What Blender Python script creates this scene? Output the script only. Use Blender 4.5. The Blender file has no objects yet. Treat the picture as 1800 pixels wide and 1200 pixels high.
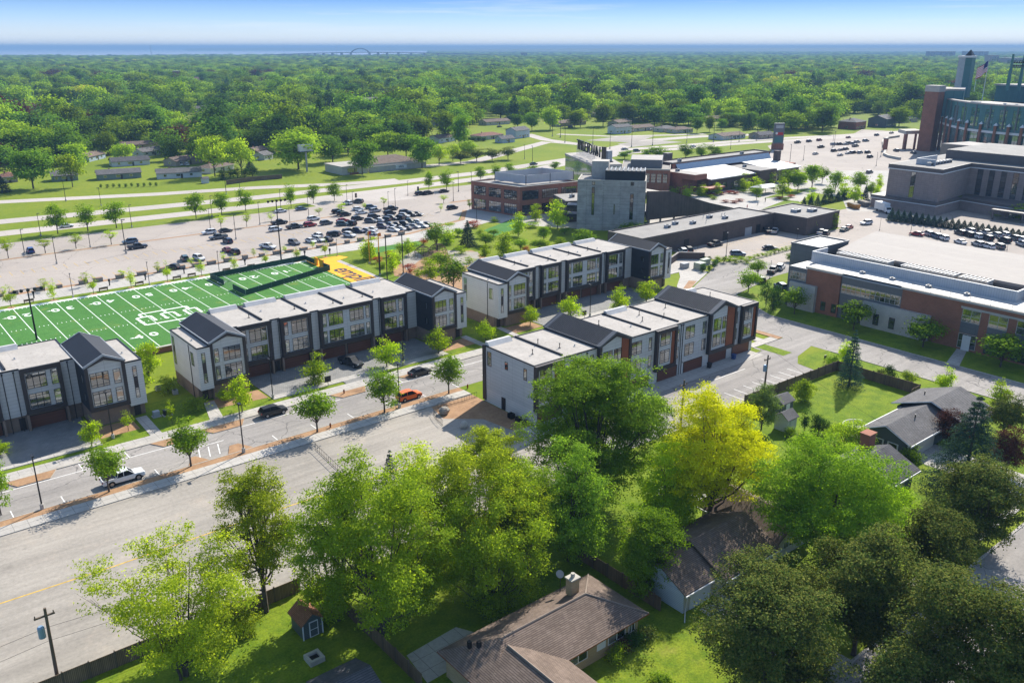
import bpy, math, random
import numpy as np
from mathutils import Vector, Matrix
R = math.radians
scene = bpy.context.scene
COL = scene.collection

# ------------------------------------------------------------------ camera
PITCH = 19.017; HEAD = 50.867; CAMZ = 58.6; FOC = 1500.0
cam_d = bpy.data.cameras.new('camera'); cam = bpy.data.objects.new('camera', cam_d); COL.objects.link(cam)
cam.location = (0, 0, CAMZ); cam.rotation_euler = (R(90 - PITCH), 0, R(HEAD - 90))
cam_d.sensor_width = 36; cam_d.lens = 36 * FOC / 1800; cam_d.clip_start = 1; cam_d.clip_end = 150000
scene.camera = cam
# ------------------------------------------------------------------ sky
SUN_EL = 37.7; SUN_AZ = math.degrees(math.atan2(1.20, 0.49))
world = bpy.data.worlds.new('World'); scene.world = world; world.use_nodes = True
wn = world.node_tree.nodes; wl = world.node_tree.links; wn.clear()
w_out = wn.new('ShaderNodeOutputWorld'); w_bg = wn.new('ShaderNodeBackground')
w_sky = wn.new('ShaderNodeTexSky'); w_sky.sky_type = 'NISHITA'; w_sky.sun_disc = False
w_sky.sun_elevation = R(SUN_EL); w_sky.sun_rotation = R(SUN_AZ); w_sky.altitude = 200
w_sky.air_density = 1.0; w_sky.dust_density = 0.6; w_sky.ozone_density = 1.5
w_tc = wn.new('ShaderNodeTexCoord'); w_sep = wn.new('ShaderNodeSeparateXYZ')
wl.new(w_tc.outputs['Generated'], w_sep.inputs[0])
# deeper blue with height above the horizon
w_ramp = wn.new('ShaderNodeValToRGB')
w_ramp.color_ramp.elements[0].position = 0.0; w_ramp.color_ramp.elements[0].color = (0.78, 0.86, 0.98, 1)
w_ramp.color_ramp.elements[1].position = 0.052; w_ramp.color_ramp.elements[1].color = (0.14, 0.36, 1.05, 1)
for _p, _k in ((0.022, (0.46, 0.70, 1.08, 1)), (0.20, (0.75, 0.9, 1.15, 1)), (0.45, (1.15, 1.12, 1.08, 1))): e = w_ramp.color_ramp.elements.new(_p); e.color = _k
wl.new(w_sep.outputs['Z'], w_ramp.inputs[0])
w_mul = wn.new('ShaderNodeMix'); w_mul.data_type = 'RGBA'; w_mul.blend_type = 'MULTIPLY'; w_mul.inputs[0].default_value = 1.0
wl.new(w_sky.outputs[0], w_mul.inputs[6]); wl.new(w_ramp.outputs[0], w_mul.inputs[7])
# thin streaks of high cloud
w_map = wn.new('ShaderNodeMapping'); w_map.inputs['Scale'].default_value = (2.2, 2.2, 55)
w_map.inputs['Rotation'].default_value = (R(1.2), R(-0.8), 0)
wl.new(w_tc.outputs['Generated'], w_map.inputs[0])
w_noi = wn.new('ShaderNodeTexNoise'); w_noi.inputs['Scale'].default_value = 1.6; w_noi.inputs['Detail'].default_value = 7
w_noi.inputs['Roughness'].default_value = 0.62
wl.new(w_map.outputs[0], w_noi.inputs['Vector'])
w_cr = wn.new('ShaderNodeMapRange'); w_cr.inputs[1].default_value = 0.54; w_cr.inputs[2].default_value = 0.80
w_cr.inputs[3].default_value = 0.0; w_cr.inputs[4].default_value = 0.5
wl.new(w_noi.outputs['Fac'], w_cr.inputs[0])
w_cl = wn.new('ShaderNodeMix'); w_cl.data_type = 'RGBA'
w_cl.inputs[7].default_value = (5.0, 5.1, 5.2, 1)
w_low = wn.new('ShaderNodeValToRGB'); wl.new(w_sep.outputs['Z'], w_low.inputs[0]); w_low.color_ramp.elements[0].position = 0.0; w_low.color_ramp.elements[0].color = (0.93, 0.97, 1.0, 1)
w_low.color_ramp.elements[1].position = 0.056; w_low.color_ramp.elements[1].color = (0.135, 0.36, 0.86, 1)
for _p, _k in ((0.012, (0.82, 0.91, 1.0, 1)), (0.030, (0.50, 0.73, 1.0, 1))): e = w_low.color_ramp.elements.new(_p); e.color = _k
w_sc = wn.new('ShaderNodeMix'); w_sc.data_type = 'RGBA'; w_sc.blend_type = 'MULTIPLY'; w_sc.inputs[0].default_value = 1.0; w_sc.inputs[7].default_value = (4.75, 4.75, 4.75, 1); w_sc.clamp_result = False
wl.new(w_low.outputs[0], w_sc.inputs[6])
w_mr = wn.new('ShaderNodeMapRange'); w_mr.inputs[1].default_value = 0.07; w_mr.inputs[2].default_value = 0.25; w_mr.inputs[3].default_value = 0.85; w_mr.inputs[4].default_value = 0.0; wl.new(w_sep.outputs['Z'], w_mr.inputs[0])
w_bl = wn.new('ShaderNodeMix'); w_bl.data_type = 'RGBA'; wl.new(w_mr.outputs[0], w_bl.inputs[0]); wl.new(w_mul.outputs[2], w_bl.inputs[6]); wl.new(w_sc.outputs[2], w_bl.inputs[7])
wl.new(w_cr.outputs[0], w_cl.inputs[0]); wl.new(w_bl.outputs[2], w_cl.inputs[6])
wl.new(w_cl.outputs[2], w_bg.inputs[0]); w_bg.inputs[1].default_value = 0.12
wl.new(w_bg.outputs[0], w_out.inputs[0])
# ------------------------------------------------------------------ sun
sun_d = bpy.data.lights.new('sun', 'SUN'); sun = bpy.data.objects.new('sun', sun_d); COL.objects.link(sun)
sun_d.energy = 4.9; sun_d.angle = R(0.5); sun_d.color = (1.0, 0.95, 0.86)
_sv = Vector((math.sin(R(SUN_AZ)) * math.cos(R(SUN_EL)), math.cos(R(SUN_AZ)) * math.cos(R(SUN_EL)), math.sin(R(SUN_EL))))
sun.rotation_euler = _sv.to_track_quat('Z', 'Y').to_euler(); sun.location = (0, 0, 200)
scene.view_settings.view_transform = 'Standard'; scene.view_settings.look = 'None'
scene.view_settings.gamma = 1.0; scene.view_settings.exposure = 0.87
scene.cycles.max_bounces = 6; scene.cycles.diffuse_bounces = 3; scene.cycles.transmission_bounces = 3
scene.cycles.volume_bounces = 0; scene.cycles.transparent_max_bounces = 6
scene.cycles.caustics_reflective = False; scene.cycles.caustics_refractive = False

# ------------------------------------------------------------------ survey: photo point -> place on a level plane
_c, _s = math.cos(R(PITCH)), math.sin(R(PITCH)); _hc, _hs = math.cos(R(HEAD)), math.sin(R(HEAD))
def at(px, py, z=0.0):
    u, v = px - 900, 600 - py
    fw = FOC * _c + v * _s; up = -FOC * _s + v * _c
    t = (z - CAMZ) / up
    return ((u * _hs + fw * _hc) * t, (-u * _hc + fw * _hs) * t)
def depth(x, y, z=0.0):
    return (x * _hc + y * _hs) * _c - (z - CAMZ) * _s
def height_at(px, py, ty):
    x, y = at(px, py); lo, hi = 0.0, 57.0
    for _ in range(40):
        m = (lo + hi) / 2
        fw = x * _hc + y * _hs; U = m - CAMZ
        yy = 600 - FOC * (fw * _s + U * _c) / (fw * _c - U * _s)
        if yy > ty: lo = m
        else: hi = m
    return lo
def project(x, y, z=0.0):
    r = x * _hs - y * _hc; fw = x * _hc + y * _hs; U = z - CAMZ
    cz = fw * _c - U * _s
    return 900 + FOC * r / cz, 600 - FOC * (fw * _s + U * _c) / cz

# ------------------------------------------------------------------ object helpers
def tag(o, label=None, cat=None, group=None, kind=None):
    if label: o['label'] = label
    if cat: o['category'] = cat
    if group: o['group'] = group
    if kind: o['kind'] = kind
    return o
def thing(name, label, cat, loc=(0, 0, 0), rz=0.0, group=None):
    o = bpy.data.objects.new(name, None); o.empty_display_size = 0.3
    COL.objects.link(o); o.location = loc if len(loc) == 3 else (loc[0], loc[1], 0); o.rotation_euler = (0, 0, rz)
    return tag(o, label, cat, group)
class MB:
    """collects faces of one mesh"""
    def __init__(s): s.v = []; s.f = []; s.m = []; s.smooth = False
    def face(s, pts, m=0):
        n = len(s.v); s.v += [tuple(p) for p in pts]; s.f.append(tuple(range(n, n + len(pts)))); s.m.append(m)
    def box(s, x0, x1, y0, y1, z0, z1, m=0):
        n = len(s.v)
        s.v += [(x0, y0, z0), (x1, y0, z0), (x1, y1, z0), (x0, y1, z0), (x0, y0, z1), (x1, y0, z1), (x1, y1, z1), (x0, y1, z1)]
        for q in ((0, 3, 2, 1), (4, 5, 6, 7), (0, 1, 5, 4), (1, 2, 6, 5), (2, 3, 7, 6), (3, 0, 4, 7)):
            s.f.append(tuple(n + k for k in q)); s.m.append(m)
        return s
    def prism(s, poly, z0, z1, m=0, mtop=None):
        """plan polygon (any winding) raised from z0 to z1"""
        a = sum(poly[i][0] * poly[(i + 1) % len(poly)][1] - poly[(i + 1) % len(poly)][0] * poly[i][1] for i in range(len(poly)))
        if a < 0: poly = poly[::-1]
        n = len(s.v); k = len(poly)
        s.v += [(p[0], p[1], z0) for p in poly] + [(p[0], p[1], z1) for p in poly]
        s.f.append(tuple(n + i for i in reversed(range(k)))); s.m.append(m)
        s.f.append(tuple(n + k + i for i in range(k))); s.m.append(m if mtop is None else mtop)
        for i in range(k):
            j = (i + 1) % k
            s.f.append((n + i, n + j, n + k + j, n + k + i)); s.m.append(m)
        return s
    def prism_y(s, poly, y0, y1, m=0):
        """outline in x,z pushed from y0 to y1"""
        a = sum(poly[i][0] * poly[(i + 1) % len(poly)][1] - poly[(i + 1) % len(poly)][0] * poly[i][1] for i in range(len(poly)))
        if a < 0: poly = poly[::-1]
        n = len(s.v); k = len(poly)
        s.v += [(p[0], y0, p[1]) for p in poly] + [(p[0], y1, p[1]) for p in poly]
        s.f.append(tuple(n + i for i in range(k))); s.m.append(m)
        s.f.append(tuple(n + k + i for i in reversed(range(k)))); s.m.append(m)
        for i in range(k):
            j = (i + 1) % k
            s.f.append((n + j, n + i, n + k + i, n + k + j)); s.m.append(m)
        return s
    def tube(s, pts, rad, sides=6, m=0, cap=True):
        pts = [Vector(p) for p in pts]; n0 = len(s.v)
        if not hasattr(rad, '__len__'): rad = [rad] * len(pts)
        for i, p in enumerate(pts):
            d = (pts[min(i + 1, len(pts) - 1)] - pts[max(i - 1, 0)])
            d = d.normalized() if d.length > 1e-9 else Vector((0, 0, 1))
            a = d.cross(Vector((0, 0, 1)) if abs(d.z) < 0.95 else Vector((1, 0, 0))).normalized(); b = d.cross(a)
            for k in range(sides):
                t = 2 * math.pi * k / sides
                s.v.append(tuple(p + (a * math.cos(t) + b * math.sin(t)) * rad[i]))
        for i in range(len(pts) - 1):
            for k in range(sides):
                j = (k + 1) % sides
                s.f.append((n0 + i * sides + k, n0 + i * sides + j, n0 + (i + 1) * sides + j, n0 + (i + 1) * sides + k)); s.m.append(m)
        if cap:
            s.f.append(tuple(n0 + k for k in reversed(range(sides)))); s.m.append(m)
            s.f.append(tuple(n0 + (len(pts) - 1) * sides + k for k in range(sides))); s.m.append(m)
        return s
    def loft(s, rings, m=0, cap=True, mf=None):
        n0 = len(s.v); k = len(rings[0])
        for r in rings: s.v += [tuple(p) for p in r]
        for i in range(len(rings) - 1):
            for q in range(k):
                j = (q + 1) % k
                s.f.append((n0 + i * k + q, n0 + i * k + j, n0 + (i + 1) * k + j, n0 + (i + 1) * k + q)); s.m.append(mf(i, q) if mf else m)
        if cap:
            s.f.append(tuple(n0 + q for q in reversed(range(k)))); s.m.append(m)
            s.f.append(tuple(n0 + (len(rings) - 1) * k + q for q in range(k))); s.m.append(m)
        return s
    def mesh(s, name, mats, off=(0, 0, 0)):
        me = bpy.data.meshes.new(name)
        v = np.array(s.v, dtype=np.float64).reshape(-1, 3) - np.array(off, dtype=np.float64) if any(off) else s.v
        me.from_pydata([tuple(p) for p in v], [], s.f)
        for mt in (mats if isinstance(mats, (list, tuple)) else [mats]): me.materials.append(mt)
        me.polygons.foreach_set('material_index', s.m)
        if s.smooth: me.polygons.foreach_set('use_smooth', [True] * len(s.f))
        me.update(); return me
    def build(s, name, mats, parent=None, world=False):
        """world=True: coordinates are in the world, the parent is an unrotated Empty (possibly nested)"""
        off = (0, 0, 0)
        if world and parent is not None:
            p = parent; ox = Vector((0, 0, 0))
            while p is not None: ox = ox + p.location; p = p.parent
            off = tuple(ox)
        o = bpy.data.objects.new(name, s.mesh(name, mats, off)); COL.objects.link(o)
        if parent is not None: o.parent = parent
        return o
def copy_tree(o, parent=None):
    c = o.copy(); COL.objects.link(c); c.parent = parent
    for ch in [k for k in o.children]: copy_tree(ch, c)
    return c
def sheet(name, polys, z, m, label=None):
    b = MB()
    for i_, p in enumerate(polys):
        a = sum(p[i][0] * p[(i + 1) % len(p)][1] - p[(i + 1) % len(p)][0] * p[i][1] for i in range(len(p)))
        b.face([(q[0], q[1], z + (i_ % 4) * 0.002) for q in (p if a > 0 else p[::-1])])
    o = b.build(name, m); tag(o, kind='structure'); return o
def rect(x0, x1, y0, y1): return [(x0, y0), (x1, y0), (x1, y1), (x0, y1)]
def A(*pts, z=0.0): return [at(p[0], p[1], z) for p in pts]

# ------------------------------------------------------------------ materials
MATS = {}
def newmat(name):
    m = bpy.data.materials.new(name); m.use_nodes = True; n = m.node_tree.nodes; l = m.node_tree.links
    n.clear(); out = n.new('ShaderNodeOutputMaterial'); p = n.new('ShaderNodeBsdfPrincipled'); l.new(p.outputs[0], out.inputs[0])
    MATS[name] = m; return m, n, l, p, out
def rgb(c): return (c[0], c[1], c[2], 1) if not isinstance(c, (int, float)) else (c, c, c, 1)
def mix(n, l, fac, a, b, mode='MIX'):
    x = n.new('ShaderNodeMix'); x.data_type = 'RGBA'; x.blend_type = mode
    for sock, val in ((0, fac), (6, a), (7, b)):
        if hasattr(val, 'links') or hasattr(val, 'is_linked'): l.new(val, x.inputs[sock])
        elif sock == 0: x.inputs[0].default_value = val
        else: x.inputs[sock].default_value = rgb(val)
    return x.outputs[2]
def noise(n, l, vec, scale, detail=4, rough=0.6):
    t = n.new('ShaderNodeTexNoise'); t.inputs['Scale'].default_value = scale; t.inputs['Detail'].default_value = detail
    t.inputs['Roughness'].default_value = rough; l.new(vec, t.inputs['Vector']); return t.outputs['Fac']
def remap(n, l, val, a, b, c=0.0, d=1.0):
    r = n.new('ShaderNodeMapRange'); r.inputs[1].default_value = a; r.inputs[2].default_value = b
    r.inputs[3].default_value = c; r.inputs[4].default_value = d; l.new(val, r.inputs[0]); return r.outputs[0]
def pos(n, l, scale=None):
    g = n.new('ShaderNodeNewGeometry'); v = g.outputs['Position']
    if scale:
        mp = n.new('ShaderNodeMapping'); mp.inputs['Scale'].default_value = scale; l.new(v, mp.inputs[0]); v = mp.outputs[0]
    return v
def plain(name, c, rough=0.7, metal=0.0, var=0.12, sc=0.6, spec=0.3, fine=0.0):
    """colour with soft blotches (dirt, fading)"""
    m, n, l, p, out = newmat(name); v = pos(n, l)
    f = remap(n, l, noise(n, l, v, sc), 0.3, 0.7, 1 - var, 1 + var)
    h = n.new('ShaderNodeMix'); h.data_type = 'RGBA'; h.blend_type = 'MULTIPLY'; h.inputs[0].default_value = 1
    h.inputs[6].default_value = rgb(c); l.new(f, h.inputs[7]); col = h.outputs[2]
    if fine:
        f2 = remap(n, l, noise(n, l, v, 9.0, 3), 0.3, 0.7, 1 - fine, 1 + fine)
        h2 = n.new('ShaderNodeMix'); h2.data_type = 'RGBA'; h2.blend_type = 'MULTIPLY'; h2.inputs[0].default_value = 1
        l.new(col, h2.inputs[6]); l.new(f2, h2.inputs[7]); col = h2.outputs[2]
    l.new(col, p.inputs['Base Color']); p.inputs['Roughness'].default_value = rough; p.inputs['Metallic'].default_value = metal
    p.inputs['Specular IOR Level'].default_value = spec
    return m
def paving(name, a, b, c=None, joint=0.0, big=0.06, streak=None, jd=0.45, stain=0.4):
    """asphalt, concrete or gravel: large patches, fine grain, optional saw joints / tyre streaks"""
    m, n, l, p, out = newmat(name); v = pos(n, l)
    col = mix(n, l, remap(n, l, noise(n, l, v, big, 5, 0.65), 0.35, 0.65), a, b)
    if c: col = mix(n, l, remap(n, l, noise(n, l, v, big * 5, 5, 0.7), 0.55, 0.75, 0, 0.75), col, c)
    g = remap(n, l, noise(n, l, v, 2.2, 6, 0.75), 0.25, 0.75, 0.8, 1.2)
    h = n.new('ShaderNodeMix'); h.data_type = 'RGBA'; h.blend_type = 'MULTIPLY'; h.inputs[0].default_value = 1
    l.new(col, h.inputs[6]); l.new(g, h.inputs[7]); col = h.outputs[2]
    if streak:
        f = remap(n, l, noise(n, l, pos(n, l, streak), 1.0, 4, 0.6), 0.35, 0.7, 1.12, 0.82)
        h = n.new('ShaderNodeMix'); h.data_type = 'RGBA'; h.blend_type = 'MULTIPLY'; h.inputs[0].default_value = 1
        l.new(col, h.inputs[6]); l.new(f, h.inputs[7]); col = h.outputs[2]
    if joint:
        vo = n.new('ShaderNodeTexBrick'); vo.offset = 0.0; vo.inputs['Scale'].default_value = 1.0
        vo.inputs['Brick Width'].default_value = joint; vo.inputs['Row Height'].default_value = joint
        vo.inputs['Mortar Size'].default_value = 0.035; vo.inputs['Mortar Smooth'].default_value = 0.3
        l.new(v, vo.inputs['Vector'])
        col = mix(n, l, vo.outputs['Fac'], col, tuple(q * jd for q in a))
    col = mix(n, l, remap(n, l, noise(n, l, v, 0.3, 4, 0.6), 0.64, 0.72, 0, stain), col, tuple(q * 0.5 for q in b))
    l.new(col, p.inputs['Base Color']); p.inputs['Roughness'].default_value = 0.9; p.inputs['Specular IOR Level'].default_value = 0.2
    return m
def cracked(m, amt=0.5, sc=0.09, dark=(0.03, 0.03, 0.03)):
    """adds sealed cracks to a paving material"""
    n = m.node_tree.nodes; l = m.node_tree.links
    p = [q for q in n if q.type == 'BSDF_PRINCIPLED'][0]; src = p.inputs['Base Color'].links[0].from_socket
    v = pos(n, l); nz = n.new('ShaderNodeTexNoise'); nz.inputs['Scale'].default_value = 0.5; l.new(v, nz.inputs['Vector'])
    ad = n.new('ShaderNodeVectorMath'); ad.operation = 'MULTIPLY_ADD'; l.new(nz.outputs['Color'], ad.inputs[0]); ad.inputs[1].default_value = (2.5, 2.5, 0); l.new(v, ad.inputs[2])
    vo = n.new('ShaderNodeTexVoronoi'); vo.feature = 'DISTANCE_TO_EDGE'; vo.inputs['Scale'].default_value = sc; l.new(ad.outputs[0], vo.inputs['Vector'])
    f = remap(n, l, vo.outputs['Distance'], 0.0, 0.006, amt, 0.0)
    l.new(mix(n, l, f, src, dark), p.inputs['Base Color'])
    return m
def grassmat(name, a, b, c, stripe=None):
    m, n, l, p, out = newmat(name); v = pos(n, l)
    col = mix(n, l, remap(n, l, noise(n, l, v, 0.035, 4), 0.35, 0.65), a, b)
    col = mix(n, l, remap(n, l, noise(n, l, v, 0.45, 6, 0.7), 0.42, 0.68, 0, 0.9), col, c)
    col = mix(n, l, remap(n, l, noise(n, l, v, 0.16, 5, 0.7), 0.58, 0.74, 0, 0.6), col, (0.27, 0.25, 0.05))
    g = remap(n, l, noise(n, l, v, 4.0, 5, 0.8), 0.25, 0.75, 0.5, 1.5)
    h = n.new('ShaderNodeMix'); h.data_type = 'RGBA'; h.blend_type = 'MULTIPLY'; h.inputs[0].default_value = 1
    l.new(col, h.inputs[6]); l.new(g, h.inputs[7]); col = h.outputs[2]
    l.new(col, p.inputs['Base Color']); p.inputs['Roughness'].default_value = 0.95; p.inputs['Specular IOR Level'].default_value = 0.1
    return m
def wallvec(n, l, sx=1.0, sz=1.0):
    g = n.new('ShaderNodeNewGeometry'); s = n.new('ShaderNodeSeparateXYZ'); l.new(g.outputs['Position'], s.inputs[0])
    a = n.new('ShaderNodeMath'); a.operation = 'ADD'; l.new(s.outputs['X'], a.inputs[0]); l.new(s.outputs['Y'], a.inputs[1])
    c = n.new('ShaderNodeCombineXYZ'); l.new(a.outputs[0], c.inputs[0]); l.new(s.outputs['Z'], c.inputs[1])
    mp = n.new('ShaderNodeMapping'); mp.inputs['Scale'].default_value = (sx, sz, 1); l.new(c.outputs[0], mp.inputs[0])
    return mp.outputs[0]
def bricks(name, a, b, mortar, w, h, ms=0.02, offset=0.5, rough=0.85, var=0.15, metal=0.0, spec=0.3):
    m, n, l, p, out = newmat(name); vec = wallvec(n, l)
    t = n.new('ShaderNodeTexBrick'); t.offset = offset; t.inputs['Color1'].default_value = rgb(a); t.inputs['Color2'].default_value = rgb(b)
    t.inputs['Mortar'].default_value = rgb(mortar); t.inputs['Scale'].default_value = 1; t.inputs['Brick Width'].default_value = w
    t.inputs['Row Height'].default_value = h; t.inputs['Mortar Size'].default_value = ms; l.new(vec, t.inputs['Vector'])
    f = remap(n, l, noise(n, l, pos(n, l), 0.4, 5), 0.3, 0.7, 1 - var, 1 + var)
    x = n.new('ShaderNodeMix'); x.data_type = 'RGBA'; x.blend_type = 'MULTIPLY'; x.inputs[0].default_value = 1
    l.new(t.outputs['Color'], x.inputs[6]); l.new(f, x.inputs[7]); l.new(x.outputs[2], p.inputs['Base Color'])
    p.inputs['Roughness'].default_value = rough; p.inputs['Metallic'].default_value = metal; p.inputs['Specular IOR Level'].default_value = spec
    return m
def shingles(name, a, b):
    m, n, l, p, out = newmat(name); vec = wallvec(n, l, 1.0, 1.0)
    t = n.new('ShaderNodeTexBrick'); t.inputs['Color1'].default_value = rgb(a); t.inputs['Color2'].default_value = rgb(b)
    t.inputs['Mortar'].default_value = rgb(tuple(q * 0.5 for q in a)); t.inputs['Scale'].default_value = 1
    t.inputs['Brick Width'].default_value = 0.6; t.inputs['Row Height'].default_value = 0.085; t.inputs['Mortar Size'].default_value = 0.012
    l.new(vec, t.inputs['Vector'])
    f = remap(n, l, noise(n, l, pos(n, l), 0.5, 6, 0.7), 0.3, 0.7, 0.78, 1.22)
    x = n.new('ShaderNodeMix'); x.data_type = 'RGBA'; x.blend_type = 'MULTIPLY'; x.inputs[0].default_value = 1
    l.new(t.outputs['Color'], x.inputs[6]); l.new(f, x.inputs[7]); l.new(x.outputs[2], p.inputs['Base Color'])
    p.inputs['Roughness'].default_value = 0.95; p.inputs['Specular IOR Level'].default_value = 0.15
    return m
def glassmat(name, dark=(0.012, 0.016, 0.02), light=(0.30, 0.29, 0.26), amount=0.35, refl=0.28):
    """window glass: reflects, some panes with pale blinds behind"""
    m, n, l, p, out = newmat(name)
    g = n.new('ShaderNodeNewGeometry'); v = pos(n, l)
    f = remap(n, l, g.outputs['Random Per Island'], 1 - amount, 1 - amount + 0.05)
    nz = remap(n, l, noise(n, l, v, 0.8, 3), 0.35, 0.65, 0.35, 1.0)
    fm = n.new('ShaderNodeMath'); fm.operation = 'MULTIPLY'; l.new(f, fm.inputs[0]); l.new(nz, fm.inputs[1])
    l.new(mix(n, l, fm.outputs[0], dark, light), p.inputs['Base Color']); p.inputs['Roughness'].default_value = 0.2
    gl = n.new('ShaderNodeBsdfGlossy'); gl.inputs['Roughness'].default_value = 0.02; gl.inputs['Color'].default_value = (0.85, 0.9, 0.95, 1)
    ms = n.new('ShaderNodeMixShader'); ms.inputs[0].default_value = refl
    l.new(p.outputs[0], ms.inputs[1]); l.new(gl.outputs[0], ms.inputs[2]); l.new(ms.outputs[0], out.inputs[0])
    return m
def leafmat(name, a, b, trans=0.35, tint=(1.7, 1.65, 0.5), objvar=0.25, gloss=0.0):
    m, n, l, p, out = newmat(name)
    g = n.new('ShaderNodeNewGeometry'); oi = n.new('ShaderNodeObjectInfo')
    col = mix(n, l, g.outputs['Random Per Island'], a, b)
    f = remap(n, l, oi.outputs['Random'], 0, 1, 1 - objvar, 1 + objvar)
    h = n.new('ShaderNodeMix'); h.data_type = 'RGBA'; h.blend_type = 'MULTIPLY'; h.inputs[0].default_value = 1
    l.new(col, h.inputs[6]); l.new(f, h.inputs[7]); col = h.outputs[2]
    n.remove(p)
    d = n.new('ShaderNodeBsdfDiffuse'); t = n.new('ShaderNodeBsdfTranslucent'); l.new(col, d.inputs[0])
    tc = mix(n, l, 1.0, col, tint, 'MULTIPLY'); l.new(tc, t.inputs[0])
    ms = n.new('ShaderNodeMixShader'); ms.inputs[0].default_value = trans + 0.12; l.new(d.outputs[0], ms.inputs[1]); l.new(t.outputs[0], ms.inputs[2])
    gl = n.new('ShaderNodeBsdfGlossy'); gl.inputs['Roughness'].default_value = 0.45; gl.inputs['Color'].default_value = (0.8, 0.9, 0.8, 1)
    m2 = n.new('ShaderNodeMixShader'); m2.inputs[0].default_value = gloss; l.new(ms.outputs[0], m2.inputs[1]); l.new(gl.outputs[0], m2.inputs[2])
    l.new(m2.outputs[0], out.inputs[0]); return m

grass = grassmat('lawn_grass', (0.125, 0.19, 0.010), (0.175, 0.22, 0.016), (0.07, 0.13, 0.009))
grass_v = grassmat('verge_grass', (0.15, 0.20, 0.018), (0.19, 0.23, 0.025), (0.09, 0.15, 0.015))
turf = grassmat('artificial_turf', (0.06, 0.17, 0.035), (0.075, 0.195, 0.042), (0.052, 0.15, 0.03))
gravel = paving('gravel', (0.33, 0.295, 0.25), (0.25, 0.225, 0.19), (0.38, 0.32, 0.255), big=0.035, streak=(0.04, 0.5, 1), stain=0.3)
asphalt = cracked(paving('asphalt', (0.295, 0.27, 0.245), (0.235, 0.215, 0.195), (0.33, 0.30, 0.265), big=0.05, streak=(0.02, 0.5, 1)), 0.7, 0.07)
asphalt_lot = cracked(paving('car_park_asphalt', (0.37, 0.32, 0.275), (0.30, 0.26, 0.225), (0.40, 0.335, 0.275), big=0.03), 0.6, 0.06)
concrete_road = paving('concrete_road', (0.44, 0.39, 0.345), (0.37, 0.33, 0.29), big=0.02, joint=4.6)
concrete = paving('concrete_walk', (0.43, 0.40, 0.36), (0.36, 0.335, 0.30), big=0.1, joint=1.8)
curbm = paving('kerb_concrete', (0.42, 0.39, 0.34), (0.34, 0.31, 0.27), big=0.3)
pavers = bricks('pavers', (0.20, 0.195, 0.185), (0.24, 0.23, 0.215), (0.12, 0.12, 0.115), 0.4, 0.4, 0.02)
_n = pavers.node_tree.nodes; _l = pavers.node_tree.links
for _t in [q for q in _n if q.type == 'TEX_BRICK']: _l.new(pos(_n, _l), _t.inputs['Vector'])
mulch = paving('mulch', (0.36, 0.215, 0.115), (0.26, 0.15, 0.08), (0.44, 0.29, 0.17), big=0.4)
white_paint = plain('white_marking', (0.72, 0.70, 0.66), 0.8, var=0.15, sc=1.5)
turf_white = plain('turf_white', (0.72, 0.76, 0.68), 0.9, var=0.06)
yellow_paint = plain('yellow_marking', (0.52, 0.33, 0.06), 0.8, var=0.35, sc=1.2)
gold = plain('gold_turf', (0.78, 0.36, 0.01), 0.9, var=0.07, sc=0.8)
blackm = plain('black_paint', (0.012, 0.012, 0.013), 0.5)
dark_metal = plain('dark_metal', (0.022, 0.021, 0.022), 0.45, 0.2)
siding = bricks('fibre_cement_panel', (0.47, 0.455, 0.43), (0.50, 0.485, 0.46), (0.26, 0.25, 0.24), 3.0, 0.62, 0.018, 0.0, 0.7, 0.05)
siding_light = bricks('lap_siding', (0.56, 0.53, 0.495), (0.585, 0.555, 0.52), (0.33, 0.32, 0.31), 30, 0.42, 0.02, 0.0, 0.7, 0.05)
bronze = plain('bronze_cladding', (0.048, 0.038, 0.036), 0.55, 0.1, var=0.1, sc=0.8)
charcoal = bricks('charcoal_siding', (0.026, 0.026, 0.029), (0.03, 0.03, 0.033), (0.012, 0.012, 0.013), 30, 0.3, 0.02, 0.0, 0.7, 0.05)
copper = plain('rust_panel', (0.22, 0.062, 0.024), 0.6, 0.1, var=0.12)
brick_tan = bricks('tan_brick', (0.23, 0.145, 0.10), (0.185, 0.115, 0.08), (0.25, 0.21, 0.17), 0.3, 0.1, 0.012)
brick_red = bricks('red_brick', (0.30, 0.108, 0.062), (0.24, 0.085, 0.05), (0.25, 0.15, 0.11), 0.4, 0.13, 0.014)
brick_off = bricks('office_brick', (0.27, 0.098, 0.052), (0.225, 0.08, 0.043), (0.25, 0.16, 0.11), 0.4, 0.13, 0.014)
brick_yel = bricks('buff_brick', (0.40, 0.28, 0.13), (0.33, 0.215, 0.10), (0.36, 0.31, 0.22), 0.4, 0.11, 0.014)
stone_blk = bricks('stone_block', (0.37, 0.345, 0.305), (0.29, 0.272, 0.243), (0.24, 0.225, 0.205), 1.1, 0.3, 0.02, var=0.22)
dark_brick = bricks('dark_brown_brick', (0.095, 0.07, 0.058), (0.115, 0.084, 0.068), (0.07, 0.055, 0.048), 0.8, 0.3, 0.02, var=0.12)
hotel_pan = bricks('brown_panel', (0.25, 0.195, 0.172), (0.275, 0.215, 0.19), (0.16, 0.125, 0.11), 1.6, 0.8, 0.02, 0.0, var=0.08)
hotel_dark = plain('dark_band', (0.11, 0.092, 0.086), 0.6, var=0.08)
grey_metal = bricks('grey_metal_panel', (0.12, 0.125, 0.13), (0.13, 0.135, 0.14), (0.07, 0.07, 0.075), 3.2, 1.2, 0.02, 0.0, 0.5, 0.04, 0.2)
light_metal = bricks('light_metal_screen', (0.42, 0.43, 0.44), (0.44, 0.45, 0.46), (0.30, 0.31, 0.32), 0.5, 30, 0.03, 0.0, 0.5, 0.04, 0.1)
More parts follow.
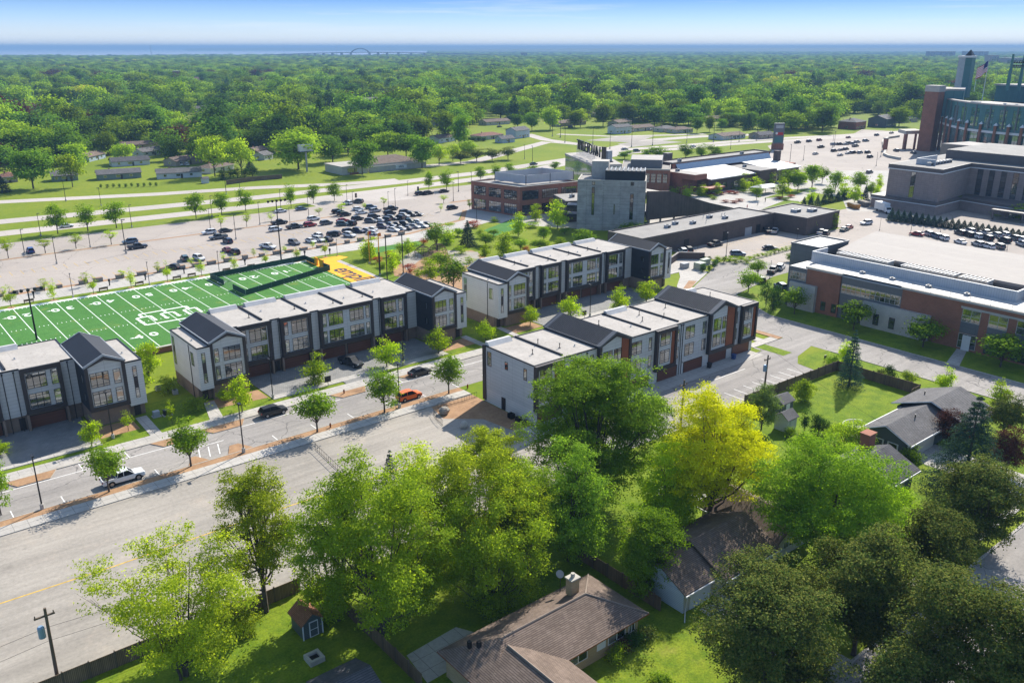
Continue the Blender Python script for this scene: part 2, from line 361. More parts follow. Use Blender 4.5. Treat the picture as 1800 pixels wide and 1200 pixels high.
limestone = plain('limestone', (0.40, 0.37, 0.32), 0.85, var=0.12, fine=0.1)
roof_white = paving('roof_membrane', (0.41, 0.375, 0.335), (0.34, 0.312, 0.278), (0.26, 0.23, 0.20), big=0.2, joint=2.4, jd=0.82, stain=0.3)
roof_tpo = bricks('roof_sheet', (0.30, 0.268, 0.236), (0.28, 0.25, 0.222), (0.235, 0.21, 0.185), 2.6, 400, 0.03, 0.0, 0.8, 0.05)
_n = roof_tpo.node_tree.nodes; _l = roof_tpo.node_tree.links
for _t in [q for q in _n if q.type == 'TEX_BRICK']: _l.new(pos(_n, _l), _t.inputs['Vector'])
roof_bright = plain('white_roof', (0.50, 0.485, 0.46), 0.6, var=0.14)
roof_grey = paving('grey_roof', (0.30, 0.28, 0.255), (0.24, 0.225, 0.205), (0.36, 0.33, 0.29), big=0.15)
roof_dark = plain('dark_roof', (0.017, 0.017, 0.02), 0.62, var=0.15, sc=0.3)
trim = plain('white_trim', (0.62, 0.61, 0.59), 0.6, var=0.05)
grey_trim = plain('grey_trim', (0.30, 0.31, 0.32), 0.5, var=0.06)
garage_m = bricks('garage_door', (0.15, 0.055, 0.033), (0.135, 0.05, 0.03), (0.075, 0.028, 0.018), 20, 0.55, 0.025, 0.0, 0.55, 0.06)
door_m = plain('door_paint', (0.04, 0.03, 0.028), 0.5)
glass = glassmat('window_glass')
glass_dk = glassmat('dark_glass', (0.01, 0.014, 0.016), (0.10, 0.11, 0.10), 0.3, 0.22)
glass_gr = glassmat('green_glass', (0.03, 0.12, 0.125), (0.07, 0.2, 0.2), 0.4, 0.25)
wood_slat = bricks('wood_slats', (0.13, 0.095, 0.08), (0.09, 0.068, 0.058), (0.03, 0.024, 0.02), 0.34, 400, 0.07, 0.0, 0.8, 0.2)
fence_wood = bricks('fence_boards', (0.21, 0.14, 0.088), (0.16, 0.108, 0.068), (0.06, 0.04, 0.026), 0.16, 400, 0.022, 0.0, 0.9, 0.25)
wood_pole = plain('weathered_wood', (0.12, 0.09, 0.065), 0.9, var=0.2)
steel = plain('steel', (0.35, 0.36, 0.38), 0.4, 0.6, var=0.1)
teal_panel = bricks('teal_panel', (0.05, 0.145, 0.145), (0.06, 0.165, 0.16), (0.03, 0.09, 0.09), 2.2, 12, 0.05, 0.0, 0.5, 0.06)
green_dark = plain('dark_green', (0.009, 0.05, 0.038), 0.6, var=0.1)
red_m = plain('red_paint', (0.42, 0.02, 0.015), 0.5)
stone_m = plain('boulder_stone', (0.26, 0.23, 0.19), 0.95, var=0.3, sc=1.5)
bark = plain('bark', (0.075, 0.058, 0.045), 0.95, var=0.3, sc=3.0)
tyre_m = plain('tyre_rubber', (0.012, 0.012, 0.012), 0.85)
rim_m = plain('wheel_rim', (0.35, 0.35, 0.36), 0.35, 0.7)
car_glass = plain('car_glass', (0.012, 0.014, 0.017), 0.5, spec=0.1)
lamp_red = plain('tail_lamp', (0.35, 0.01, 0.01), 0.3)
lamp_clear = plain('head_lamp', (0.6, 0.62, 0.65), 0.2)
def _paint():
    m, n, l, p, out = newmat('car_paint'); oi = n.new('ShaderNodeObjectInfo'); l.new(oi.outputs['Color'], p.inputs['Base Color'])
    p.inputs['Roughness'].default_value = 0.42; p.inputs['Metallic'].default_value = 0.0; p.inputs['Coat Weight'].default_value = 0.25
    p.inputs['Coat Roughness'].default_value = 0.15; return m
car_paint = _paint()
# ================================================================== GROUND AND PAVING
def ground_material():
    m, n, l, p, out = newmat('ground_cover')
    v = pos(n, l)
    near = mix(n, l, remap(n, l, noise(n, l, v, 0.03, 5), 0.35, 0.65), (0.14, 0.19, 0.010), (0.19, 0.22, 0.016))
    near = mix(n, l, remap(n, l, noise(n, l, v, 0.5, 6, 0.75), 0.45, 0.75, 0, 0.8), near, (0.08, 0.145, 0.012))
    far = mix(n, l, remap(n, l, noise(n, l, v, 0.004, 8, 0.75), 0.4, 0.62), (0.028, 0.06, 0.012), (0.06, 0.10, 0.025))
    far = mix(n, l, remap(n, l, noise(n, l, v, 0.0011, 6, 0.7), 0.60, 0.68, 0, 0.8), far, (0.16, 0.15, 0.09))
    ln = n.new('ShaderNodeVectorMath'); ln.operation = 'LENGTH'; l.new(v, ln.inputs[0])
    l.new(mix(n, l, remap(n, l, ln.outputs['Value'], 700, 1500), near, far), p.inputs['Base Color'])
    p.inputs['Roughness'].default_value = 0.95; p.inputs['Specular IOR Level'].default_value = 0.1
    return m
ground_m = ground_material()
GS = 70000
sheet('ground', [rect(-GS, GS, -GS, GS)], 0.0, ground_m)
def ribbon(pts, w):
    """strip of constant width along a line of plan points -> polygons"""
    P = [Vector((p[0], p[1])) for p in pts]; Lft, Rgt = [], []
    for i, p in enumerate(P):
        d = (P[min(i + 1, len(P) - 1)] - P[max(i - 1, 0)]).normalized(); nn = Vector((-d.y, d.x))
        Lft.append(p + nn * w / 2); Rgt.append(p - nn * w / 2)
    return [[tuple(Rgt[i]), tuple(Rgt[i + 1]), tuple(Lft[i + 1]), tuple(Lft[i])] for i in range(len(P) - 1)]
def lines(segs, w):
    out = []
    for a, b in segs: out += ribbon([a, b], w)
    return out
# --- gravel lot, alley and near lawns
sheet('gravel_lot', [[(-90, 79.4), (85, 79.4), (85, 84), (83.4, 97), (83.4, 113.9), (-90, 113.9)]], 0.012, gravel)
sheet('gravel_lot_marking', ribbon([(-60, 97.9), (6.5, 98.4), (18.7, 98.0), (33, 98.1), (62, 97.6)], 0.22), 0.02, yellow_paint)
sheet('alley', [[(84, 80.8), (141.5, 80.8), (142.3, 86.2), (146, 88.6), (153.8, 90.5), (153.8, 97.2), (143.2, 97.2), (143.2, 95.2), (84, 95.2)]], 0.016, asphalt)
sheet('alley_apron', [rect(84.5, 141.4, 93.4, 97.2)], 0.022, concrete)
sheet('alley_markings', lines([((x, 80.9), (x, 85.9)) for x in np.arange(119, 140, 2.75)] + [((115, 91.0), (132, 91.0))], 0.13), 0.024, white_paint)
sheet('mulch_bed', [[(74.6, 113.7), (83.4, 113.7), (83.4, 97), (79.5, 97.5), (78.5, 104), (73.5, 108.5)]], 0.02, mulch)
sheet('yard_path', [rect(81, 87.5, 90, 97)], 0.026, concrete)
# --- street with parking bays
sheet('street', [rect(-90, 153.8, 118.0, 129.3)], 0.02, asphalt)
sheet('street_east', [[(153.7, -60), (165, -60), (165, 108.5), (173, 124.4), (195, 129), (207, 129), (210, 133), (207.5, 145.8), (197, 148.6), (186.6, 143), (170.8, 135.6), (164, 129.3), (153.7, 129.3)]], 0.024, asphalt)
sheet('street_marking', lines([((-40, 126.6), (37, 126.6)), ((46, 126.6), (64, 126.6)), ((72, 126.6), (120, 126.6))], 0.14)
      + lines([((x, 118.2), (x, 120.3)) for x in (4, 11.4, 17.6, 24, 30.2, 48.5, 55.2, 62.0, 69.5, 76.5, 83.6, 90.6)], 0.13)
      + lines([((x, 126.7), (x, 129.2)) for x in (-4, 3, 22, 28.5, 50.5, 57, 77, 84, 91, 98)], 0.13)
      + lines([((36.6 + k * 1.5, 119.2), (37.6 + k * 1.5, 122.8)) for k in range(3)] + [((36.2, 123.5), (41.8, 123.5))], 0.14), 0.028, white_paint)
# --- pavements: raised 0.12 m with kerbs
def raised(name, polys, z, m, edge=None):
    b = MB()
    for i_, p in enumerate(polys): b.prism(p, 0.0, z + (i_ % 4) * 0.002, 1, 0)
    o = b.build(name, [m, edge or curbm]); tag(o, kind='structure'); return o
raised('pavement', [rect(-90, 83.4, 113.9, 116.3), rect(-90, 164, 130.3, 132.3)], 0.13, concrete)
raised('mulch_strip', [rect(-90, 83.4, 116.3, 117.85)], 0.11, mulch)
raised('kerb', [rect(-90, 83.4, 117.85, 118.0), rect(-90, 150, 129.3, 130.3)], 0.14, curbm)
def bulb(x0, x1, y0, y1, out):
    s = 1.3
    if out > 0: return [(x0, y0), (x0 + s, y1), (x1 - s, y1), (x1, y0)]
    return [(x0 + s, y0), (x1 - s, y0), (x1, y1), (x0, y1)]
raised('mulch_island', [bulb(34.4, 37.6, 118.0, 120.6, 1), bulb(40.4, 44.4, 118.0, 120.8, 1)]
       + [bulb(a, b, 126.9, 129.3, -1) for a, b in ((12.2, 19), (32.4, 36.8), (40.2, 47.6), (63.4, 70.6), (77.6, 82.6))], 0.13, mulch)
raised('driveway', [rect(-20, 26.6, 133.8, 147.6), rect(55.0, 92.4, 133.8, 147.6), rect(119.5, 157.5, 133.8, 147.6), rect(68.5, 76, 130.3, 133.8), rect(124, 131, 130.3, 133.8)], 0.10, pavers)
sheet('driveway_slab', [rect(-20, 26.6, 133.9, 134.9), rect(55, 92.4, 133.9, 135.6), rect(119.5, 157.5, 133.9, 135.6)], 0.106, concrete)
sheet('lawn', [rect(-40, 66, 132.4, 133.7), rect(27, 54.5, 133.6, 146), rect(77, 123, 132.4, 133.7), rect(93, 119, 133.6, 150), rect(158, 164, 133, 150)], 0.03, grass)
sheet('mulch_bed', [[(27, 136.2), (33, 136.2), (33, 141), (27, 141)], [(44.8, 136.6), (54.6, 135.4), (54.6, 140), (44.8, 140.6)], rect(92.6, 101, 135.5, 140), rect(111, 119, 135.5, 140)], 0.05, mulch)
sheet('path', [[(33.4, 132.3), (35.2, 132.3), (35.4, 141), (33.6, 141)], [(43.0, 132.3), (45.2, 132.3), (46.6, 140), (44.8, 140)], [(100.4, 132.3), (102, 132.3), (102, 141), (100.4, 141)], [(109.5, 132.3), (111, 132.3), (111.6, 141), (110.2, 141)]], 0.08, concrete)
raised('pavement_east', [rect(143.4, 151.8, 97.2, 99.2), [(147.2, 99.2), (149.4, 99.2), (149.6, 117.9), (147.4, 117.9)], [(164, 130.3), (170.6, 135.9), (186.4, 143.2), (185, 153), (176, 144.5), (168, 138.8), (164, 134.5)], rect(176, 197, 148, 158)], 0.12, concrete)
sheet('mulch_bed', [[(168.8, 134.9), (176, 138.8), (174.6, 140.4), (167.4, 136.2)], rect(151.9, 153.6, 97.3, 114)], 0.13, mulch)
raised('kerb', [ribbon([(165.1, -60), (165.1, 108.5), (173.1, 124.2), (195, 128.8)], 0.25)[k] for k in range(3)] + [rect(153.5, 153.7, -60, 86)], 0.14, curbm)
sheet('lawn', [[(166, 108.7), (165.3, -60), (178, -60), (178, 100), (182, 118), (195, 128.7), (173.3, 124)], rect(146.5, 153.6, -60, 86), [(142.4, 86), (146.3, 88.2), (153.6, 86.5), (153.6, 80.8), (141.6, 80.8)], rect(144, 147, 90.6, 97.2), rect(36, 146, 36, 79.3), rect(-60, 36, 20, 79.3)], 0.034, grass)
sheet('office_path', [[(165.2, 65.5), (165.2, 68), (175.4, 70.6), (175.4, 68.6)]], 0.06, concrete)
# --- south-east residential street and drives
sheet('residential_street', [rect(-60, 153.6, 24, 33.2)], 0.03, asphalt)
raised('kerb', [rect(-60, 153.6, 33.2, 33.5)], 0.13, curbm)
raised('pavement', [rect(84, 153.6, 35.2, 36.4)], 0.08, concrete)
sheet('driveway', [rect(66, 71.5, 33.5, 48.5), rect(119.5, 127.5, 33.5, 52)], 0.045, concrete)
sheet('patio', [[(36.4, 57.8), (46, 58.3), (43.5, 63), (37, 62.5)], rect(82, 88, 64, 70)], 0.045, concrete)
# --- football field
FX = 57.89; YD = 4.572; FN, FF = 176.2, 224.3
sheet('turf_field', [rect(-60, 106.6, 172.8, FF), ], 0.03, turf)
sheet('field_border', [rect(-60, 106.6, FF, 225.8)], 0.034, turf_white)
sheet('end_zone', [[(103.6, 172.8), (111.6, 172.8), at(664, 489), at(591, 459), at(612, 452), at(596, 449.5), (106, 225)], [(103.2, 172.8), (103.6, 172.8), (106, 225), (106.6, 225)]], 0.038, gold)
sheet('field_path', [[(111.7, 172.8), (114.0, 172.8), at(676, 490), at(598, 457), at(591, 459.3), at(664, 489.4)]], 0.036, concrete)
sheet('lawn', [[(114.1, 172.8), (122, 172.8), at(690, 484), at(618, 453), at(600, 457), at(678, 490)], rect(-60, 108, 225.8, 229.2)], 0.026, grass)
hash1, hash2 = FN + 18.3, FF - 18.3
fl = [((FX + k * YD, FN - 2.5), (FX + k * YD, FF)) for k in range(-18, 11)]
tick = []
for k in range(-95, 54):
    x = FX + k * 0.9144
    if k % 5: tick += [((x, FF - 0.2), (x, FF - 0.9)), ((x, FN - 2.2), (x, FN - 1.5)), ((x, hash1), (x, hash1 + 0.6)), ((x, hash2 - 0.6), (x, hash2))]
def z6(x0, y0, pts): return [at(x0 + a / 6, y0 + b / 6) for a, b in pts]
emb = []
for sset in ([(0, 470), [((1465, 500), (1500, 522)), ((1440, 540), (1585, 512)), ((1585, 512), (1650, 558)), ((1440, 540), (1545, 610))]],
             [(250, 440), [((-38, 678), (460, 590)), ((210, 625), (245, 650)), ((195, 670), (325, 648)), ((195, 670), (272, 718)), ((325, 648), (398, 692)),
                           ((460, 590), (490, 612)), ((435, 630), (560, 603)), ((435, 630), (512, 676)), ((560, 603), (632, 650)), ((45, 788), (475, 713))]]):
    for a, b in sset[1]: emb.append((z6(sset[0][0], sset[0][1], [a])[0], z6(sset[0][0], sset[0][1], [b])[0]))
sheet('field_markings', lines(fl, 0.16) + lines(tick, 0.15), 0.042, turf_white)
sheet('field_emblem', lines(emb, 0.62), 0.046, turf_white)
def text_obj(name, s, size, mat, parent=None, loc=(0, 0, 0), rot=(0, 0, 0), ext=0.0, bold=0.0, space=1.0, align='CENTER', shear=0.0):
    c = bpy.data.curves.new(name, 'FONT'); c.body = s; c.size = size; c.extrude = ext; c.offset = bold; c.align_x = align; c.align_y = 'CENTER'
    c.space_character = space; c.shear = shear
    t = bpy.data.objects.new(name + '_curve', c); COL.objects.link(t)
    dg = bpy.context.evaluated_depsgraph_get(); me = bpy.data.meshes.new_from_object(t.evaluated_get(dg))
    bpy.data.objects.remove(t); me.materials.clear(); me.materials.append(mat)
    o = bpy.data.objects.new(name, me); COL.objects.link(o); o.location = loc; o.rotation_euler = rot
    if parent: o.parent = parent
    return o
nums = {-10: '5 0', }
for k in range(-8, 11, 2):
    yd = 50 - abs(k) * 5
    if yd <= 0: continue
    s = '%d %d' % (yd // 10, yd % 10)
    x = FX + k * YD
    for (y, rz) in ((FF - 7.0, math.pi), (FN + 8.2, 0)):
        o = text_obj('field_number', s, 3.6, turf_white, None, (x, y, 0.05), (0, 0, rz), bold=0.09, space=1.1); tag(o, kind='structure')
        if k:
            sx = (-1 if k < 0 else 1)
            b = MB(); b.face([(x + sx * 2.6, y - 0.35, 0.05), (x + sx * 3.5, y, 0.05), (x + sx * 2.6, y + 0.35, 0.05)][::sx]); tag(b.build('field_number_arrow', turf_white), kind='structure')
o = text_obj('end_zone_lettering', 'emplify', 7.6, blackm, None, (109.4, 211.0, 0.05), (0, 0, R(-93)), bold=0.13, space=0.96, align='LEFT'); tag(o, kind='structure')
# --- walk, planter strip, big car park
sheet('promenade', [[(-40, 229), (118, 228.4), (150, 227), (190, 240), (200, 262), (190, 262), (178, 246), (150, 238.5), (-40, 237.2)]], 0.03, concrete)
sheet('mulch_strip', [ribbon([(-40, 238.6), (150, 238.6), (178, 247), (190, 262)], 1.8)[k] for k in range(3)], 0.035, mulch)
sheet('car_park', [[(-60, 239.5), (150, 239.5), (177, 248), (189, 262), (216, 262), (250, 300), (250, 311), (200, 312.5), (190, 306), (191, 296), (174, 297.8), (168, 311), (150, 305), (40, 306.5), (-60, 308)]], 0.022, asphalt_lot)
sheet('car_park_markings', lines([((x, 241), (x, 246.5)) for x in np.arange(-10, 150, 2.75)] + [((x, 259.8), (x, 265)) for x in np.arange(-10, 176, 2.75)], 0.14), 0.03, yellow_paint)
sheet('mulch_strip', [rect(-20, 150, 281.3, 282.6), rect(195, 216, 278, 280)], 0.034, mulch)
sheet('turning_area', [[(150, 305), (168, 311), (174, 297.8), (191, 296), (190, 306), (200, 312.5), (212, 322), (150, 322)]], 0.018, concrete_road)
# --- main roads
sheet('main_road', ribbon([(-120, 338), (44, 324.3), (131, 319.9), (200, 322), (262, 325), at(1000, 286), at(1100, 269), at(1200, 261), at(1280, 254), at(1350, 249), at(1480, 241.5), at(1640, 231)], 9.6)
      + ribbon([(-120, 365), (48.5, 347.5), (140, 339.4), (205, 338.5), (260, 340), at(1000, 280), at(1100, 263), at(1200, 256), at(1280, 249.5), at(1350, 244.5), at(1480, 238), at(1640, 228)], 9.6), 0.03, concrete_road)
sheet('frontage_road', ribbon([(-120, 430), (56.3, 394), (111.8, 374), (150, 364.6), (185, 350), (212, 345)], 8.6), 0.026, concrete_road)
sheet('side_road', ribbon([at(690, 297), at(830, 285), at(900, 266), at(960, 250), at(1020, 254), at(1075, 264)], 9) + ribbon([at(925, 236), at(960, 246), at(1020, 254)], 9)
      + ribbon([at(1075, 262), at(1150, 246), at(1230, 240), at(1350, 236)], 12) + ribbon([at(980, 236), at(1080, 240), at(1240, 236)], 7), 0.022, concrete_road)
sheet('bare_lot', [A((1030, 247), (1090, 240), (1150, 240), (1115, 251)), A((1085, 253), (1150, 246), (1200, 250), (1110, 259))], 0.03, gravel)
sheet('verge', [rect(-60, 150, 306.6, 312)], 0.024, grass_v)
# --- plaza, playground, service yards, hotel and stadium car parks
sheet('plaza', [[(178, 246), (195, 215), (213, 190), (268, 188), (276, 190), (305, 192), (345, 208), (372, 240), (372, 262), (300, 238), (262, 225), (232, 238), (216, 262), (189, 262)]], 0.018, concrete)
sheet('plaza', [A((1375, 312), (1480, 300), (1562, 300), (1560, 340), (1480, 348), (1400, 332)), A((1480, 348), (1560, 338), (1545, 372), (1490, 372))], 0.026, concrete)
sheet('forecourt', [rect(314, 346, 88, 143.5)], 0.03, asphalt_lot)
sheet('lawn', [[(276, 191), (304, 198), (306, 193), (299, 189)], [(300, 206), (330, 213), (337, 208), (318, 203)]], 0.03, grass)
sheet('playground', [A((690, 470), (760, 440), (830, 440), (880, 465), (860, 520), (760, 540), (700, 520))], 0.02, mulch)
sheet('play_surface', [A((720, 510), (750, 500), (780, 520), (740, 535)), A((655, 435), (730, 420), (745, 430), (660, 445)), A((850, 405), (900, 385), (930, 395), (870, 415))], 0.026, turf)
sheet('play_path', [A((785, 440), (840, 443), (845, 462), (800, 470)), A((700, 455), (730, 440), (745, 452), (715, 475))], 0.028, gravel)
sheet('car_park', [rect(207, 316, 118, 153), rect(225, 318, 60, 119), rect(270, 318, 152, 172), [(197.9, 158.4), (200, 150.4), (207.9, 145.6), (250, 146.8), (250, 166), (197.9, 166)]], 0.020, asphalt_lot)
sheet('car_park', [[(366, 258), (392, 228), (398, 223), (470, 160), (560, 200), (640, 260), (620, 345), (578, 328.5), (511, 337), (469, 322.4), (447, 304), (402, 300)]], 0.021, asphalt_lot)
sheet('car_park_markings', lines([((x, 159), (x, 164.5)) for x in np.arange(212, 249, 2.8)] + [((x, 147.2), (x, 152)) for x in np.arange(212, 249, 2.8)], 0.14) , 0.03, yellow_paint)
# ================================================================== TOWNHOUSES
def window(parent, x0, x1, z0, z1, y, cols=1, bars=True, fm=None):
    """glazed unit on a wall that faces the front (-y)"""
    b = MB(); t = 0.07
    b.box(x0, x1, y - 0.05, y - 0.003, z0, z0 + t); b.box(x0, x1, y - 0.05, y - 0.003, z1 - t, z1)
    b.box(x0, x0 + t, y - 0.049, y - 0.003, z0 + t, z1 - t); b.box(x1 - t, x1, y - 0.049, y - 0.003, z0 + t, z1 - t)
    w = (x1 - x0)
    for c in range(1, cols): xx = x0 + w * c / cols; b.box(xx - 0.05, xx + 0.05, y - 0.048, y - 0.003, z0 + t, z1 - t)
    hb = [z0 + (z1 - z0) * 0.17, z0 + (z1 - z0) * 0.83] if bars else []
    for zz in hb: b.box(x0 + t, x1 - t, y - 0.047, y - 0.003, zz - 0.04, zz + 0.04)
    zs = [z0 + t] + hb + [z1 - t]
    for c in range(cols):
        xa, xb = x0 + w * c / cols + 0.05, x0 + w * (c + 1) / cols - 0.05
        b.face([(xa, y - 0.02, z0 + t), (xb, y - 0.02, z0 + t), (xb, y - 0.02, z1 - t), (xa, y - 0.02, z1 - t)], 1)
    return b.build('window', [fm or blackm, glass], parent, True)
def window_x(parent, y0, y1, z0, z1, x, cols=1, sgn=-1):
    """glazed unit on a side wall that faces -x (sgn=-1) or +x"""
    b = MB(); t = 0.07; a, c = (x - 0.05, x - 0.003) if sgn < 0 else (x + 0.003, x + 0.05)
    b.box(a, c, y0, y1, z0, z0 + t); b.box(a, c, y0, y1, z1 - t, z1); b.box(a, c, y0, y0 + t, z0 + t, z1 - t); b.box(a, c, y1 - t, y1, z0 + t, z1 - t)
    for k in range(1, cols): yy = y0 + (y1 - y0) * k / cols; b.box(a, c, yy - 0.04, yy + 0.04, z0 + t, z1 - t)
    g = x + sgn * 0.02
    q = [(g, y0, z0), (g, y1, z0), (g, y1, z1), (g, y0, z1)]
    b.face(q[::-1] if sgn < 0 else q, 1)
    return b.build('window', [blackm, glass], parent, True)
ZF2, ZF3 = (3.75, 6.2), (7.1, 9.65)
def frame_bay(root, x0, x1, yf, wins, z0=2.9, z1=10.6, y1=None, copper_x=None, side=None):
    """dark framed box bay: list of wins = (x0,x1,cols)"""
    b = MB(); yb = y1 or yf + 0.9; t = 0.55
    b.box(x0, x0 + t, yf, yb, z0, z1); b.box(x1 - t, x1, yf, yb, z0, z1); b.box(x0 + t, x1 - t, yf, yb, z1 - 0.75, z1); b.box(x0 + t, x1 - t, yf, yb, z0, z0 + 0.75)
    bay = b.build('bay_frame', bronze, root, True)
    p = MB(); p.box(x0 + t, x1 - t, yf + 0.3, yb - 0.02, z0 + 0.75, z1 - 0.75); panel = p.build('bay_panel', siding, bay, True)
    if copper_x:
        c = MB(); c.box(copper_x[0], copper_x[1], yf + 0.2, yf + 0.297, z0 + 0.76, z1 - 0.76); c.build('rust_panel', copper, bay, True)
    for w in wins:
        for zz in (ZF2, ZF3): window(bay, w[0], w[1], zz[0], zz[1], yf + 0.3, w[2])
    return bay
rib_m = plain('roof_rib', (0.10, 0.105, 0.115), 0.5, 0.2)
def gable_tower(root, x0, x1, yf, yb, eave, apex, wins, z0=2.9, copper_x=None, seams=False, base_mat=None):
    xm = (x0 + x1) / 2; t = 0.5; sl = (apex - eave) / ((x1 - x0) / 2)
    b = MB(); b.prism_y([(x0, z0), (x1, z0), (x1, eave), (xm, apex), (x0, eave)], yf + 0.5, yb)
    body = b.build('gable_wall', charcoal, root, True)
    f = MB()   # raised rim round the gable front
    f.box(x0 - 0.02, x0 + t, yf, yf + 0.498, z0, eave); f.box(x1 - t, x1 + 0.02, yf, yf + 0.498, z0, eave); f.box(x0 + t, x1 - t, yf, yf + 0.498, z0, z0 + 0.7)
    f.prism_y([(x0 - 0.02, eave), (xm, apex + 0.02), (xm, apex - 0.62), (x0 + t, eave)], yf, yf + 0.498)
    f.prism_y([(x1 + 0.02, eave), (xm, apex + 0.02), (xm, apex - 0.62), (x1 - t, eave)], yf, yf + 0.498)
    f.build('gable_rim', bronze, root, True)
    p = MB(); p.prism_y([(x0 + t, z0 + 0.7), (x1 - t, z0 + 0.7), (x1 - t, eave), (xm, apex - 0.62), (x0 + t, eave)], yf + 0.25, yf + 0.497)
    p.build('gable_panel', siding, root, True)
    if copper_x:
        c = MB(); zt = lambda x: apex - 0.66 - abs(x - xm) * (apex - 0.62 - eave) / ((x1 - x0) / 2 - t)
        c.prism_y([(copper_x[0], z0 + 0.72), (copper_x[1], z0 + 0.72), (copper_x[1], zt(copper_x[1])), (copper_x[0], zt(copper_x[0]))], yf + 0.12, yf + 0.248)
        c.build('rust_panel', copper, root, True)
    for w in wins:
        for zz in (ZF2, (ZF3[0] - 0.2, ZF3[1] - 0.3)): window(root, w[0], w[1], zz[0], zz[1], yf + 0.25, w[2])
    r = MB(); oh = 0.12
    for sx in (-1, 1):
        xe = x0 - oh if sx < 0 else x1 + oh; ze = eave - oh * sl
        q = [(xe, ze + 0.05), (xm, apex + 0.05), (xm, apex + 0.27), (xe, ze + 0.27)]
        r.prism_y(q, yf - 0.08, yb + 0.08)
    roof = r.build('roof', roof_dark, root, True)
    s = MB()
    for sx in (-1, 1):
        xe = x0 - oh if sx < 0 else x1 + oh; ze = eave - oh * sl
        if seams:
            for y in np.arange(yf + 1.1, yb - 0.8, 0.42):
                s.prism_y([(xe, ze + 0.27), (xm, apex + 0.27), (xm, apex + 0.34), (xe, ze + 0.34)], y, y + 0.07)
    for sx in ((-1, 1) if seams else ()):
        xe = x0 - oh if sx < 0 else x1 + oh; ze = eave - oh * sl
        for y in (yf - 0.02, yb - 0.95): s.prism_y([(xe, ze + 0.27), (xm, apex + 0.27), (xm, apex + 0.30), (xe, ze + 0.30)], y, y + 0.95)
    for y in (yf - 0.1, yb - 0.12):   # verge flashing
        for sx in (-1, 1):
            xe = x0 - oh if sx < 0 else x1 + oh; ze = eave - oh * sl
            s.prism_y([(xe, ze + 0.02), (xm, apex + 0.02), (xm, apex + 0.36), (xe, ze + 0.36)], y, y + 0.22)
    for xx, zz in ((x0 - oh, eave - oh * sl), (x1 + oh, eave - oh * sl)): s.box(xx - 0.06, xx + 0.06, yf - 0.1, yb + 0.1, zz + 0.05, zz + 0.30)
    s.build('roof_flashing', grey_trim if not seams else rib_m, roof, True)
    return body
def flat_roof(root, x0, x1, y0, y1, z, dividers, boxes, vents, name='flat_roof'):
    b = MB(); b.box(x0, x1, y0, y1, z, z + 0.12); rf = b.build(name, roof_white, root, True)
    e = MB()
    e.box(x0, x1, y0 - 0.08, y0 + 0.14, z + 0.02, z + 0.24); e.box(x0, x1, y1 - 0.14, y1 + 0.08, z + 0.02, z + 0.24)
    e.box(x0 - 0.05, x0 + 0.14, y0 + 0.14, y1 - 0.14, z + 0.021, z + 0.238); e.box(x1 - 0.14, x1 + 0.05, y0 + 0.14, y1 - 0.14, z + 0.021, z + 0.238)
    e.build('roof_edge', dark_metal, rf, True)
    for d in dividers:
        q = MB(); q.box(d - 0.13, d + 0.13, y0 + 0.9, y1 - 0.2, z + 0.1, z + 0.42); q.build('party_wall_cap', roof_dark, rf, True)
    for (a, c) in boxes:
        q = MB(); q.loft([[(a, y1 - 1.5, z + 0.1), (a, y1 - 0.2, z + 0.1), (a, y1 - 0.25, z + 0.8), (a, y1 - 0.9, z + 0.85)], [(c, y1 - 1.5, z + 0.1), (c, y1 - 0.2, z + 0.1), (c, y1 - 0.25, z + 0.8), (c, y1 - 0.9, z + 0.85)]])
        q.build('parapet_box', [roof_bright], rf, True)
    for (vx, vy, vh) in vents:
        q = MB(); q.tube([(vx, vy, z + 0.1), (vx, vy, z + vh)], 0.07, 6); q.tube([(vx, vy, z + vh), (vx, vy, z + vh + 0.12)], 0.13, 6); q.tube([(vx, vy, z + 0.1), (vx, vy, z + 0.16)], 0.25, 8)
        q.build('vent_pipe', dark_metal if vh > 0.5 else grey_trim, rf, True)
    return rf
def garage(root, x0, x1, y, ztop=2.15):
    b = MB(); b.box(x0, x1, y - 0.05, y - 0.004, 0.05, ztop)
    g = b.build('garage_door', garage_m, root, True)
    f = MB(); f.box(x0 - 0.12, x0, y - 0.07, y - 0.004, 0.05, ztop); f.box(x1, x1 + 0.12, y - 0.07, y - 0.004, 0.05, ztop); f.box(x0 - 0.12, x1 + 0.12, y - 0.07, y - 0.004, ztop, ztop + 0.12)
    f.build('frame', dark_metal, g, True); return g
def downspout(root, x, y, z0, z1):
    b = MB(); b.tube([(x, y, z0), (x, y, z1)], 0.06, 6); b.box(x - 0.12, x + 0.12, y - 0.1, y + 0.12, z1 - 0.25, z1); b.build('downspout', dark_metal, root, True)
def wall_lamp(root, x, y, z=2.35):
    b = MB(); b.box(x - 0.08, x + 0.08, y - 0.16, y - 0.004, z - 0.12, z + 0.12); b.build('wall_lamp', grey_trim, root, True)
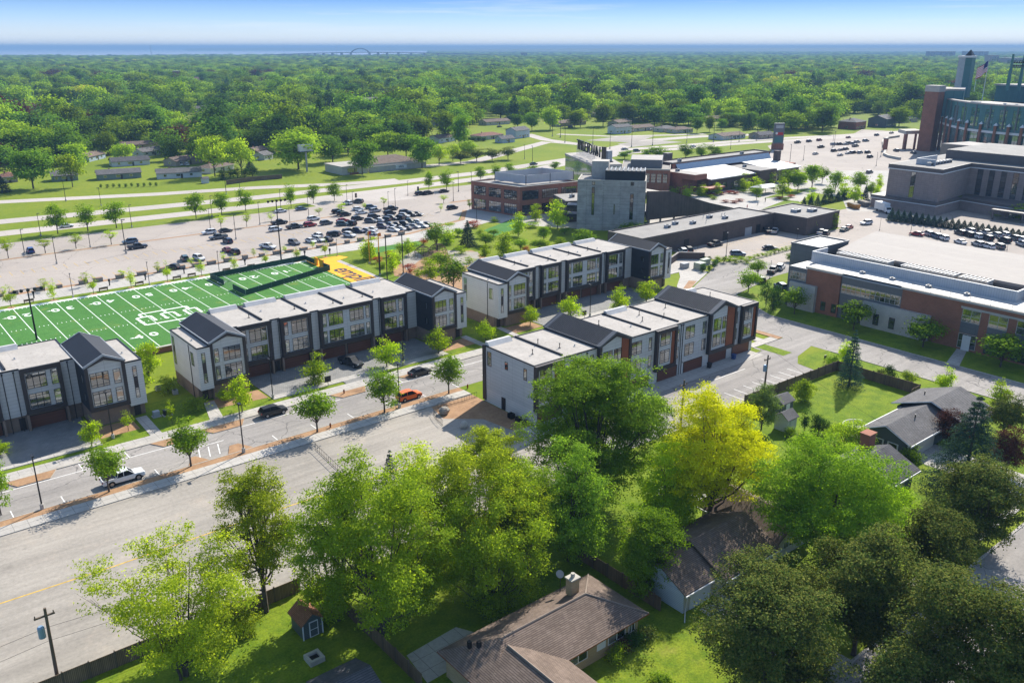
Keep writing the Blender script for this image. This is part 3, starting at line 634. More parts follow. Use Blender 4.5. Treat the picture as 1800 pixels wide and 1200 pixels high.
def north_row(label, xa, xb, gl, gr, bays, recs, divs, boxes, yo=0.0, dbl_mid=None, end_l=True, end_r=True):
    """row on the far side of the street: gables and end boxes forward, flat units set back"""
    YG = 139.8 + yo; YB = 145.3 + yo; YR = 146.1 + yo; YBK = 158.4 + yo; YGB = 154.4 + yo
    root = thing('townhouse_row', label, 'townhouses', ((xa + xb) / 2, YG, 0))
    fx0 = gl[1] if gl else xa; fx1 = gr[0] if gr else xb
    ZR = 10.4
    b = MB(); b.box(fx0, fx1, YR, YBK, 2.7, ZR); b.build('upper_wall', siding, root, True)
    b = MB(); b.box(fx0, fx1, YR + 0.5, YBK - 0.3, 0, 2.7); b.build('base_wall', brick_tan, root, True)
    vents = []
    rng = random.Random(int(xa * 10))
    for d in divs: vents += [(d - 1.2, YR + rng.uniform(2, 4.5), 0.9), (d + 2.2, YR + rng.uniform(4, 7), 0.3)]
    flat_roof(root, fx0, fx1, YR - 0.02, YBK, ZR, divs, boxes, vents)
    for (x0, x1, wins) in bays: frame_bay(root, x0, x1, YB, wins)
    for (x0, x1, wins) in bays:
        c = MB(); c.box(x0, x1, YB + 0.1, YR - 0.03, 10.62, 10.72); c.build('bay_cap', roof_white, root, True)
    for x in recs: downspout(root, x, YR - 0.08, 0.1, 10.3)
    for (x0, x1, wins) in bays:
        w = x1 - x0
        n = 2 if w > 8 else 1
        for k in range(n):
            c0 = x0 + w * k / n + 0.35; c1 = x0 + w * (k + 1) / n - 0.35
            garage(root, c0, c1, YR + 0.5); wall_lamp(root, c0 - 0.35, YR + 0.5)
        for q in (x0 - 0.15, x1 - 0.2): p = MB(); p.box(q, q + 0.35, YB + 0.2, YR + 0.5, 0, 2.88); p.build('porch_post', brick_tan, root, True)
        d = MB(); d.box(x0 - 1.25, x0 - 0.35, YR + 0.42, YR + 0.497, 0.1, 2.2); d.build('entrance_door', door_m, root, True)
    for gi, gg in ((0, gl), (1, gr)):
        if not gg: continue
        x0, x1 = gg[0], gg[1]; big = gg[2]; sm = gg[3]
        gable_tower(root, x0, x1, YG, YGB, 10.45, 11.95, [big, sm])
        bx0, bx1 = (x0, x1)
        b = MB(); b.box(x0 + 0.1, x1 - 0.1, YG + 0.8, YGB, 0, 2.9); b.build('base_wall', brick_tan, root, True)
    for side, gg in ((-1, gl), (1, gr)):
        if not gg: continue
        if side < 0: ex0, ex1 = xa, gg[0]
        else: ex0, ex1 = gg[1], xb
        b = MB(); b.box(ex0, ex1, YG + 0.02, YGB - 1.2, 2.45, 10.0); b.build('end_wall', siding_light, root, True)
        flat_roof(root, ex0, ex1, YG + 0.02, YGB - 1.2, 10.0, [], [], [(ex0 + 1.0, YG + 5, 0.3)], 'end_roof')
        b = MB(); b.box(ex0 + (0.05 if side < 0 else 0.0), ex1 - (0.05 if side > 0 else 0.0), YG + 1.7, YGB - 1.25, 0, 2.45); b.build('base_wall', brick_tan, root, True)
        d = MB(); xm = (ex0 + ex1) / 2; d.box(xm - 0.5, xm + 0.5, YG + 1.62, YG + 1.697, 0.05, 2.2); d.build('entrance_door', door_m, root, True)
        # tall narrow window on the front, with a dark spandrel between storeys
        xw = ex0 + (0.7 if side < 0 else 1.0)
        window(root, xw, xw + 0.65, 7.4, 9.2, YG + 0.02, 1); window(root, xw, xw + 0.65, 3.7, 5.5, YG + 0.02, 1)
        s = MB(); s.box(xw, xw + 0.65, YG - 0.02, YG + 0.017, 5.5, 7.4); s.build('spandrel', bronze, root, True)
        xs = ex0 if side < 0 else ex1
        window_x(root, YGB - 3.0, YGB - 1.9, 4.0, 9.3, xs, 2, side); window_x(root, YG + 2.0, YG + 3.3, 6.4, 8.8, xs, 2, side)
        q = MB(); q.tube([(xs + side * 0.07, YG + 3.9, 0.1), (xs + side * 0.07, YG + 3.9, 9.9)], 0.06, 6); q.build('downspout', dark_metal, root, True)
    # dark windows on the flank of the right gable
    if gr:
        for zz in ((4.2, 5.6), (7.4, 8.8)): window_x(root, YG + 2.0, YG + 2.9, zz[0], zz[1], gr[0], 1, -1)
    return root
def W(*w): return list(w)
north_row('grey townhouse row with black gable at the left edge beside the street', -8, 35.8, None, (27.1, 33.2, (27.8, 30.6, 3), (31.3, 32.4, 1)),
          [(-4.5, 1.5, W((-3.8, -0.9, 3), (-0.1, 0.7, 1))), (3.4, 15.6, W((4.1, 7.0, 3), (7.6, 8.4, 1), (10.6, 11.4, 1), (12.0, 14.9, 3))), (19.0, 24.9, W((19.7, 22.6, 3), (23.3, 24.3, 1)))],
          [2.6, 16.6, 18.2, 26.0], [2.4, 9.5, 17.3], [(-6, 0.5), (3.5, 9), (13.5, 21)], yo=0.8)
north_row('grey townhouse row with black end gables between the street and football field', 44.6, 101.4, (46.9, 53.3, (49.2, 52.3, 3), (47.6, 48.4, 1)), (92.9, 98.9, (93.6, 96.4, 3), (97.2, 98.2, 1)),
          [(54.2, 60.4, W((54.9, 55.7, 1), (56.3, 59.6, 3))), (62.4, 68.5, W((63.1, 63.9, 1), (64.6, 67.8, 3))), (70.4, 82.2, W((71.1, 71.9, 1), (72.4, 75.5, 3), (77.0, 80.1, 3), (80.6, 81.4, 1))), (84.2, 90.1, W((84.8, 87.7, 3), (88.3, 89.2, 1)))],
          [60.8, 62.2, 68.9, 83.9, 90.6], [59.5, 68.6, 76.3, 83.2], [(53.6, 59.0), (60.6, 67), (69, 82.6), (84.2, 91)])
north_row('grey townhouse row behind the street corner, farther right than the field row', 110.0, 166.4, (112.5, 118.6, (114.5, 117.7, 3), (112.9, 113.7, 1)), (158.2, 164.1, (158.9, 161.6, 3), (162.4, 163.4, 1)),
          [(119.2, 125.3, W((119.9, 123.0, 3), (123.6, 124.6, 1))), (127.3, 133.4, W((128.0, 128.8, 1), (129.5, 132.7, 3))), (135.3, 146.9, W((136.0, 136.8, 1), (137.4, 140.5, 3), (142.1, 144.9, 3), (145.4, 146.2, 1))), (148.8, 155.1, W((149.5, 152.6, 3), (153.3, 154.3, 1)))],
          [125.8, 127.0, 133.9, 148.4, 155.6], [124.4, 133.2, 141.2, 148.0], [(118.8, 124), (126, 133), (134.4, 147.4), (149, 156)])
# ---- the row on the near side of the street
def south_row():
    root = thing('townhouse_row', 'grey townhouse row with rust panels and ribbed black gables beside the alley', 'townhouses', (112.8, 97, 0))
    Y, YBK, ZR = 97.0, 110.4, 10.15
    b = MB(); b.box(83.5, 142.2, Y, YBK, 2.6, ZR); b.build('upper_wall', siding, root, True)
    b = MB(); b.box(83.55, 142.15, Y + 0.03, YBK - 0.05, 0, 2.6); b.build('base_wall', siding_light, root, True)
    vents = []
    rng = random.Random(4)
    for x in (87, 90.9, 92.6, 95.3, 106.8, 110.6, 114.6, 117, 119.5, 124.5, 138): vents.append((x, rng.uniform(100, 106.5), rng.choice([0.9, 1.0, 0.35])))
    flat_roof(root, 83.5, 97.5, Y, YBK, ZR, [90.4], [(83.7, 88.8)], [v for v in vents if v[0] < 97])
    flat_roof(root, 105.4, 127.2, Y, YBK, ZR, [112.0, 119.6], [(112.2, 117.6)], [v for v in vents if 105 < v[0] < 127])
    flat_roof(root, 135.4, 142.2, Y, YBK, ZR, [], [(135.8, 138.5)], [v for v in vents if v[0] > 135])
    gable_tower(root, 97.6, 105.3, 96.2, 110.7, 10.5, 12.3, [(98.5, 100.8, 2), (101.2, 103.0, 2)], copper_x=(103.0, 104.7), seams=True, z0=2.4)
    gable_tower(root, 127.3, 135.2, 96.2, 110.7, 10.5, 12.3, [(128.4, 130.7, 2), (131.1, 132.8, 2)], copper_x=(132.4, 134.6), seams=True, z0=2.4)
    frame_bay(root, 83.4, 89.6, 96.3, [(84.4, 87.0, 2)], 2.4, 10.3, 96.998, copper_x=(87.6, 89.0))
    frame_bay(root, 112.2, 117.8, 96.3, [(113.4, 116.0, 2)], 2.4, 10.3, 96.998, copper_x=(116.4, 117.2))
    frame_bay(root, 137.3, 142.3, 96.3, [(138.3, 140.6, 2)], 2.4, 10.3, 96.998, copper_x=(141.0, 141.7))
    for (x0, x1, c) in ((91.5, 94.1, 2), (96.0, 96.8, 1), (106.2, 108.8, 2), (110.7, 111.5, 1), (118.3, 119.0, 1), (120.8, 123.4, 2), (125.8, 126.9, 1), (135.9, 136.6, 1)):
        for zz in (ZF2, ZF3): window(root, x0, x1, zz[0] - 0.3, zz[1] - 0.4, Y, c)
    for x in (95.2, 119.4, 120.0, 135.5): downspout(root, x, Y - 0.08, 0.1, 10.0)
    for x0 in (84.4, 91.2, 98.2, 105.7, 113.5, 120.9, 128.3, 135.7): garage(root, x0, x0 + 5.3, Y + 0.03); wall_lamp(root, x0 - 0.5, Y + 0.03)
    # flank facing the gravel lot
    for (y0, y1, z0, z1) in ((108.2, 109.3, 6.9, 9.5), (103.7, 104.5, 7.6, 9.0), (98.8, 99.6, 7.2, 9.2)):
        window_x(root, y0, y1, z0, z1, 83.5, 1, -1)
    d = MB(); d.box(83.42, 83.497, 104.4, 105.4, 0.1, 2.3); d.build('side_door', blackm, root, True)
    c = MB(); c.box(83.38, 83.497, 109.7, 110.46, 0.3, 10.3); c.box(83.38, 84.2, 110.463, 110.6, 0.3, 10.3); c.build('corner_trim', bronze, root, True)
    return root
south_row()
# ================================================================== LARGER BUILDINGS
def P(root, name, mats, fn):
    b = MB(); fn(b); return b.build(name, mats, root, True)
def win_wall(root, p0, p1, z0, z1, cols, rows, frame=None, g=None, proud=0.06, name='window'):
    """window on any upright wall: p0->p1 runs along the wall seen from outside left to right"""
    a, c = Vector((p0[0], p0[1], 0)), Vector((p1[0], p1[1], 0)); d = (c - a); L = d.length; d.normalize(); n = Vector((d.y, -d.x, 0))
    b = MB(); t = 0.1
    def bar(u0, u1, v0, v1, m=0, o=proud):
        q = [a + d * u0, a + d * u1]
        pts = [q[0] + n * 0.004, q[1] + n * 0.004, q[1] + n * o, q[0] + n * o]
        nn = len(b.v); b.v += [(p.x, p.y, v0) for p in pts] + [(p.x, p.y, v1) for p in pts]
        for f in ((0, 3, 2, 1), (4, 5, 6, 7), (0, 1, 5, 4), (1, 2, 6, 5), (2, 3, 7, 6), (3, 0, 4, 7)): b.f.append(tuple(nn + k for k in f)); b.m.append(m)
    bar(0, L, z0, z0 + t); bar(0, L, z1 - t, z1)
    for k in range(cols + 1):
        u = t / 2 + (L - t) * k / cols; bar(u - t / 2, u + t / 2, z0 + t, z1 - t, 0, proud - 0.002)
    for k in range(1, rows): v = z0 + (z1 - z0) * k / rows; bar(t, L - t, v - t / 2, v + t / 2, 0, proud - 0.004)
    for k in range(cols):
        for r in range(rows):
            u0 = t + (L - 2 * t) * k / cols; u1 = t + (L - 2 * t) * (k + 1) / cols; v0 = z0 + t + (z1 - z0 - 2 * t) * r / rows; v1 = z0 + t + (z1 - z0 - 2 * t) * (r + 1) / rows
            q0, q1 = a + d * u0 + n * 0.03, a + d * u1 + n * 0.03
            b.face([(q0.x, q0.y, v0), (q1.x, q1.y, v0), (q1.x, q1.y, v1), (q0.x, q0.y, v1)], 1)
    return b.build(name, [frame or blackm, g or glass_dk], root, True)
def lerp(a, b, t): return (a[0] + (b[0] - a[0]) * t, a[1] + (b[1] - a[1]) * t)
def off_poly(root, name, poly, z, h, m, th=0.35):
    """parapet round a plan polygon"""
    b = MB(); cx = sum(p[0] for p in poly) / len(poly); cy = sum(p[1] for p in poly) / len(poly)
    for i in range(len(poly)):
        p, q = poly[i], poly[(i + 1) % len(poly)]
        k = th / max(1, math.hypot(p[0] - cx, p[1] - cy)); k2 = th / max(1, math.hypot(q[0] - cx, q[1] - cy))
        b.prism([p, q, lerp(q, (cx, cy), k2), lerp(p, (cx, cy), k)], z, z + h)
    return b.build(name, m, root, True)
def rooftop_unit(root, x, y, z, w=1.6, d=1.2, h=1.1):
    b = MB(); b.box(x - w / 2, x + w / 2, y - d / 2, y + d / 2, z, z + h); b.tube([(x, y, z + h), (x, y, z + h + 0.15)], min(w, d) * 0.32, 10, 1)
    b.box(x - w * 0.3, x + w * 0.3, y - d / 2 - 0.15, y - d / 2 - 0.003, z + 0.2, z + h * 0.7, 1)
    return b.build('rooftop_unit', [grey_trim, dark_metal], root, True)

# --- long low dark brick building with ivy
def retail():
    root = thing('service_building', 'long low dark brown brick building with flat roof and ivy behind the cars', 'building', (225, 166, 0))
    pl1 = [(184, 166), (249, 166), (249, 180), (184, 180)]; pl2 = [(249.0, 153.4), (270, 154.4), (270, 173), (249.0, 172)]
    P(root, 'wall', dark_brick, lambda b: b.prism(pl1, 0, 5.5)); P(root, 'wall', dark_brick, lambda b: b.prism(pl2, 0, 5.6))
    P(root, 'roof', roof_grey, lambda b: b.prism([(184.4, 166.4), (248.8, 166.4), (248.8, 179.6), (184.4, 179.6)], 5.5, 5.55)); P(root, 'roof', roof_grey, lambda b: b.prism([(249.4, 153.8), (269.6, 154.8), (269.6, 172.6), (249.4, 171.6)], 5.6, 5.65))
    off_poly(root, 'parapet', pl1, 5.5, 0.4, hotel_dark, 0.5); off_poly(root, 'parapet', pl2, 5.6, 0.4, hotel_dark, 0.5)
    for x in (203, 222, 239.5): P(root, 'door', blackm, lambda b: b.box(x, x + 2.2, 165.9, 165.995, 0.05, 3.0))
    P(root, 'roller_door', grey_trim, lambda b: b.box(233.5, 237, 165.9, 165.995, 0.05, 2.7))
    for x, y in ((203, 173), (209, 175), (214, 172), (226, 175), (229, 171)): rooftop_unit(root, x, y, 5.55, 1.8, 1.3, 0.9)
    for x, y in ((257, 163), (262, 160)): rooftop_unit(root, x, y, 5.65, 3.0, 2.2, 1.0)
    P(root, 'vent_pipe', grey_trim, lambda b: [b.tube([(x, y, 5.5), (x, y, 6.4), (x + 0.4, y, 6.6)], 0.12, 6) for x, y in ((224, 176), (231, 174), (232.5, 174), (218, 170))])
retail()
# --- red brick office with industrial windows
def brick_office():
    root = thing('brick_office', 'red brick two-storey office with big grid windows and rooftop plant screen', 'building', (198, 240, 0))
    L, F_, Rr = (193.4, 262.3), (197.7, 238.5), (224.6, 235.2); Bk = (Rr[0] - 4.3, Rr[1] + 25); H = 10.3
    poly = [L, F_, Rr, Bk]
    P(root, 'wall', brick_red, lambda b: b.prism(poly, 0, H)); P(root, 'roof', roof_grey, lambda b: b.prism([lerp(p, (209, 250), 0.03) for p in poly], H, H + 0.04))
    off_poly(root, 'parapet', poly, H, 0.45, brick_red, 0.5); 
    ob = [(p[0] + (p[0] - 209) * 0.008, p[1] + (p[1] - 250) * 0.008) for p in poly]
    off_poly(root, 'coping', ob, H + 0.45, 0.12, limestone, 0.75)
    for k in range(3):
        a, c = lerp(L, F_, 0.06 + k * 0.315), lerp(L, F_, 0.06 + k * 0.315 + 0.25)
        win_wall(root, a, c, 5.9, 9.2, 6, 4); win_wall(root, a, c, 0.6, 4.3, 6, 4, None, glass)
    for k in range(3):
        a, c = lerp(F_, Rr, 0.04 + k * 0.32), lerp(F_, Rr, 0.04 + k * 0.32 + 0.26)
        win_wall(root, a, c, 5.9, 9.2, 7, 4); win_wall(root, a, c, 0.6, 4.0, 7, 3)
    sc = [(201.5, 258), (204.5, 243.2), (226, 240.5), (223.5, 256)]
    off_poly(root, 'plant_screen', sc, H + 0.5, 3.0, light_metal, 0.2)
    P(root, 'plant_screen_frame', dark_metal, lambda b: [b.tube([(p[0], p[1], H), (p[0], p[1], H + 3.6)], 0.12, 5) for p in sc + [lerp(sc[1], sc[2], 0.5), lerp(sc[0], sc[3], 0.5)]])
    for x, y in ((208, 250), (213, 249), (218, 248)): rooftop_unit(root, x, y, H, 3, 3, 2.2)
    # dark annex on the right with balconies
    an = [(209.5, 233.5), (203, 219.5), (215, 214), (222, 229)]
    P(root, 'annex_wall', hotel_dark, lambda b: b.prism(an, 3.2, 7.6)); P(root, 'annex_roof', roof_grey, lambda b: b.prism([lerp(p, (212, 224), 0.05) for p in an], 7.6, 7.65))
    P(root, 'annex_wall', dark_brick, lambda b: b.prism([lerp(p, (212, 224), 0.12) for p in an], 0, 3.2))
    rooftop_unit(root, 210, 224, 7.65)
brick_office()
# --- stone block building with dark penthouse
SFL, SFR = (197.8, 208.4), (212.6, 191.4)
SN = (0.753, 0.655)
def stone_building():
    root = thing('stone_building', 'tall blank grey stone building with slit windows and dark penthouse', 'building', (205, 200, 0))
    def q(u, d): p = lerp(SFL, SFR, u); return (p[0] + SN[0] * d, p[1] + SN[1] * d)
    H = 16.6; poly = [q(0, 0), q(1, 0), q(1, 13), q(0, 13)]
    P(root, 'wall', stone_blk, lambda b: b.prism(poly, 0, H)); P(root, 'roof', roof_grey, lambda b: b.prism([lerp(p, q(0.5, 6.5), 0.04) for p in poly], H, H + 0.04))
    off_poly(root, 'parapet', poly, H, 0.35, limestone, 0.5)
    win_wall(root, q(0.215, 0), q(0.255, 0), 5.2, 14.6, 1, 5, dark_metal); win_wall(root, q(0.215, 0), q(0.255, 0), 15.2, 16.4, 1, 1, dark_metal)
    win_wall(root, q(0.78, 0), q(0.83, 0), 4.0, 12.6, 1, 4, dark_metal); win_wall(root, q(0.78, 0), q(0.83, 0), 15.3, 16.5, 1, 1, dark_metal); win_wall(root, q(0.545, 0), q(0.56, 0), 5.6, 9.0, 1, 1, dark_metal)
    pent = [q(0.40, 1.2), q(0.985, 1.2), q(0.985, 9), q(0.40, 9)]
    P(root, 'penthouse', roof_dark, lambda b: b.prism(pent, H + 0.04, H + 3.3))
    P(root, 'penthouse_louvre', grey_trim, lambda b: [b.prism([q(u, 1.1), q(u + 0.012, 1.1), q(u + 0.012, 9), q(u, 9)], H + 3.3, H + 3.6) for u in np.arange(0.41, 0.97, 0.062)])
    P(root, 'stair_tower', limestone, lambda b: b.prism([q(0.18, 7), q(0.43, 7), q(0.43, 12.5), q(0.18, 12.5)], H, H + 5.6))
    # balconies on the left flank
    for z in (4.2, 7.2): P(root, 'balcony', dark_metal, lambda b: b.prism([q(-0.16, 1), q(-0.003, 1), q(-0.003, 6), q(-0.16, 6)], z, z + 0.9))
stone_building()
# --- sloping sledge hill with slatted timber flank
def sledge_hill():
    root = thing('sledge_ramp', 'long ramp with dark vertical timber slats sloping down from the stone building', 'ramp', (240, 191, 0))
    pr = [(213.2, 4.0), (213.2, 13.6), (224, 12.6), (246, 6.2), (270, 0.4), (262, 0.2), (244, 2.6)]
    P(root, 'timber_flank', wood_slat, lambda b: b.prism_y(pr, 190.6, 191.4))
    P(root, 'deck', concrete, lambda b: b.prism_y([(213.4, 13.1), (224, 12.1), (246, 5.7), (270, 0.2), (262, 0.1), (246, 5.0), (224, 11.2), (213.4, 12.2)], 191.41, 203))
    for x, z in ((216, 4.1), (222, 3.7), (229, 3.4), (236, 2.9)): P(root, 'column', concrete, lambda b: b.tube([(x, 192.5, 0), (x, 192.5, z + 1.5)], 0.35, 8))
    P(root, 'glass_wall', glass_gr, lambda b: b.box(213.5, 219, 194.5, 194.8, 0.1, 6))
sledge_hill()
# --- glass wedge with rooftop letters
def wedge():
    root = thing('glass_wedge_building', 'wedge-shaped glass building with metal letters standing on its roof', 'building', (240, 245, 0))
    T = [at(993, 269.5, 15), at(1041.5, 290, 15), at(1094, 288.5, 15), at(1050, 265, 15)]
    P(root, 'glass_wall', glass_gr, lambda b: b.prism([lerp(p, (255, 255), 0.015) for p in T], 0, 14.2)); P(root, 'roof', roof_white, lambda b: b.prism(T, 14.2, 15))
    n1 = Vector((T[0][0] - T[1][0], T[0][1] - T[1][1], 0)).normalized()
    P(root, 'timber_end', wood_pole, lambda b: b.prism([lerp(T[1], T[2], -0.012), lerp(T[1], T[2], 0.6), lerp(lerp(T[1], T[2], 0.6), T[3], 0.04), lerp(T[1], T[0], 0.03)], 0, 14.19))
    a = at(1014, 271.5, 15); c = at(1047, 285, 15); ang = math.atan2(c[1] - a[1], c[0] - a[0]); 
    sign = thing('rooftop_sign', 'row of tall metal letters on the roof of the glass wedge building', 'sign', (a[0], a[1], 15))
    text_obj('letters', 'TITLETOWN', 6.0, dark_metal, sign, (0, 0, 4.2), (R(90), 0, ang), ext=0.25, align='LEFT', space=0.92)
    L = math.hypot(c[0] - a[0], c[1] - a[1])
    P(sign, 'sign_frame', steel, lambda b: [b.tube([(a[0] + math.cos(ang) * u, a[1] + math.sin(ang) * u, 15), (a[0] + math.cos(ang) * u, a[1] + math.sin(ang) * u, 19.4)], 0.09, 5) for u in np.arange(0, L, L / 16)]
      + [b.tube([(a[0] + math.cos(ang) * u + 0.8, a[1] + math.sin(ang) * u - 1.4, 15), (a[0] + math.cos(ang) * u, a[1] + math.sin(ang) * u, 17.5)], 0.06, 5) for u in np.arange(0, L, L / 12)])
    p = at(1061, 285, 15); sg = thing('blade_sign', 'tall brown blade sign standing on the wedge roof', 'sign', (p[0], p[1], 15))
    P(sg, 'panel', wood_pole, lambda b: b.box(p[0] - 0.4, p[0] + 0.4, p[1] - 1.0, p[1] + 1.0, 16, 21)); P(sg, 'post', steel, lambda b: b.tube([(p[0], p[1] + 0.3, 15), (p[0], p[1] + 0.3, 16)], 0.12, 6))
    p = at(1069, 285, 15); cu = thing('rooftop_plant', 'grey plant cabinet beside the blade sign on the wedge roof', 'plant cabinet', (p[0], p[1], 15))
    P(cu, 'cabinet', grey_trim, lambda b: b.box(p[0] - 1.2, p[0] + 1.2, p[1] - 1, p[1] + 1, 15.01, 19.5)); P(cu, 'base', dark_metal, lambda b: b.box(p[0] - 1.6, p[0] + 1.6, p[1] - 1.3, p[1] + 1.3, 15, 15.4))
wedge()
# --- brick hall with white sloping roofs
def market_hall():
    root = thing('brick_hall', 'low brick hall with two white sloping roofs and blue clerestory', 'building', (310, 240, 0))
    P(root, 'wall', brick_red, lambda b: b.box(283, 366, 235, 262, 0, 6.4))
    P(root, 'white_roof', roof_bright, lambda b: b.loft([[(293, 227.4, 6.0), (293, 245.5, 8.0), (293, 245.5, 7.6), (293, 227.4, 5.6)], [(325, 228, 6.0), (325, 246, 8.0), (325, 246, 7.6), (325, 228, 5.6)]]))
    P(root, 'white_roof', roof_bright, lambda b: b.loft([[(338, 227.5, 6.0), (338, 245.5, 8.0), (338, 245.5, 7.6), (338, 227.5, 5.6)], [(360, 228, 6.0), (360, 246, 8.0), (360, 246, 7.6), (360, 228, 5.6)]]))
    P(root, 'front_wall', dark_brick, lambda b: [b.box(293.3, 324.7, 229, 245, 0, 5.7), b.box(338.3, 359.7, 229, 245, 0, 5.7)])
    P(root, 'link_block', dark_brick, lambda b: b.box(325.2, 337.8, 226, 247, 0, 7.0)); P(root, 'link_roof', roof_grey, lambda b: b.box(325.6, 337.4, 226.4, 246.6, 7.0, 7.05))
    P(root, 'clerestory', glassmat('blue_glass', (0.06, 0.10, 0.15), (0.10, 0.15, 0.2), 0.3, 0.2), lambda b: b.loft([[(293, 245.5, 8.0), (293, 247, 10.4), (293, 247, 8), (293, 246.5, 7.5)], [(361, 245.5, 8.0), (361, 247, 10.4), (361, 247, 8), (361, 246.5, 7.5)]]))
    P(root, 'upper_block', brick_red, lambda b: b.box(291, 362, 247.05, 256, 6.4, 10.6)); P(root, 'upper_roof', roof_grey, lambda b: b.box(291.4, 361.6, 247.4, 255.6, 10.6, 10.65))
    off_poly(root, 'parapet', [(290.8, 246.9), (362.2, 246.9), (362.2, 256.2), (290.8, 256.2)], 10.6, 0.6, hotel_dark, 0.5)
    P(root, 'side_wing', brick_red, lambda b: b.box(283, 290.9, 228, 247, 6.4, 8.6)); P(root, 'side_wing_roof', roof_white, lambda b: b.box(283.2, 290.7, 228.2, 246.8, 8.6, 8.66)); P(root, 'porch', copper, lambda b: b.box(287, 297, 223, 228.9, 2.8, 3.4))
    for x in (295, 303, 311, 319, 340, 347, 354): win_wall(root, (x, 229), (x + 3, 229), 0.8, 3.6, 3, 2)
    for x, y, z in ((330, 238, 7.05), (300, 251, 10.65), (345, 251, 10.65), (286, 240, 8.66)): rooftop_unit(root, x, y, z)
    P(root, 'chimney', dark_brick, lambda b: b.box(358, 360.6, 240, 242.4, 6.5, 12)); P(root, 'chimney', hotel_dark, lambda b: b.box(300, 303.4, 258, 261, 6.4, 13.5))
market_hall()
def link_office():
    root = thing('brick_shop_wing', 'brick wing with roof plant behind the dark penthouse of the stone building', 'building', (250, 228, 0))
    poly = [at(1092, 298, 10), at(1178, 300, 10), at(1180, 285, 10), at(1096, 284, 10)]
    P(root, 'wall', brick_red, lambda b: b.prism(poly, 0, 10)); P(root, 'roof', roof_grey, lambda b: b.prism([lerp(p, lerp(poly[0], poly[2], 0.5), 0.04) for p in poly], 10, 10.05)); off_poly(root, 'parapet', poly, 10, 0.5, limestone, 0.5)
    for k in range(4): win_wall(root, lerp(poly[0], poly[1], 0.5 + k * 0.12), lerp(poly[0], poly[1], 0.59 + k * 0.12), 4.8, 8.6, 4, 3)
    c = lerp(poly[0], poly[2], 0.5); P(root, 'upper_storey', grey_metal, lambda b: b.prism([lerp(p, c, 0.35) for p in poly], 10.05, 13.6)); P(root, 'upper_roof', roof_white, lambda b: b.prism([lerp(p, c, 0.37) for p in poly], 13.6, 13.65))
link_office()
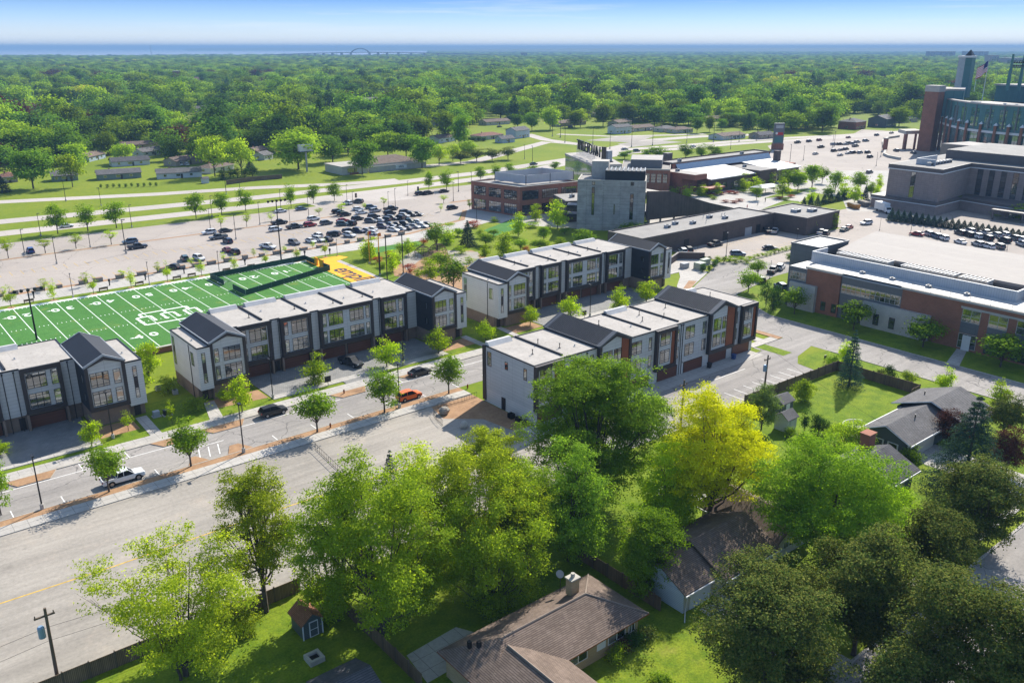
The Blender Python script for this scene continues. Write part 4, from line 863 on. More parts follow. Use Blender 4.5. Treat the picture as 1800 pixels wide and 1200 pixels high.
# --- dark brown hotel
def hotel():
    root = thing('brown_hotel', 'large brown panelled building with vertical window slots beside the stadium', 'building', (318, 150, 0))
    H = 16.8
    body = [(318.4, 164), (317.6, 143.6), (344.5, 145.6), (343, 100), (390, 98), (392, 166)]
    P(root, 'wall', hotel_pan, lambda b: b.prism([(318.4, 164), (317.6, 143.6), (344.5, 145.6), (345, 164.5)], 4.9, 15.0)); P(root, 'wall', hotel_pan, lambda b: b.prism([(344.5, 145.6), (343, 90), (392, 88), (393, 165), (345, 164.5)], 4.9, 15.0))
    def band(z0, z1, o, m, nm): P(root, nm, m, lambda b: (b.prism([(318.4 - o, 164 + o), (317.6 - o, 143.6 - o), (344.5 - o, 145.6 - o), (345, 164.5 + o)], z0, z1), b.prism([(344.5 - o, 145.6 - o), (343 - o, 90), (392, 88), (393, 165 + o), (345, 164.5 + o)], z0, z1)))
    band(15.0, 15.35, 0.35, trim, 'pale_band'); band(15.35, 16.8, 0.3, hotel_dark, 'roof_band'); band(16.8, 16.85, -0.3, roof_grey, 'roof')
    P(root, 'penthouse', hotel_dark, lambda b: b.prism([(350, 158), (349, 112), (386, 110), (388, 158)], 16.85, 20.4)); P(root, 'penthouse_roof', roof_grey, lambda b: b.prism([(350.4, 157.6), (349.4, 112.4), (385.6, 110.4), (387.6, 157.6)], 20.4, 20.45))
    P(root, 'podium', hotel_pan, lambda b: (b.prism([(316.6, 168.6), (315.6, 143.2), (336, 143.6), (336, 168.6)], 0, 3.9), b.prism([(336, 143.6), (332.5, 128), (332, 88), (344, 88), (344, 146)], 0, 3.9)))
    P(root, 'podium_band', hotel_dark, lambda b: (b.prism([(316.3, 168.9), (315.3, 142.9), (335.7, 143.3), (336, 168.9)], 3.9, 4.9), b.prism([(335.7, 143.3), (332.2, 127.7), (331.7, 88), (344, 88), (344, 146)], 3.9, 4.9)))
    P(root, 'pale_band', trim, lambda b: (b.prism([(316.1, 169.1), (315.1, 142.7), (335.5, 143.1), (336, 169.1)], 3.65, 3.9), b.prism([(335.5, 143.1), (332.0, 127.5), (331.5, 88), (344, 88), (344, 146)], 3.65, 3.9)))
    win_wall(root, (318.05, 155), (317.98, 153.2), 5.2, 14.8, 1, 5)
    for k in range(5):
        x = 319.5 + k * 4.6; y = 143.75 + (x - 317.6) * 0.0743 - 0.0
        win_wall(root, (x, y), (x + 1.5, y + 0.11), 5.2, 14.8, 1, 5)
    for k in range(10): y = 142.5 - k * 4.3; x = 344.5 - (145.6 - y) * 0.027; win_wall(root, (x, y), (x - 0.05, y - 2.0), 5.2, 14.8, 1, 5, dark_metal, glass_dk)
    for k in range(4): win_wall(root, (331.9, 124 - k * 4), (331.9, 121.6 - k * 4), 0.4, 3.4, 2, 1)
    P(root, 'canopy', hotel_dark, lambda b: b.prism([(326, 128), (325.5, 116), (332, 116), (332, 128)], 3.0, 3.7)); P(root, 'canopy_post', hotel_dark, lambda b: [b.box(326, 326.6, y, y + 0.6, 0, 3.0) for y in (117, 127)])
    P(root, 'plant_screen', light_metal, lambda b: (b.box(325, 341, 157, 157.3, 16.85, 19), b.box(325, 325.3, 150, 157, 16.85, 19))); 
    for k in range(7): rooftop_unit(root, 324 + k * 2.5, 151.5, 16.85, 2.0, 1.6, 1.2)
    for k in range(2): rooftop_unit(root, 366 + k * 9, 116, 20.45, 4, 4, 1.6)
    P(root, 'upper_pavilion', hotel_pan, lambda b: b.prism([(384, 176), (383, 164), (398, 160), (401, 172)], 0, 19)); P(root, 'pavilion_roof', roof_white, lambda b: b.prism([(384.3, 175.7), (383.3, 164.3), (397.7, 160.3), (400.7, 171.8)], 19, 19.1))
    # entrance sign: pale letters on a dark panel
    sg = thing('entrance_sign', 'dark sign panel with pale lettering under the brown building overhang', 'sign', (at(1640, 371)[0], at(1640, 371)[1], 0))
    c = at(1640, 371); P(sg, 'panel', blackm, lambda b: b.box(c[0] - 0.2, c[0] + 0.2, c[1] - 2.4, c[1] + 2.4, 0.8, 2.6)); P(sg, 'post', dark_metal, lambda b: [b.box(c[0] - 0.1, c[0] + 0.1, c[1] + k - 0.1, c[1] + k + 0.1, 0, 0.8) for k in (-1.8, 1.8)])
    text_obj('letters', 'KOHLER', 1.25, trim, sg, (-0.23, 0, 1.7), (R(90), 0, R(-90)), ext=0.02)
hotel()
# --- brick and grey office on the right
def office():
    root = thing('brick_office', 'brick and grey office with white roof beside the right-hand street', 'building', (175.5, 85, 0))
    X, Z = 175.5, 9.9; y0, y1 = 30.0, 106.6
    P(root, 'brick_wall', brick_off, lambda b: (b.box(X, 184, 98.0, y1, 0, Z), b.box(X, 184, y0, 83.6, 0, Z)))
    P(root, 'grey_wall', grey_metal, lambda b: b.box(X + 0.35, 184, 83.6, 98.0, 0, Z - 0.2))
    P(root, 'cornice', limestone, lambda b: (b.box(X - 0.35, 184, 97.7, y1 + 0.3, Z, Z + 0.45), b.box(X - 0.35, 184, y0, 83.9, Z, Z + 0.45)))
    P(root, 'grey_coping', grey_trim, lambda b: b.box(X, 184, 83.9, 97.7, Z - 0.2, Z + 0.1))
    P(root, 'lower_roof', roof_bright, lambda b: b.box(X + 0.3, 183.9, y0, y1, Z + 0.46, Z + 0.5))
    P(root, 'roof_rail', dark_metal, lambda b: [b.tube([(X + 0.5, y, Z + 0.5), (X + 0.5, y, Z + 1.4)], 0.04, 4) for y in np.arange(42, 84, 4)] + [b.tube([(X + 0.5, 42, Z + 1.4), (X + 0.5, 82, Z + 1.4)], 0.03, 4), b.tube([(X + 0.5, 42, Z + 0.95), (X + 0.5, 82, Z + 0.95)], 0.03, 4)])
    P(root, 'stone_wall', limestone, lambda b: b.box(X - 0.9, X - 0.003, 103.5, 110.4, 0, 6.2)); P(root, 'stone_wall', limestone, lambda b: b.box(X - 0.9, X - 0.003, 76.8, 91.6, 0, 5.6))
    P(root, 'grey_wall', grey_metal, lambda b: b.box(X + 0.2, 190, y1, 111.6, 0, 9.6)); P(root, 'lower_roof', roof_bright, lambda b: b.box(X + 0.4, 189.8, y1 + 0.31, 111.4, 9.6, 9.66))
    win_wall(root, (X + 0.2, 111.2), (X + 0.2, 106.9), 6.6, 8.6, 5, 2, limestone)
    P(root, 'roof_screen', light_metal, lambda b: (b.box(181.6, 181.9, 63.5, 109.6, Z, 12.6), b.box(181.9, 196, 63.5, 63.8, Z, 12.6), b.box(181.9, 188, 109.3, 109.6, Z, 12.6), b.box(188, 188.3, 30, 63.5, Z, 12.6)))
    P(root, 'grey_tower', grey_metal, lambda b: b.box(186.6, 199.5, 110.6, 118.6, 0, 12.2)); P(root, 'tower_roof', roof_bright, lambda b: b.box(186.9, 199.2, 110.9, 118.3, 12.2, 12.26)); off_poly(root, 'tower_parapet', [(186.5, 110.5), (199.6, 110.5), (199.6, 118.7), (186.5, 118.7)], 12.2, 0.4, grey_metal, 0.4)
    P(root, 'hall_wall', grey_metal, lambda b: b.prism([(190.8, 20), (190.8, 108), (218.2, 113.4), (219.4, 77), (220.8, 20)], 0, 11.29))
    P(root, 'main_roof', roof_tpo, lambda b: b.prism([(190.6, 20), (190.6, 108.3), (218.4, 113.7), (219.6, 77), (221, 20)], 11.3, 11.9))
    for a, c in ((106.5, 93.5), (90.5, 78.5), (77.8, 71.5)):
        P(root, 'plant_enclosure', [limestone, grey_trim], lambda b: (b.box(187.2, 189.9, c, a, Z + 0.3, 11.9), [b.box(186.8, 190.1, y, y + 0.25, 11.9, 12.05, 1) for y in np.arange(c, a, 0.9)]))
    for y in (100.5, 98.5, 96.5, 68, 66): rooftop_unit(root, 185.2, y, Z + 0.4, 1.6, 1.6, 1.2)
    for y in (95, 88, 80, 72, 60, 52): rooftop_unit(root, 179, y, Z + 0.5, 0.8, 1.0, 0.5)
    win_wall(root, (X + 0.35, 97.8), (X + 0.35, 83.9), 5.9, 8.1, 12, 2, limestone)
    for a in (101.8, 98.2 + 0.9): win_wall(root, (X, a + 0.4), (X, a - 0.8), 0.9, 3.0, 1, 2, dark_metal)
    for a in (97.0, 92.8): win_wall(root, (X + 0.35, a), (X + 0.35, a - 1.6), 0.3, 3.0, 1, 2, dark_metal)
    for a in (88.8, 85.2, 80.4): win_wall(root, (X - 0.9, a), (X - 0.9, a - 1.3), 0.9, 3.4, 1, 2, dark_metal)
    for k in range(4):
        a = 70.8 - k * 5.2; win_wall(root, (X, a), (X, a - 3.6), 5.9, 8.6, 2, 2, limestone); P(root, 'panel', grey_metal, lambda b: b.box(X - 0.03, X - 0.002, a - 3.6, a, 3.6, 5.88))
        win_wall(root, (X, a), (X, a - 3.6), 0.4, 3.5, 2, 2, limestone if k == 0 else dark_metal)
    P(root, 'lintel', limestone, lambda b: b.box(X - 0.12, X - 0.002, 54, 71.2, 8.65, 9.05))
    P(root, 'door', trim, lambda b: b.box(X - 0.16, X - 0.065, 68.3, 69.9, 0.05, 3.2))
    P(root, 'stone_wall', limestone, lambda b: b.box(X - 0.4, X - 0.003, 30, 51.4, 0, 7.0))
office()
# --- stadium
def stadium():
    root = thing('stadium', 'huge green-clad stadium with brick piers and glass walls at the right edge', 'stadium', (520, 220, 0))
    C = [(548, 262), (536, 250), (513, 232), (498, 216.5), (489.5, 198), (487, 184), (489, 168), (496, 150), (510, 132)]
    back = [(575, 130), (640, 200), (600, 280)]
    def inset(o): return [(p[0] + o * 0.8, p[1] + o * 0.6) for p in C]
    P(root, 'podium', glass_gr, lambda b: b.prism(inset(1.5) + back, 0, 17)); 
    for k in range(len(C) - 1):
        a, c = C[k], C[k + 1]
        P(root, 'upper_wall', teal_panel, lambda b: b.prism([a, c, (c[0] + 5, c[1] + 4), (a[0] + 5, a[1] + 4)], 16.5, 29.6))
        P(root, 'pale_band', trim, lambda b: b.prism([(a[0] - 0.5, a[1] - 0.4), (c[0] - 0.5, c[1] - 0.4), (c[0] + 3, c[1] + 2), (a[0] + 3, a[1] + 2)], 15.3, 16.49))
        P(root, 'roof_edge', roof_white, lambda b: b.prism([(a[0] - 0.4, a[1] - 0.3), (c[0] - 0.4, c[1] - 0.3), (c[0] + 14, c[1] + 10), (a[0] + 14, a[1] + 10)], 29.6, 30.3))
        L = math.hypot(c[0] - a[0], c[1] - a[1]); n = max(1, round(L / 9))
        for j in range(n):
            t0, t1 = (j + 0.22) / n, (j + 0.78) / n
            win_wall(root, lerp(a, c, t0), lerp(a, c, t1), 18, 27.5, 4, 5, dark_metal, glass_gr)
            win_wall(root, [v + w for v, w in zip(lerp(a, c, (j + 0.05) / n), (1.0, 0.75))], [v + w for v, w in zip(lerp(a, c, (j + 0.95) / n), (1.0, 0.75))], 0.5, 15, 4, 4, dark_metal, glass_gr)
            p = lerp(a, c, j / n); P(root, 'brick_pier', [brick_off, trim], lambda b: (b.box(p[0] - 1.6, p[0] - 0.3, p[1] - 1.3, p[1] - 0.1, 0, 19.5), b.loft([[(p[0] - 2.1, p[1] - 1.8, 19.5), (p[0], p[1] - 1.8, 19.5), (p[0], p[1] + 0.2, 19.5), (p[0] - 2.1, p[1] + 0.2, 19.5)], [(p[0] - 1.1, p[1] - 0.9, 21), (p[0] - 1.0, p[1] - 0.9, 21), (p[0] - 1.0, p[1] - 0.8, 21), (p[0] - 1.1, p[1] - 0.8, 21)]], 1)))
            p = lerp(a, c, (j + 0.5) / n); P(root, 'panel_rib', grey_metal, lambda b: b.box(p[0] - 0.6, p[0] - 0.05, p[1] - 0.7, p[1] - 0.1, 17, 29.5))
    P(root, 'seating_bowl', roof_dark, lambda b: b.prism([(560, 262), (512, 210), (505, 176), (530, 140), (600, 190)], 20, 27)); P(root, 'far_stand', teal_panel, lambda b: b.prism([(585, 240), (565, 190), (585, 150), (640, 200)], 20, 36)); P(root, 'far_stand_roof', roof_white, lambda b: b.prism([(584, 241), (563, 190), (584, 149), (641, 200)], 36, 37))
    # corner tower
    tb = at(1625, 266); P(root, 'corner_tower', brick_off, lambda b: b.box(tb[0] - 1, tb[0] + 6.5, tb[1] - 3.5, tb[1] + 4.5, 0, 34)); P(root, 'tower_cap', limestone, lambda b: b.box(tb[0] - 1.2, tb[0] + 6.7, tb[1] - 3.7, tb[1] + 4.7, 34, 37.5)); P(root, 'side_stand', teal_panel, lambda b: b.prism([(tb[0] + 6.8, tb[1] - 1), (tb[0] + 12, tb[1] - 12), (tb[0] + 36, tb[1] - 2), (tb[0] + 30, tb[1] + 12)], 20, 34.6)); P(root, 'side_stand_roof', roof_white, lambda b: b.prism([(tb[0] + 6.8, tb[1] - 0.8), (tb[0] + 12, tb[1] - 12.2), (tb[0] + 36.2, tb[1] - 2), (tb[0] + 30, tb[1] + 12.2)], 34.6, 35.6))
    # tall light obelisk
    q = at(1693, 168, 30); hh = 30
    P(root, 'light_obelisk', [steel, teal_panel], lambda b: (b.prism([(q[0] - 4.2, q[1] + 4.4), (q[0] - 4.4, q[1] + 0.2), (q[0] + 0.6, q[1] - 0.2), (q[0] + 0.6, q[1] + 4.4)], 29, 52.5), b.prism([(q[0] - 4.5, q[1] + 0.1), (q[0] - 3.8, q[1] - 3.6), (q[0] + 1.4, q[1] - 3.4), (q[0] + 1.0, q[1] - 0.3)], 29, 52.4, 1)))
    P(root, 'obelisk_top', trim, lambda b: b.box(q[0] - 5.0, q[0] + 1.6, q[1] - 4.0, q[1] + 4.8, 52.5, 53.6)); P(root, 'obelisk_spire', dark_metal, lambda b: b.loft([[(q[0] - 4, q[1] - 3, 53.6), (q[0] + 1, q[1] - 3, 53.6), (q[0] + 1, q[1] + 1, 53.6), (q[0] - 4, q[1] + 1, 53.6)], [(q[0] - 1.8, q[1] - 1.2, 57.0), (q[0] - 1.4, q[1] - 1.2, 57.0), (q[0] - 1.4, q[1] - 0.8, 57.0), (q[0] - 1.8, q[1] - 0.8, 57.0)]]))
    # scoreboard frame and pylons on the far roof
    for px in (1770, 1790):
        p = at(px, 160, 36); P(root, 'light_pylon', teal_panel, lambda b: b.loft([[(p[0] - 0.8, p[1] - 0.8, 36), (p[0] + 0.8, p[1] - 0.8, 36), (p[0] + 0.8, p[1] + 0.8, 36), (p[0] - 0.8, p[1] + 0.8, 36)], [(p[0] - 0.4, p[1] - 0.4, 55), (p[0] + 0.4, p[1] - 0.4, 55), (p[0] + 0.4, p[1] + 0.4, 55), (p[0] - 0.4, p[1] + 0.4, 55)]]))
    a, c = at(1772, 160, 36), at(1812, 160, 36)
    P(root, 'floodlight_bank', dark_metal, lambda b: [b.tube([(lerp(a, c, t)[0], lerp(a, c, t)[1], z), (lerp(a, c, t)[0] - 0.5, lerp(a, c, t)[1] - 0.4, z)], 0.55, 6) for t in np.arange(0.05, 1, 0.1) for z in (49, 50.8)] + [b.tube([(a[0], a[1], 51.8), (c[0], c[1], 51.8)], 0.15, 4), b.tube([(a[0], a[1], 48), (c[0], c[1], 48)], 0.15, 4)])
    # entrance canopy left of the tower
    e0, e1 = at(1588, 263), at(1617, 262)
    P(root, 'entrance_canopy', limestone, lambda b: b.prism([e0, e1, (e1[0] + 8, e1[1] + 9), (e0[0] + 8, e0[1] + 9)], 9, 11)); P(root, 'entrance_pier', brick_red, lambda b: (b.prism([e0, lerp(e0, e1, 0.15), (lerp(e0, e1, 0.15)[0] + 2, lerp(e0, e1, 0.15)[1] + 2), (e0[0] + 2, e0[1] + 2)], 0, 8.99), b.prism([lerp(e0, e1, 0.6), lerp(e0, e1, 0.7), (lerp(e0, e1, 0.7)[0] + 1, lerp(e0, e1, 0.7)[1] + 1), (lerp(e0, e1, 0.6)[0] + 1, lerp(e0, e1, 0.6)[1] + 1)], 0, 8.99)))
    return root
stadium()
def flag():
    p = at(1726, 177, 30); root = thing('flagpole', 'tall white flagpole with a striped flag on the stadium roof edge', 'flagpole', (p[0], p[1], 30.3))
    P(root, 'pole', trim, lambda b: b.tube([(p[0], p[1], 30.3), (p[0], p[1], 53)], [0.25, 0.12], 6))
    fl_m = bpy.data.materials.new('flag_cloth'); fl_m.use_nodes = True
    cols = [(0.55, 0.02, 0.03), (0.8, 0.8, 0.8)]; ms = [plain('flag_red', cols[0], 0.8), plain('flag_white', cols[1], 0.8), plain('flag_blue', (0.02, 0.03, 0.15), 0.8)]
    b = MB(); d = Vector((-_hs * 0.9 - 0.2, _hc * 0.9 - 0.1, 0)).normalized()
    for s in range(13):
        for k in range(10):
            def pt(u, v): return (p[0] + d.x * u * 6.5 + 0.5 * math.sin(u * 9) * d.y, p[1] + d.y * u * 6.5 - 0.5 * math.sin(u * 9) * d.x, 51.5 - v * 6 - u * 5.2 + u * u * 1.0)
            m = 2 if (s < 7 and k < 4) else (s % 2)
            b.face([pt(k / 10, (s + 1) / 13), pt((k + 1) / 10, (s + 1) / 13), pt((k + 1) / 10, s / 13), pt(k / 10, s / 13)], m)
    b.build('flag', ms, root, True)
    p2 = at(1712, 162, 30); r2 = thing('flagpole', 'bare white flagpole between the obelisk and the flag', 'flagpole', (p2[0], p2[1], 30.3)); P(r2, 'pole', trim, lambda b: b.tube([(p2[0], p2[1], 30.3), (p2[0], p2[1], 45)], [0.2, 0.1], 6))
flag()
def pylon():
    p = at(1366, 263); root = thing('pylon_sign', 'tall grey pylon sign with red display beside the stadium car park', 'sign', (p[0], p[1], 0)); h = 15.5
    d = Vector((_hs, -_hc)); n = Vector((_hc, _hs))
    def q(u0, u1, w): return [(p[0] + d.x * u + n.x * v, p[1] + d.y * u + n.y * v) for u, v in ((u0, -w), (u1, -w), (u1, w), (u0, w))]
    P(root, 'base', brick_red, lambda b: b.prism(q(-3.4, 3.4, 1.2), 0, 3.6)); P(root, 'tower', grey_metal, lambda b: b.prism(q(-3, 3, 0.9), 3.6, h))
    P(root, 'display', red_m, lambda b: b.prism(q(-2.0, 2.4, 0.95), 8.6, 10.2)); P(root, 'panel', teal_panel, lambda b: (b.prism(q(-2.4, 2.4, 0.94), 4.4, 7.6))); P(root, 'panel', steel, lambda b: b.prism(q(-2.2, 2.2, 0.94), 12.6, 14.4))
    c = (p[0] - n.x * 0.99 - d.x * 1.5, p[1] - n.y * 0.99 - d.y * 1.5); P(root, 'roundel', trim, lambda b: b.tube([(c[0], c[1], 9.6), (c[0] - n.x * 0.05, c[1] - n.y * 0.05, 9.6)], 0.75, 14))
pylon()
# ================================================================== HOUSES
HW = {}
for nm, c in (('white', (0.55, 0.55, 0.53)), ('cream', (0.48, 0.44, 0.36)), ('sage', (0.20, 0.24, 0.20)), ('slate', (0.085, 0.10, 0.095)), ('blue', (0.33, 0.40, 0.47)), ('tan', (0.33, 0.27, 0.20)), ('paleblue', (0.45, 0.50, 0.53))):
    HW[nm] = bricks('house_' + nm, c, tuple(q * 1.06 for q in c), tuple(q * 0.6 for q in c), 40, 0.22, 0.02, 0.0, 0.75, 0.06)
HR = {'grey': shingles('shingle_grey', (0.135, 0.128, 0.125), (0.17, 0.16, 0.155)), 'brown': shingles('shingle_brown', (0.155, 0.115, 0.092), (0.205, 0.155, 0.125)), 'red': shingles('shingle_red', (0.20, 0.10, 0.075), (0.24, 0.125, 0.09)), 'dark': shingles('shingle_dark', (0.085, 0.083, 0.088), (0.11, 0.107, 0.11)), 'rust': shingles('shingle_rust', (0.26, 0.115, 0.065), (0.31, 0.15, 0.09))}
def gable_solid(b, x0, x1, y0, y1, ze, zr, oh=0.4, th=0.16, axis='x', m=0):
    """two roof slabs, ridge along axis"""
    if axis == 'x':
        ym = (y0 + y1) / 2; sl = (zr - ze) / (ym - y0)
        for ya, sg in ((y0 - oh, 1), (y1 + oh, -1)):
            za = ze - oh * sl
            b.loft([[(x0 - oh, ya, za), (x0 - oh, ym, zr), (x0 - oh, ym, zr + th), (x0 - oh, ya, za + th)], [(x1 + oh, ya, za), (x1 + oh, ym, zr), (x1 + oh, ym, zr + th), (x1 + oh, ya, za + th)]], m)
    else:
        xm = (x0 + x1) / 2; sl = (zr - ze) / (xm - x0)
        for xa in (x0 - oh, x1 + oh):
            za = ze - oh * sl
            b.loft([[(xa, y0 - oh, za), (xm, y0 - oh, zr), (xm, y0 - oh, zr + th), (xa, y0 - oh, za + th)], [(xa, y1 + oh, za), (xm, y1 + oh, zr), (xm, y1 + oh, zr + th), (xa, y1 + oh, za + th)]], m)
def hip_solid(b, x0, x1, y0, y1, ze, zr, oh=0.5, m=0):
    x0 -= oh; x1 += oh; y0 -= oh; y1 += oh; w = min(x1 - x0, y1 - y0) / 2
    if x1 - x0 >= y1 - y0: r0, r1 = (x0 + w, (y0 + y1) / 2, zr), (x1 - w, (y0 + y1) / 2, zr)
    else: r0, r1 = ((x0 + x1) / 2, y0 + w, zr), ((x0 + x1) / 2, y1 - w, zr)
    A_, B_, C_, D_ = (x0, y0, ze), (x1, y0, ze), (x1, y1, ze), (x0, y1, ze)
    if x1 - x0 >= y1 - y0: fs = ([A_, B_, r1, r0], [B_, C_, r1], [C_, D_, r0, r1], [D_, A_, r0])
    else: fs = ([A_, B_, r0], [B_, C_, r1, r0], [C_, D_, r1], [D_, A_, r0, r1])
    for f in fs: b.face(f, m)
    zb = ze - 0.14
    for p, q in ((A_, B_), (B_, C_), (C_, D_), (D_, A_)): b.face([(p[0], p[1], zb), (q[0], q[1], zb), q, p], m + 1 if m == 0 else m)
    b.face([(x0, y1, zb), (x1, y1, zb), (x1, y0, zb), (x0, y0, zb)], m + 1 if m == 0 else m)
def simple_house(label, cx, cy, w, d, rot, wall, roof, h=2.6, rh=1.7, kind='gable', group=None, wins=3, garage_end=0):
    """w along its own x, d along its own y; ridge along x"""
    t = thing('house', label, 'house', (cx, cy, 0), rot, group); x0, x1, y0, y1 = -w / 2, w / 2, -d / 2, d / 2
    b = MB()
    if kind == 'gable':
        b.box(x0, x1, y0, y1, 0, h); n = [(y0, h), (y1, h), (0, h + rh - 0.05)]
        for x in (x0, x1):
            f = [(x, y0, h), (x, y1, h), (x, 0, h + rh - 0.06)]; b.face(f if x > 0 else f[::-1])
    else: b.box(x0, x1, y0, y1, 0, h)
    b.build('wall', HW.get(wall, wall) if isinstance(wall, str) else wall, t)
    r = MB()
    if kind == 'gable': gable_solid(r, x0, x1, y0, y1, h + 0.02, h + rh)
    else: hip_solid(r, x0, x1, y0, y1, h + 0.1, h + rh)
    rf = r.build('roof', [HR[roof], trim], t)
    for k in range(wins):
        xx = x0 + w * (k + 0.6) / (wins + 0.4); q = MB(); ww = 0.9 if k % 2 else 0.6
        q.box(xx - ww - 0.1, xx + ww + 0.1, y0 - 0.06, y0 - 0.004, 0.9, 2.15, 0); q.box(xx - ww, xx + ww, y0 - 0.08, y0 - 0.061, 1.0, 2.05, 1)
        q.build('window', [trim, glass_dk], t)
    q = MB(); q.box(x0 - 0.06, x0 - 0.004, -0.9, 0.9, 0.95, 2.1, 0); q.box(x0 - 0.08, x0 - 0.061, -0.8, 0.8, 1.05, 2.0, 1); q.build('window', [trim, glass_dk], t)
    q = MB(); q.box(x1 * 0.1 - 0.45, x1 * 0.1 + 0.45, y0 - 0.07, y0 - 0.005, 0.05, 2.05); q.build('door', door_m, t)
    q = MB(); q.box(-w * 0.2 - 0.3, -w * 0.2 + 0.3, 0.3, 0.9, h + rh * 0.4, h + rh + 0.5); q.build('chimney', brick_red, rf)
    return t
# houses beyond the main road (photo point of the front left and right foot of each wall)
def house_px(label, a, c, d, wall, roof, kind='gable', rh=1.7, wins=3, h=2.6):
    p, q = at(*a), at(*c); w = math.hypot(q[0] - p[0], q[1] - p[1]); ang = math.atan2(q[1] - p[1], q[0] - p[0])
    cx, cy = (p[0] + q[0]) / 2 - math.sin(ang) * d / 2, (p[1] + q[1]) / 2 + math.cos(ang) * d / 2
    return simple_house(label, cx, cy, w, d, ang, wall, roof, h, rh, kind, 'houses beyond the main road', wins)
house_px('sage house with grey roof behind the row of ten clipped shrubs', (172, 317.5), (249, 312.5), 8, 'sage', 'grey')
house_px('white house with grey roof and dark patio doors, by the garden shed', (277, 315.5), (355, 311), 8, 'white', 'grey')
house_px('white house with dark roof and two pale garage doors in the second line', (198, 294), (264, 289.5), 9, 'white', 'dark')
house_px('brown-roofed long brick house in the third line', (213, 264), (282, 260), 9, brick_yel, 'brown')
house_px('pale house with two white cars parked on its driveway', (310, 293), (356, 286), 9, 'tan', 'brown')
house_px('small white house with grey roof beside the dark conifers', (252, 276), (290, 271), 9, 'white', 'grey')
house_px('grey house behind the two yard trees at the far left', (92, 320), (138, 317), 9, 'sage', 'grey')
house_px('tan brick house with reddish roof at the left edge behind the dark spruce', (2, 322), (32, 320), 9, 'tan', 'red', 'hip')
house_px('small pale blue house between the round trees and the dark-roofed house', (157, 285), (186, 278), 8, 'blue', 'brown')
house_px('tan house with red roof behind the conifers', (318, 257), (350, 254), 8, 'tan', 'red', 'hip')
house_px('white house with garage windows beside the leafy green tree', (158, 262), (180, 258), 8, 'white', 'grey')
house_px('low white house half hidden behind the trees left of the bare trunks', (371, 306), (412, 298), 9, 'white', 'brown', 'hip')
house_px('grey house with brown roof left of the large billboard tree', (452, 274), (472, 270), 8, 'tan', 'brown')
house_px('white cottage gable beside the billboard', (465, 282), (480, 279), 8, 'white', 'grey')
house_px('dark-roofed house framed by trees above the clinic', (582, 233), (613, 231), 9, 'tan', 'dark', 'hip')
house_px('pink-walled house with tan roof among the trees', (632, 216), (655, 214), 9, 'tan', 'brown')
house_px('white gable house left of the hedge', (772, 252), (800, 248), 10, 'white', 'brown', h=3)
house_px('tan house with red roof behind the clipped hedge', (846, 247), (885, 243), 11, 'cream', 'red', 'hip')
simple_house('two-storey pale blue house with white trim near the road junction', *at(910, 242), 15, 9, R(12), 'paleblue', 'grey', 5.2, 2.0, 'gable', 'houses beyond the main road', 5)
house_px('small pale blue garage house in front of the two-storey house', (882, 252), (905, 250), 7, 'paleblue', 'grey', wins=1)
house_px('long low tan house left of the yellow-green tree', (855, 221), (897, 218), 10, 'cream', 'brown')
house_px('house with blue gable beside the green verge', (818, 209), (850, 206), 10, 'blue', 'brown')
house_px('pale house with grey roof beneath the bluish tree row', (816, 203), (846, 200), 10, 'tan', 'dark')
house_px('tan house with low roof right of the yellow-green tree', (985, 223), (1030, 219), 10, 'tan', 'brown')
house_px('dark gable house on the far side of the green field', (1087, 222), (1110, 219), 10, 'cream', 'brown')
house_px('white two-storey house with cars in front of the green field', (1082, 236), (1110, 234), 9, 'white', 'grey', 'gable', 1.6, 4, 4.6)
house_px('tan house with long grey roof above the bare lot', (1115, 232), (1150, 229), 10, 'cream', 'brown')
house_px('cream house with grey roof above the road junction', (1165, 233), (1190, 231), 10, 'cream', 'grey', 'hip')
house_px('cream bungalow beside the lamp posts right of the junction', (1188, 235), (1218, 233), 10, 'cream', 'brown', 'hip')
house_px('low white building with white fence beside the main road', (1270, 247), (1310, 243), 12, 'white', 'brown', 'gable', 1.5, 5)
house_px('tan house half hidden by trees behind the low white building', (1245, 215), (1275, 213), 10, 'tan', 'brown')
house_px('dark-roofed house behind the pylon sign', (1335, 245), (1362, 243), 10, 'tan', 'dark')
simple_house('brick house with pale hip roof beside the stadium road', *at(1497, 226), 17, 14, R(5), brick_red, 'grey', 5.4, 2.4, 'hip', 'houses beyond the main road', 4)
simple_house('dark two-storey timber house with porch posts beside the stadium road', *at(1550, 222), 22, 14, R(8), 'slate', 'grey', 6.2, 2.4, 'gable', 'houses beyond the main road', 6)
house_px('tan house with grey roof left of the brick corner tower', (1585, 217), (1612, 214), 12, 'tan', 'grey')
for (px, py, s) in ((361, 322, 3.2),):
    p = at(px, py); t = thing('garden_shed', 'small white garden shed right of the white house with patio doors', 'shed', (p[0], p[1], 0)); b = MB(); b.box(-1.4, 1.4, -1.2, 1.2, 0, 2.1); b.build('wall', HW['white'], t); r = MB(); gable_solid(r, -1.4, 1.4, -1.2, 1.2, 2.12, 2.9, 0.2, 0.08); r.build('roof', HR['grey'], t)
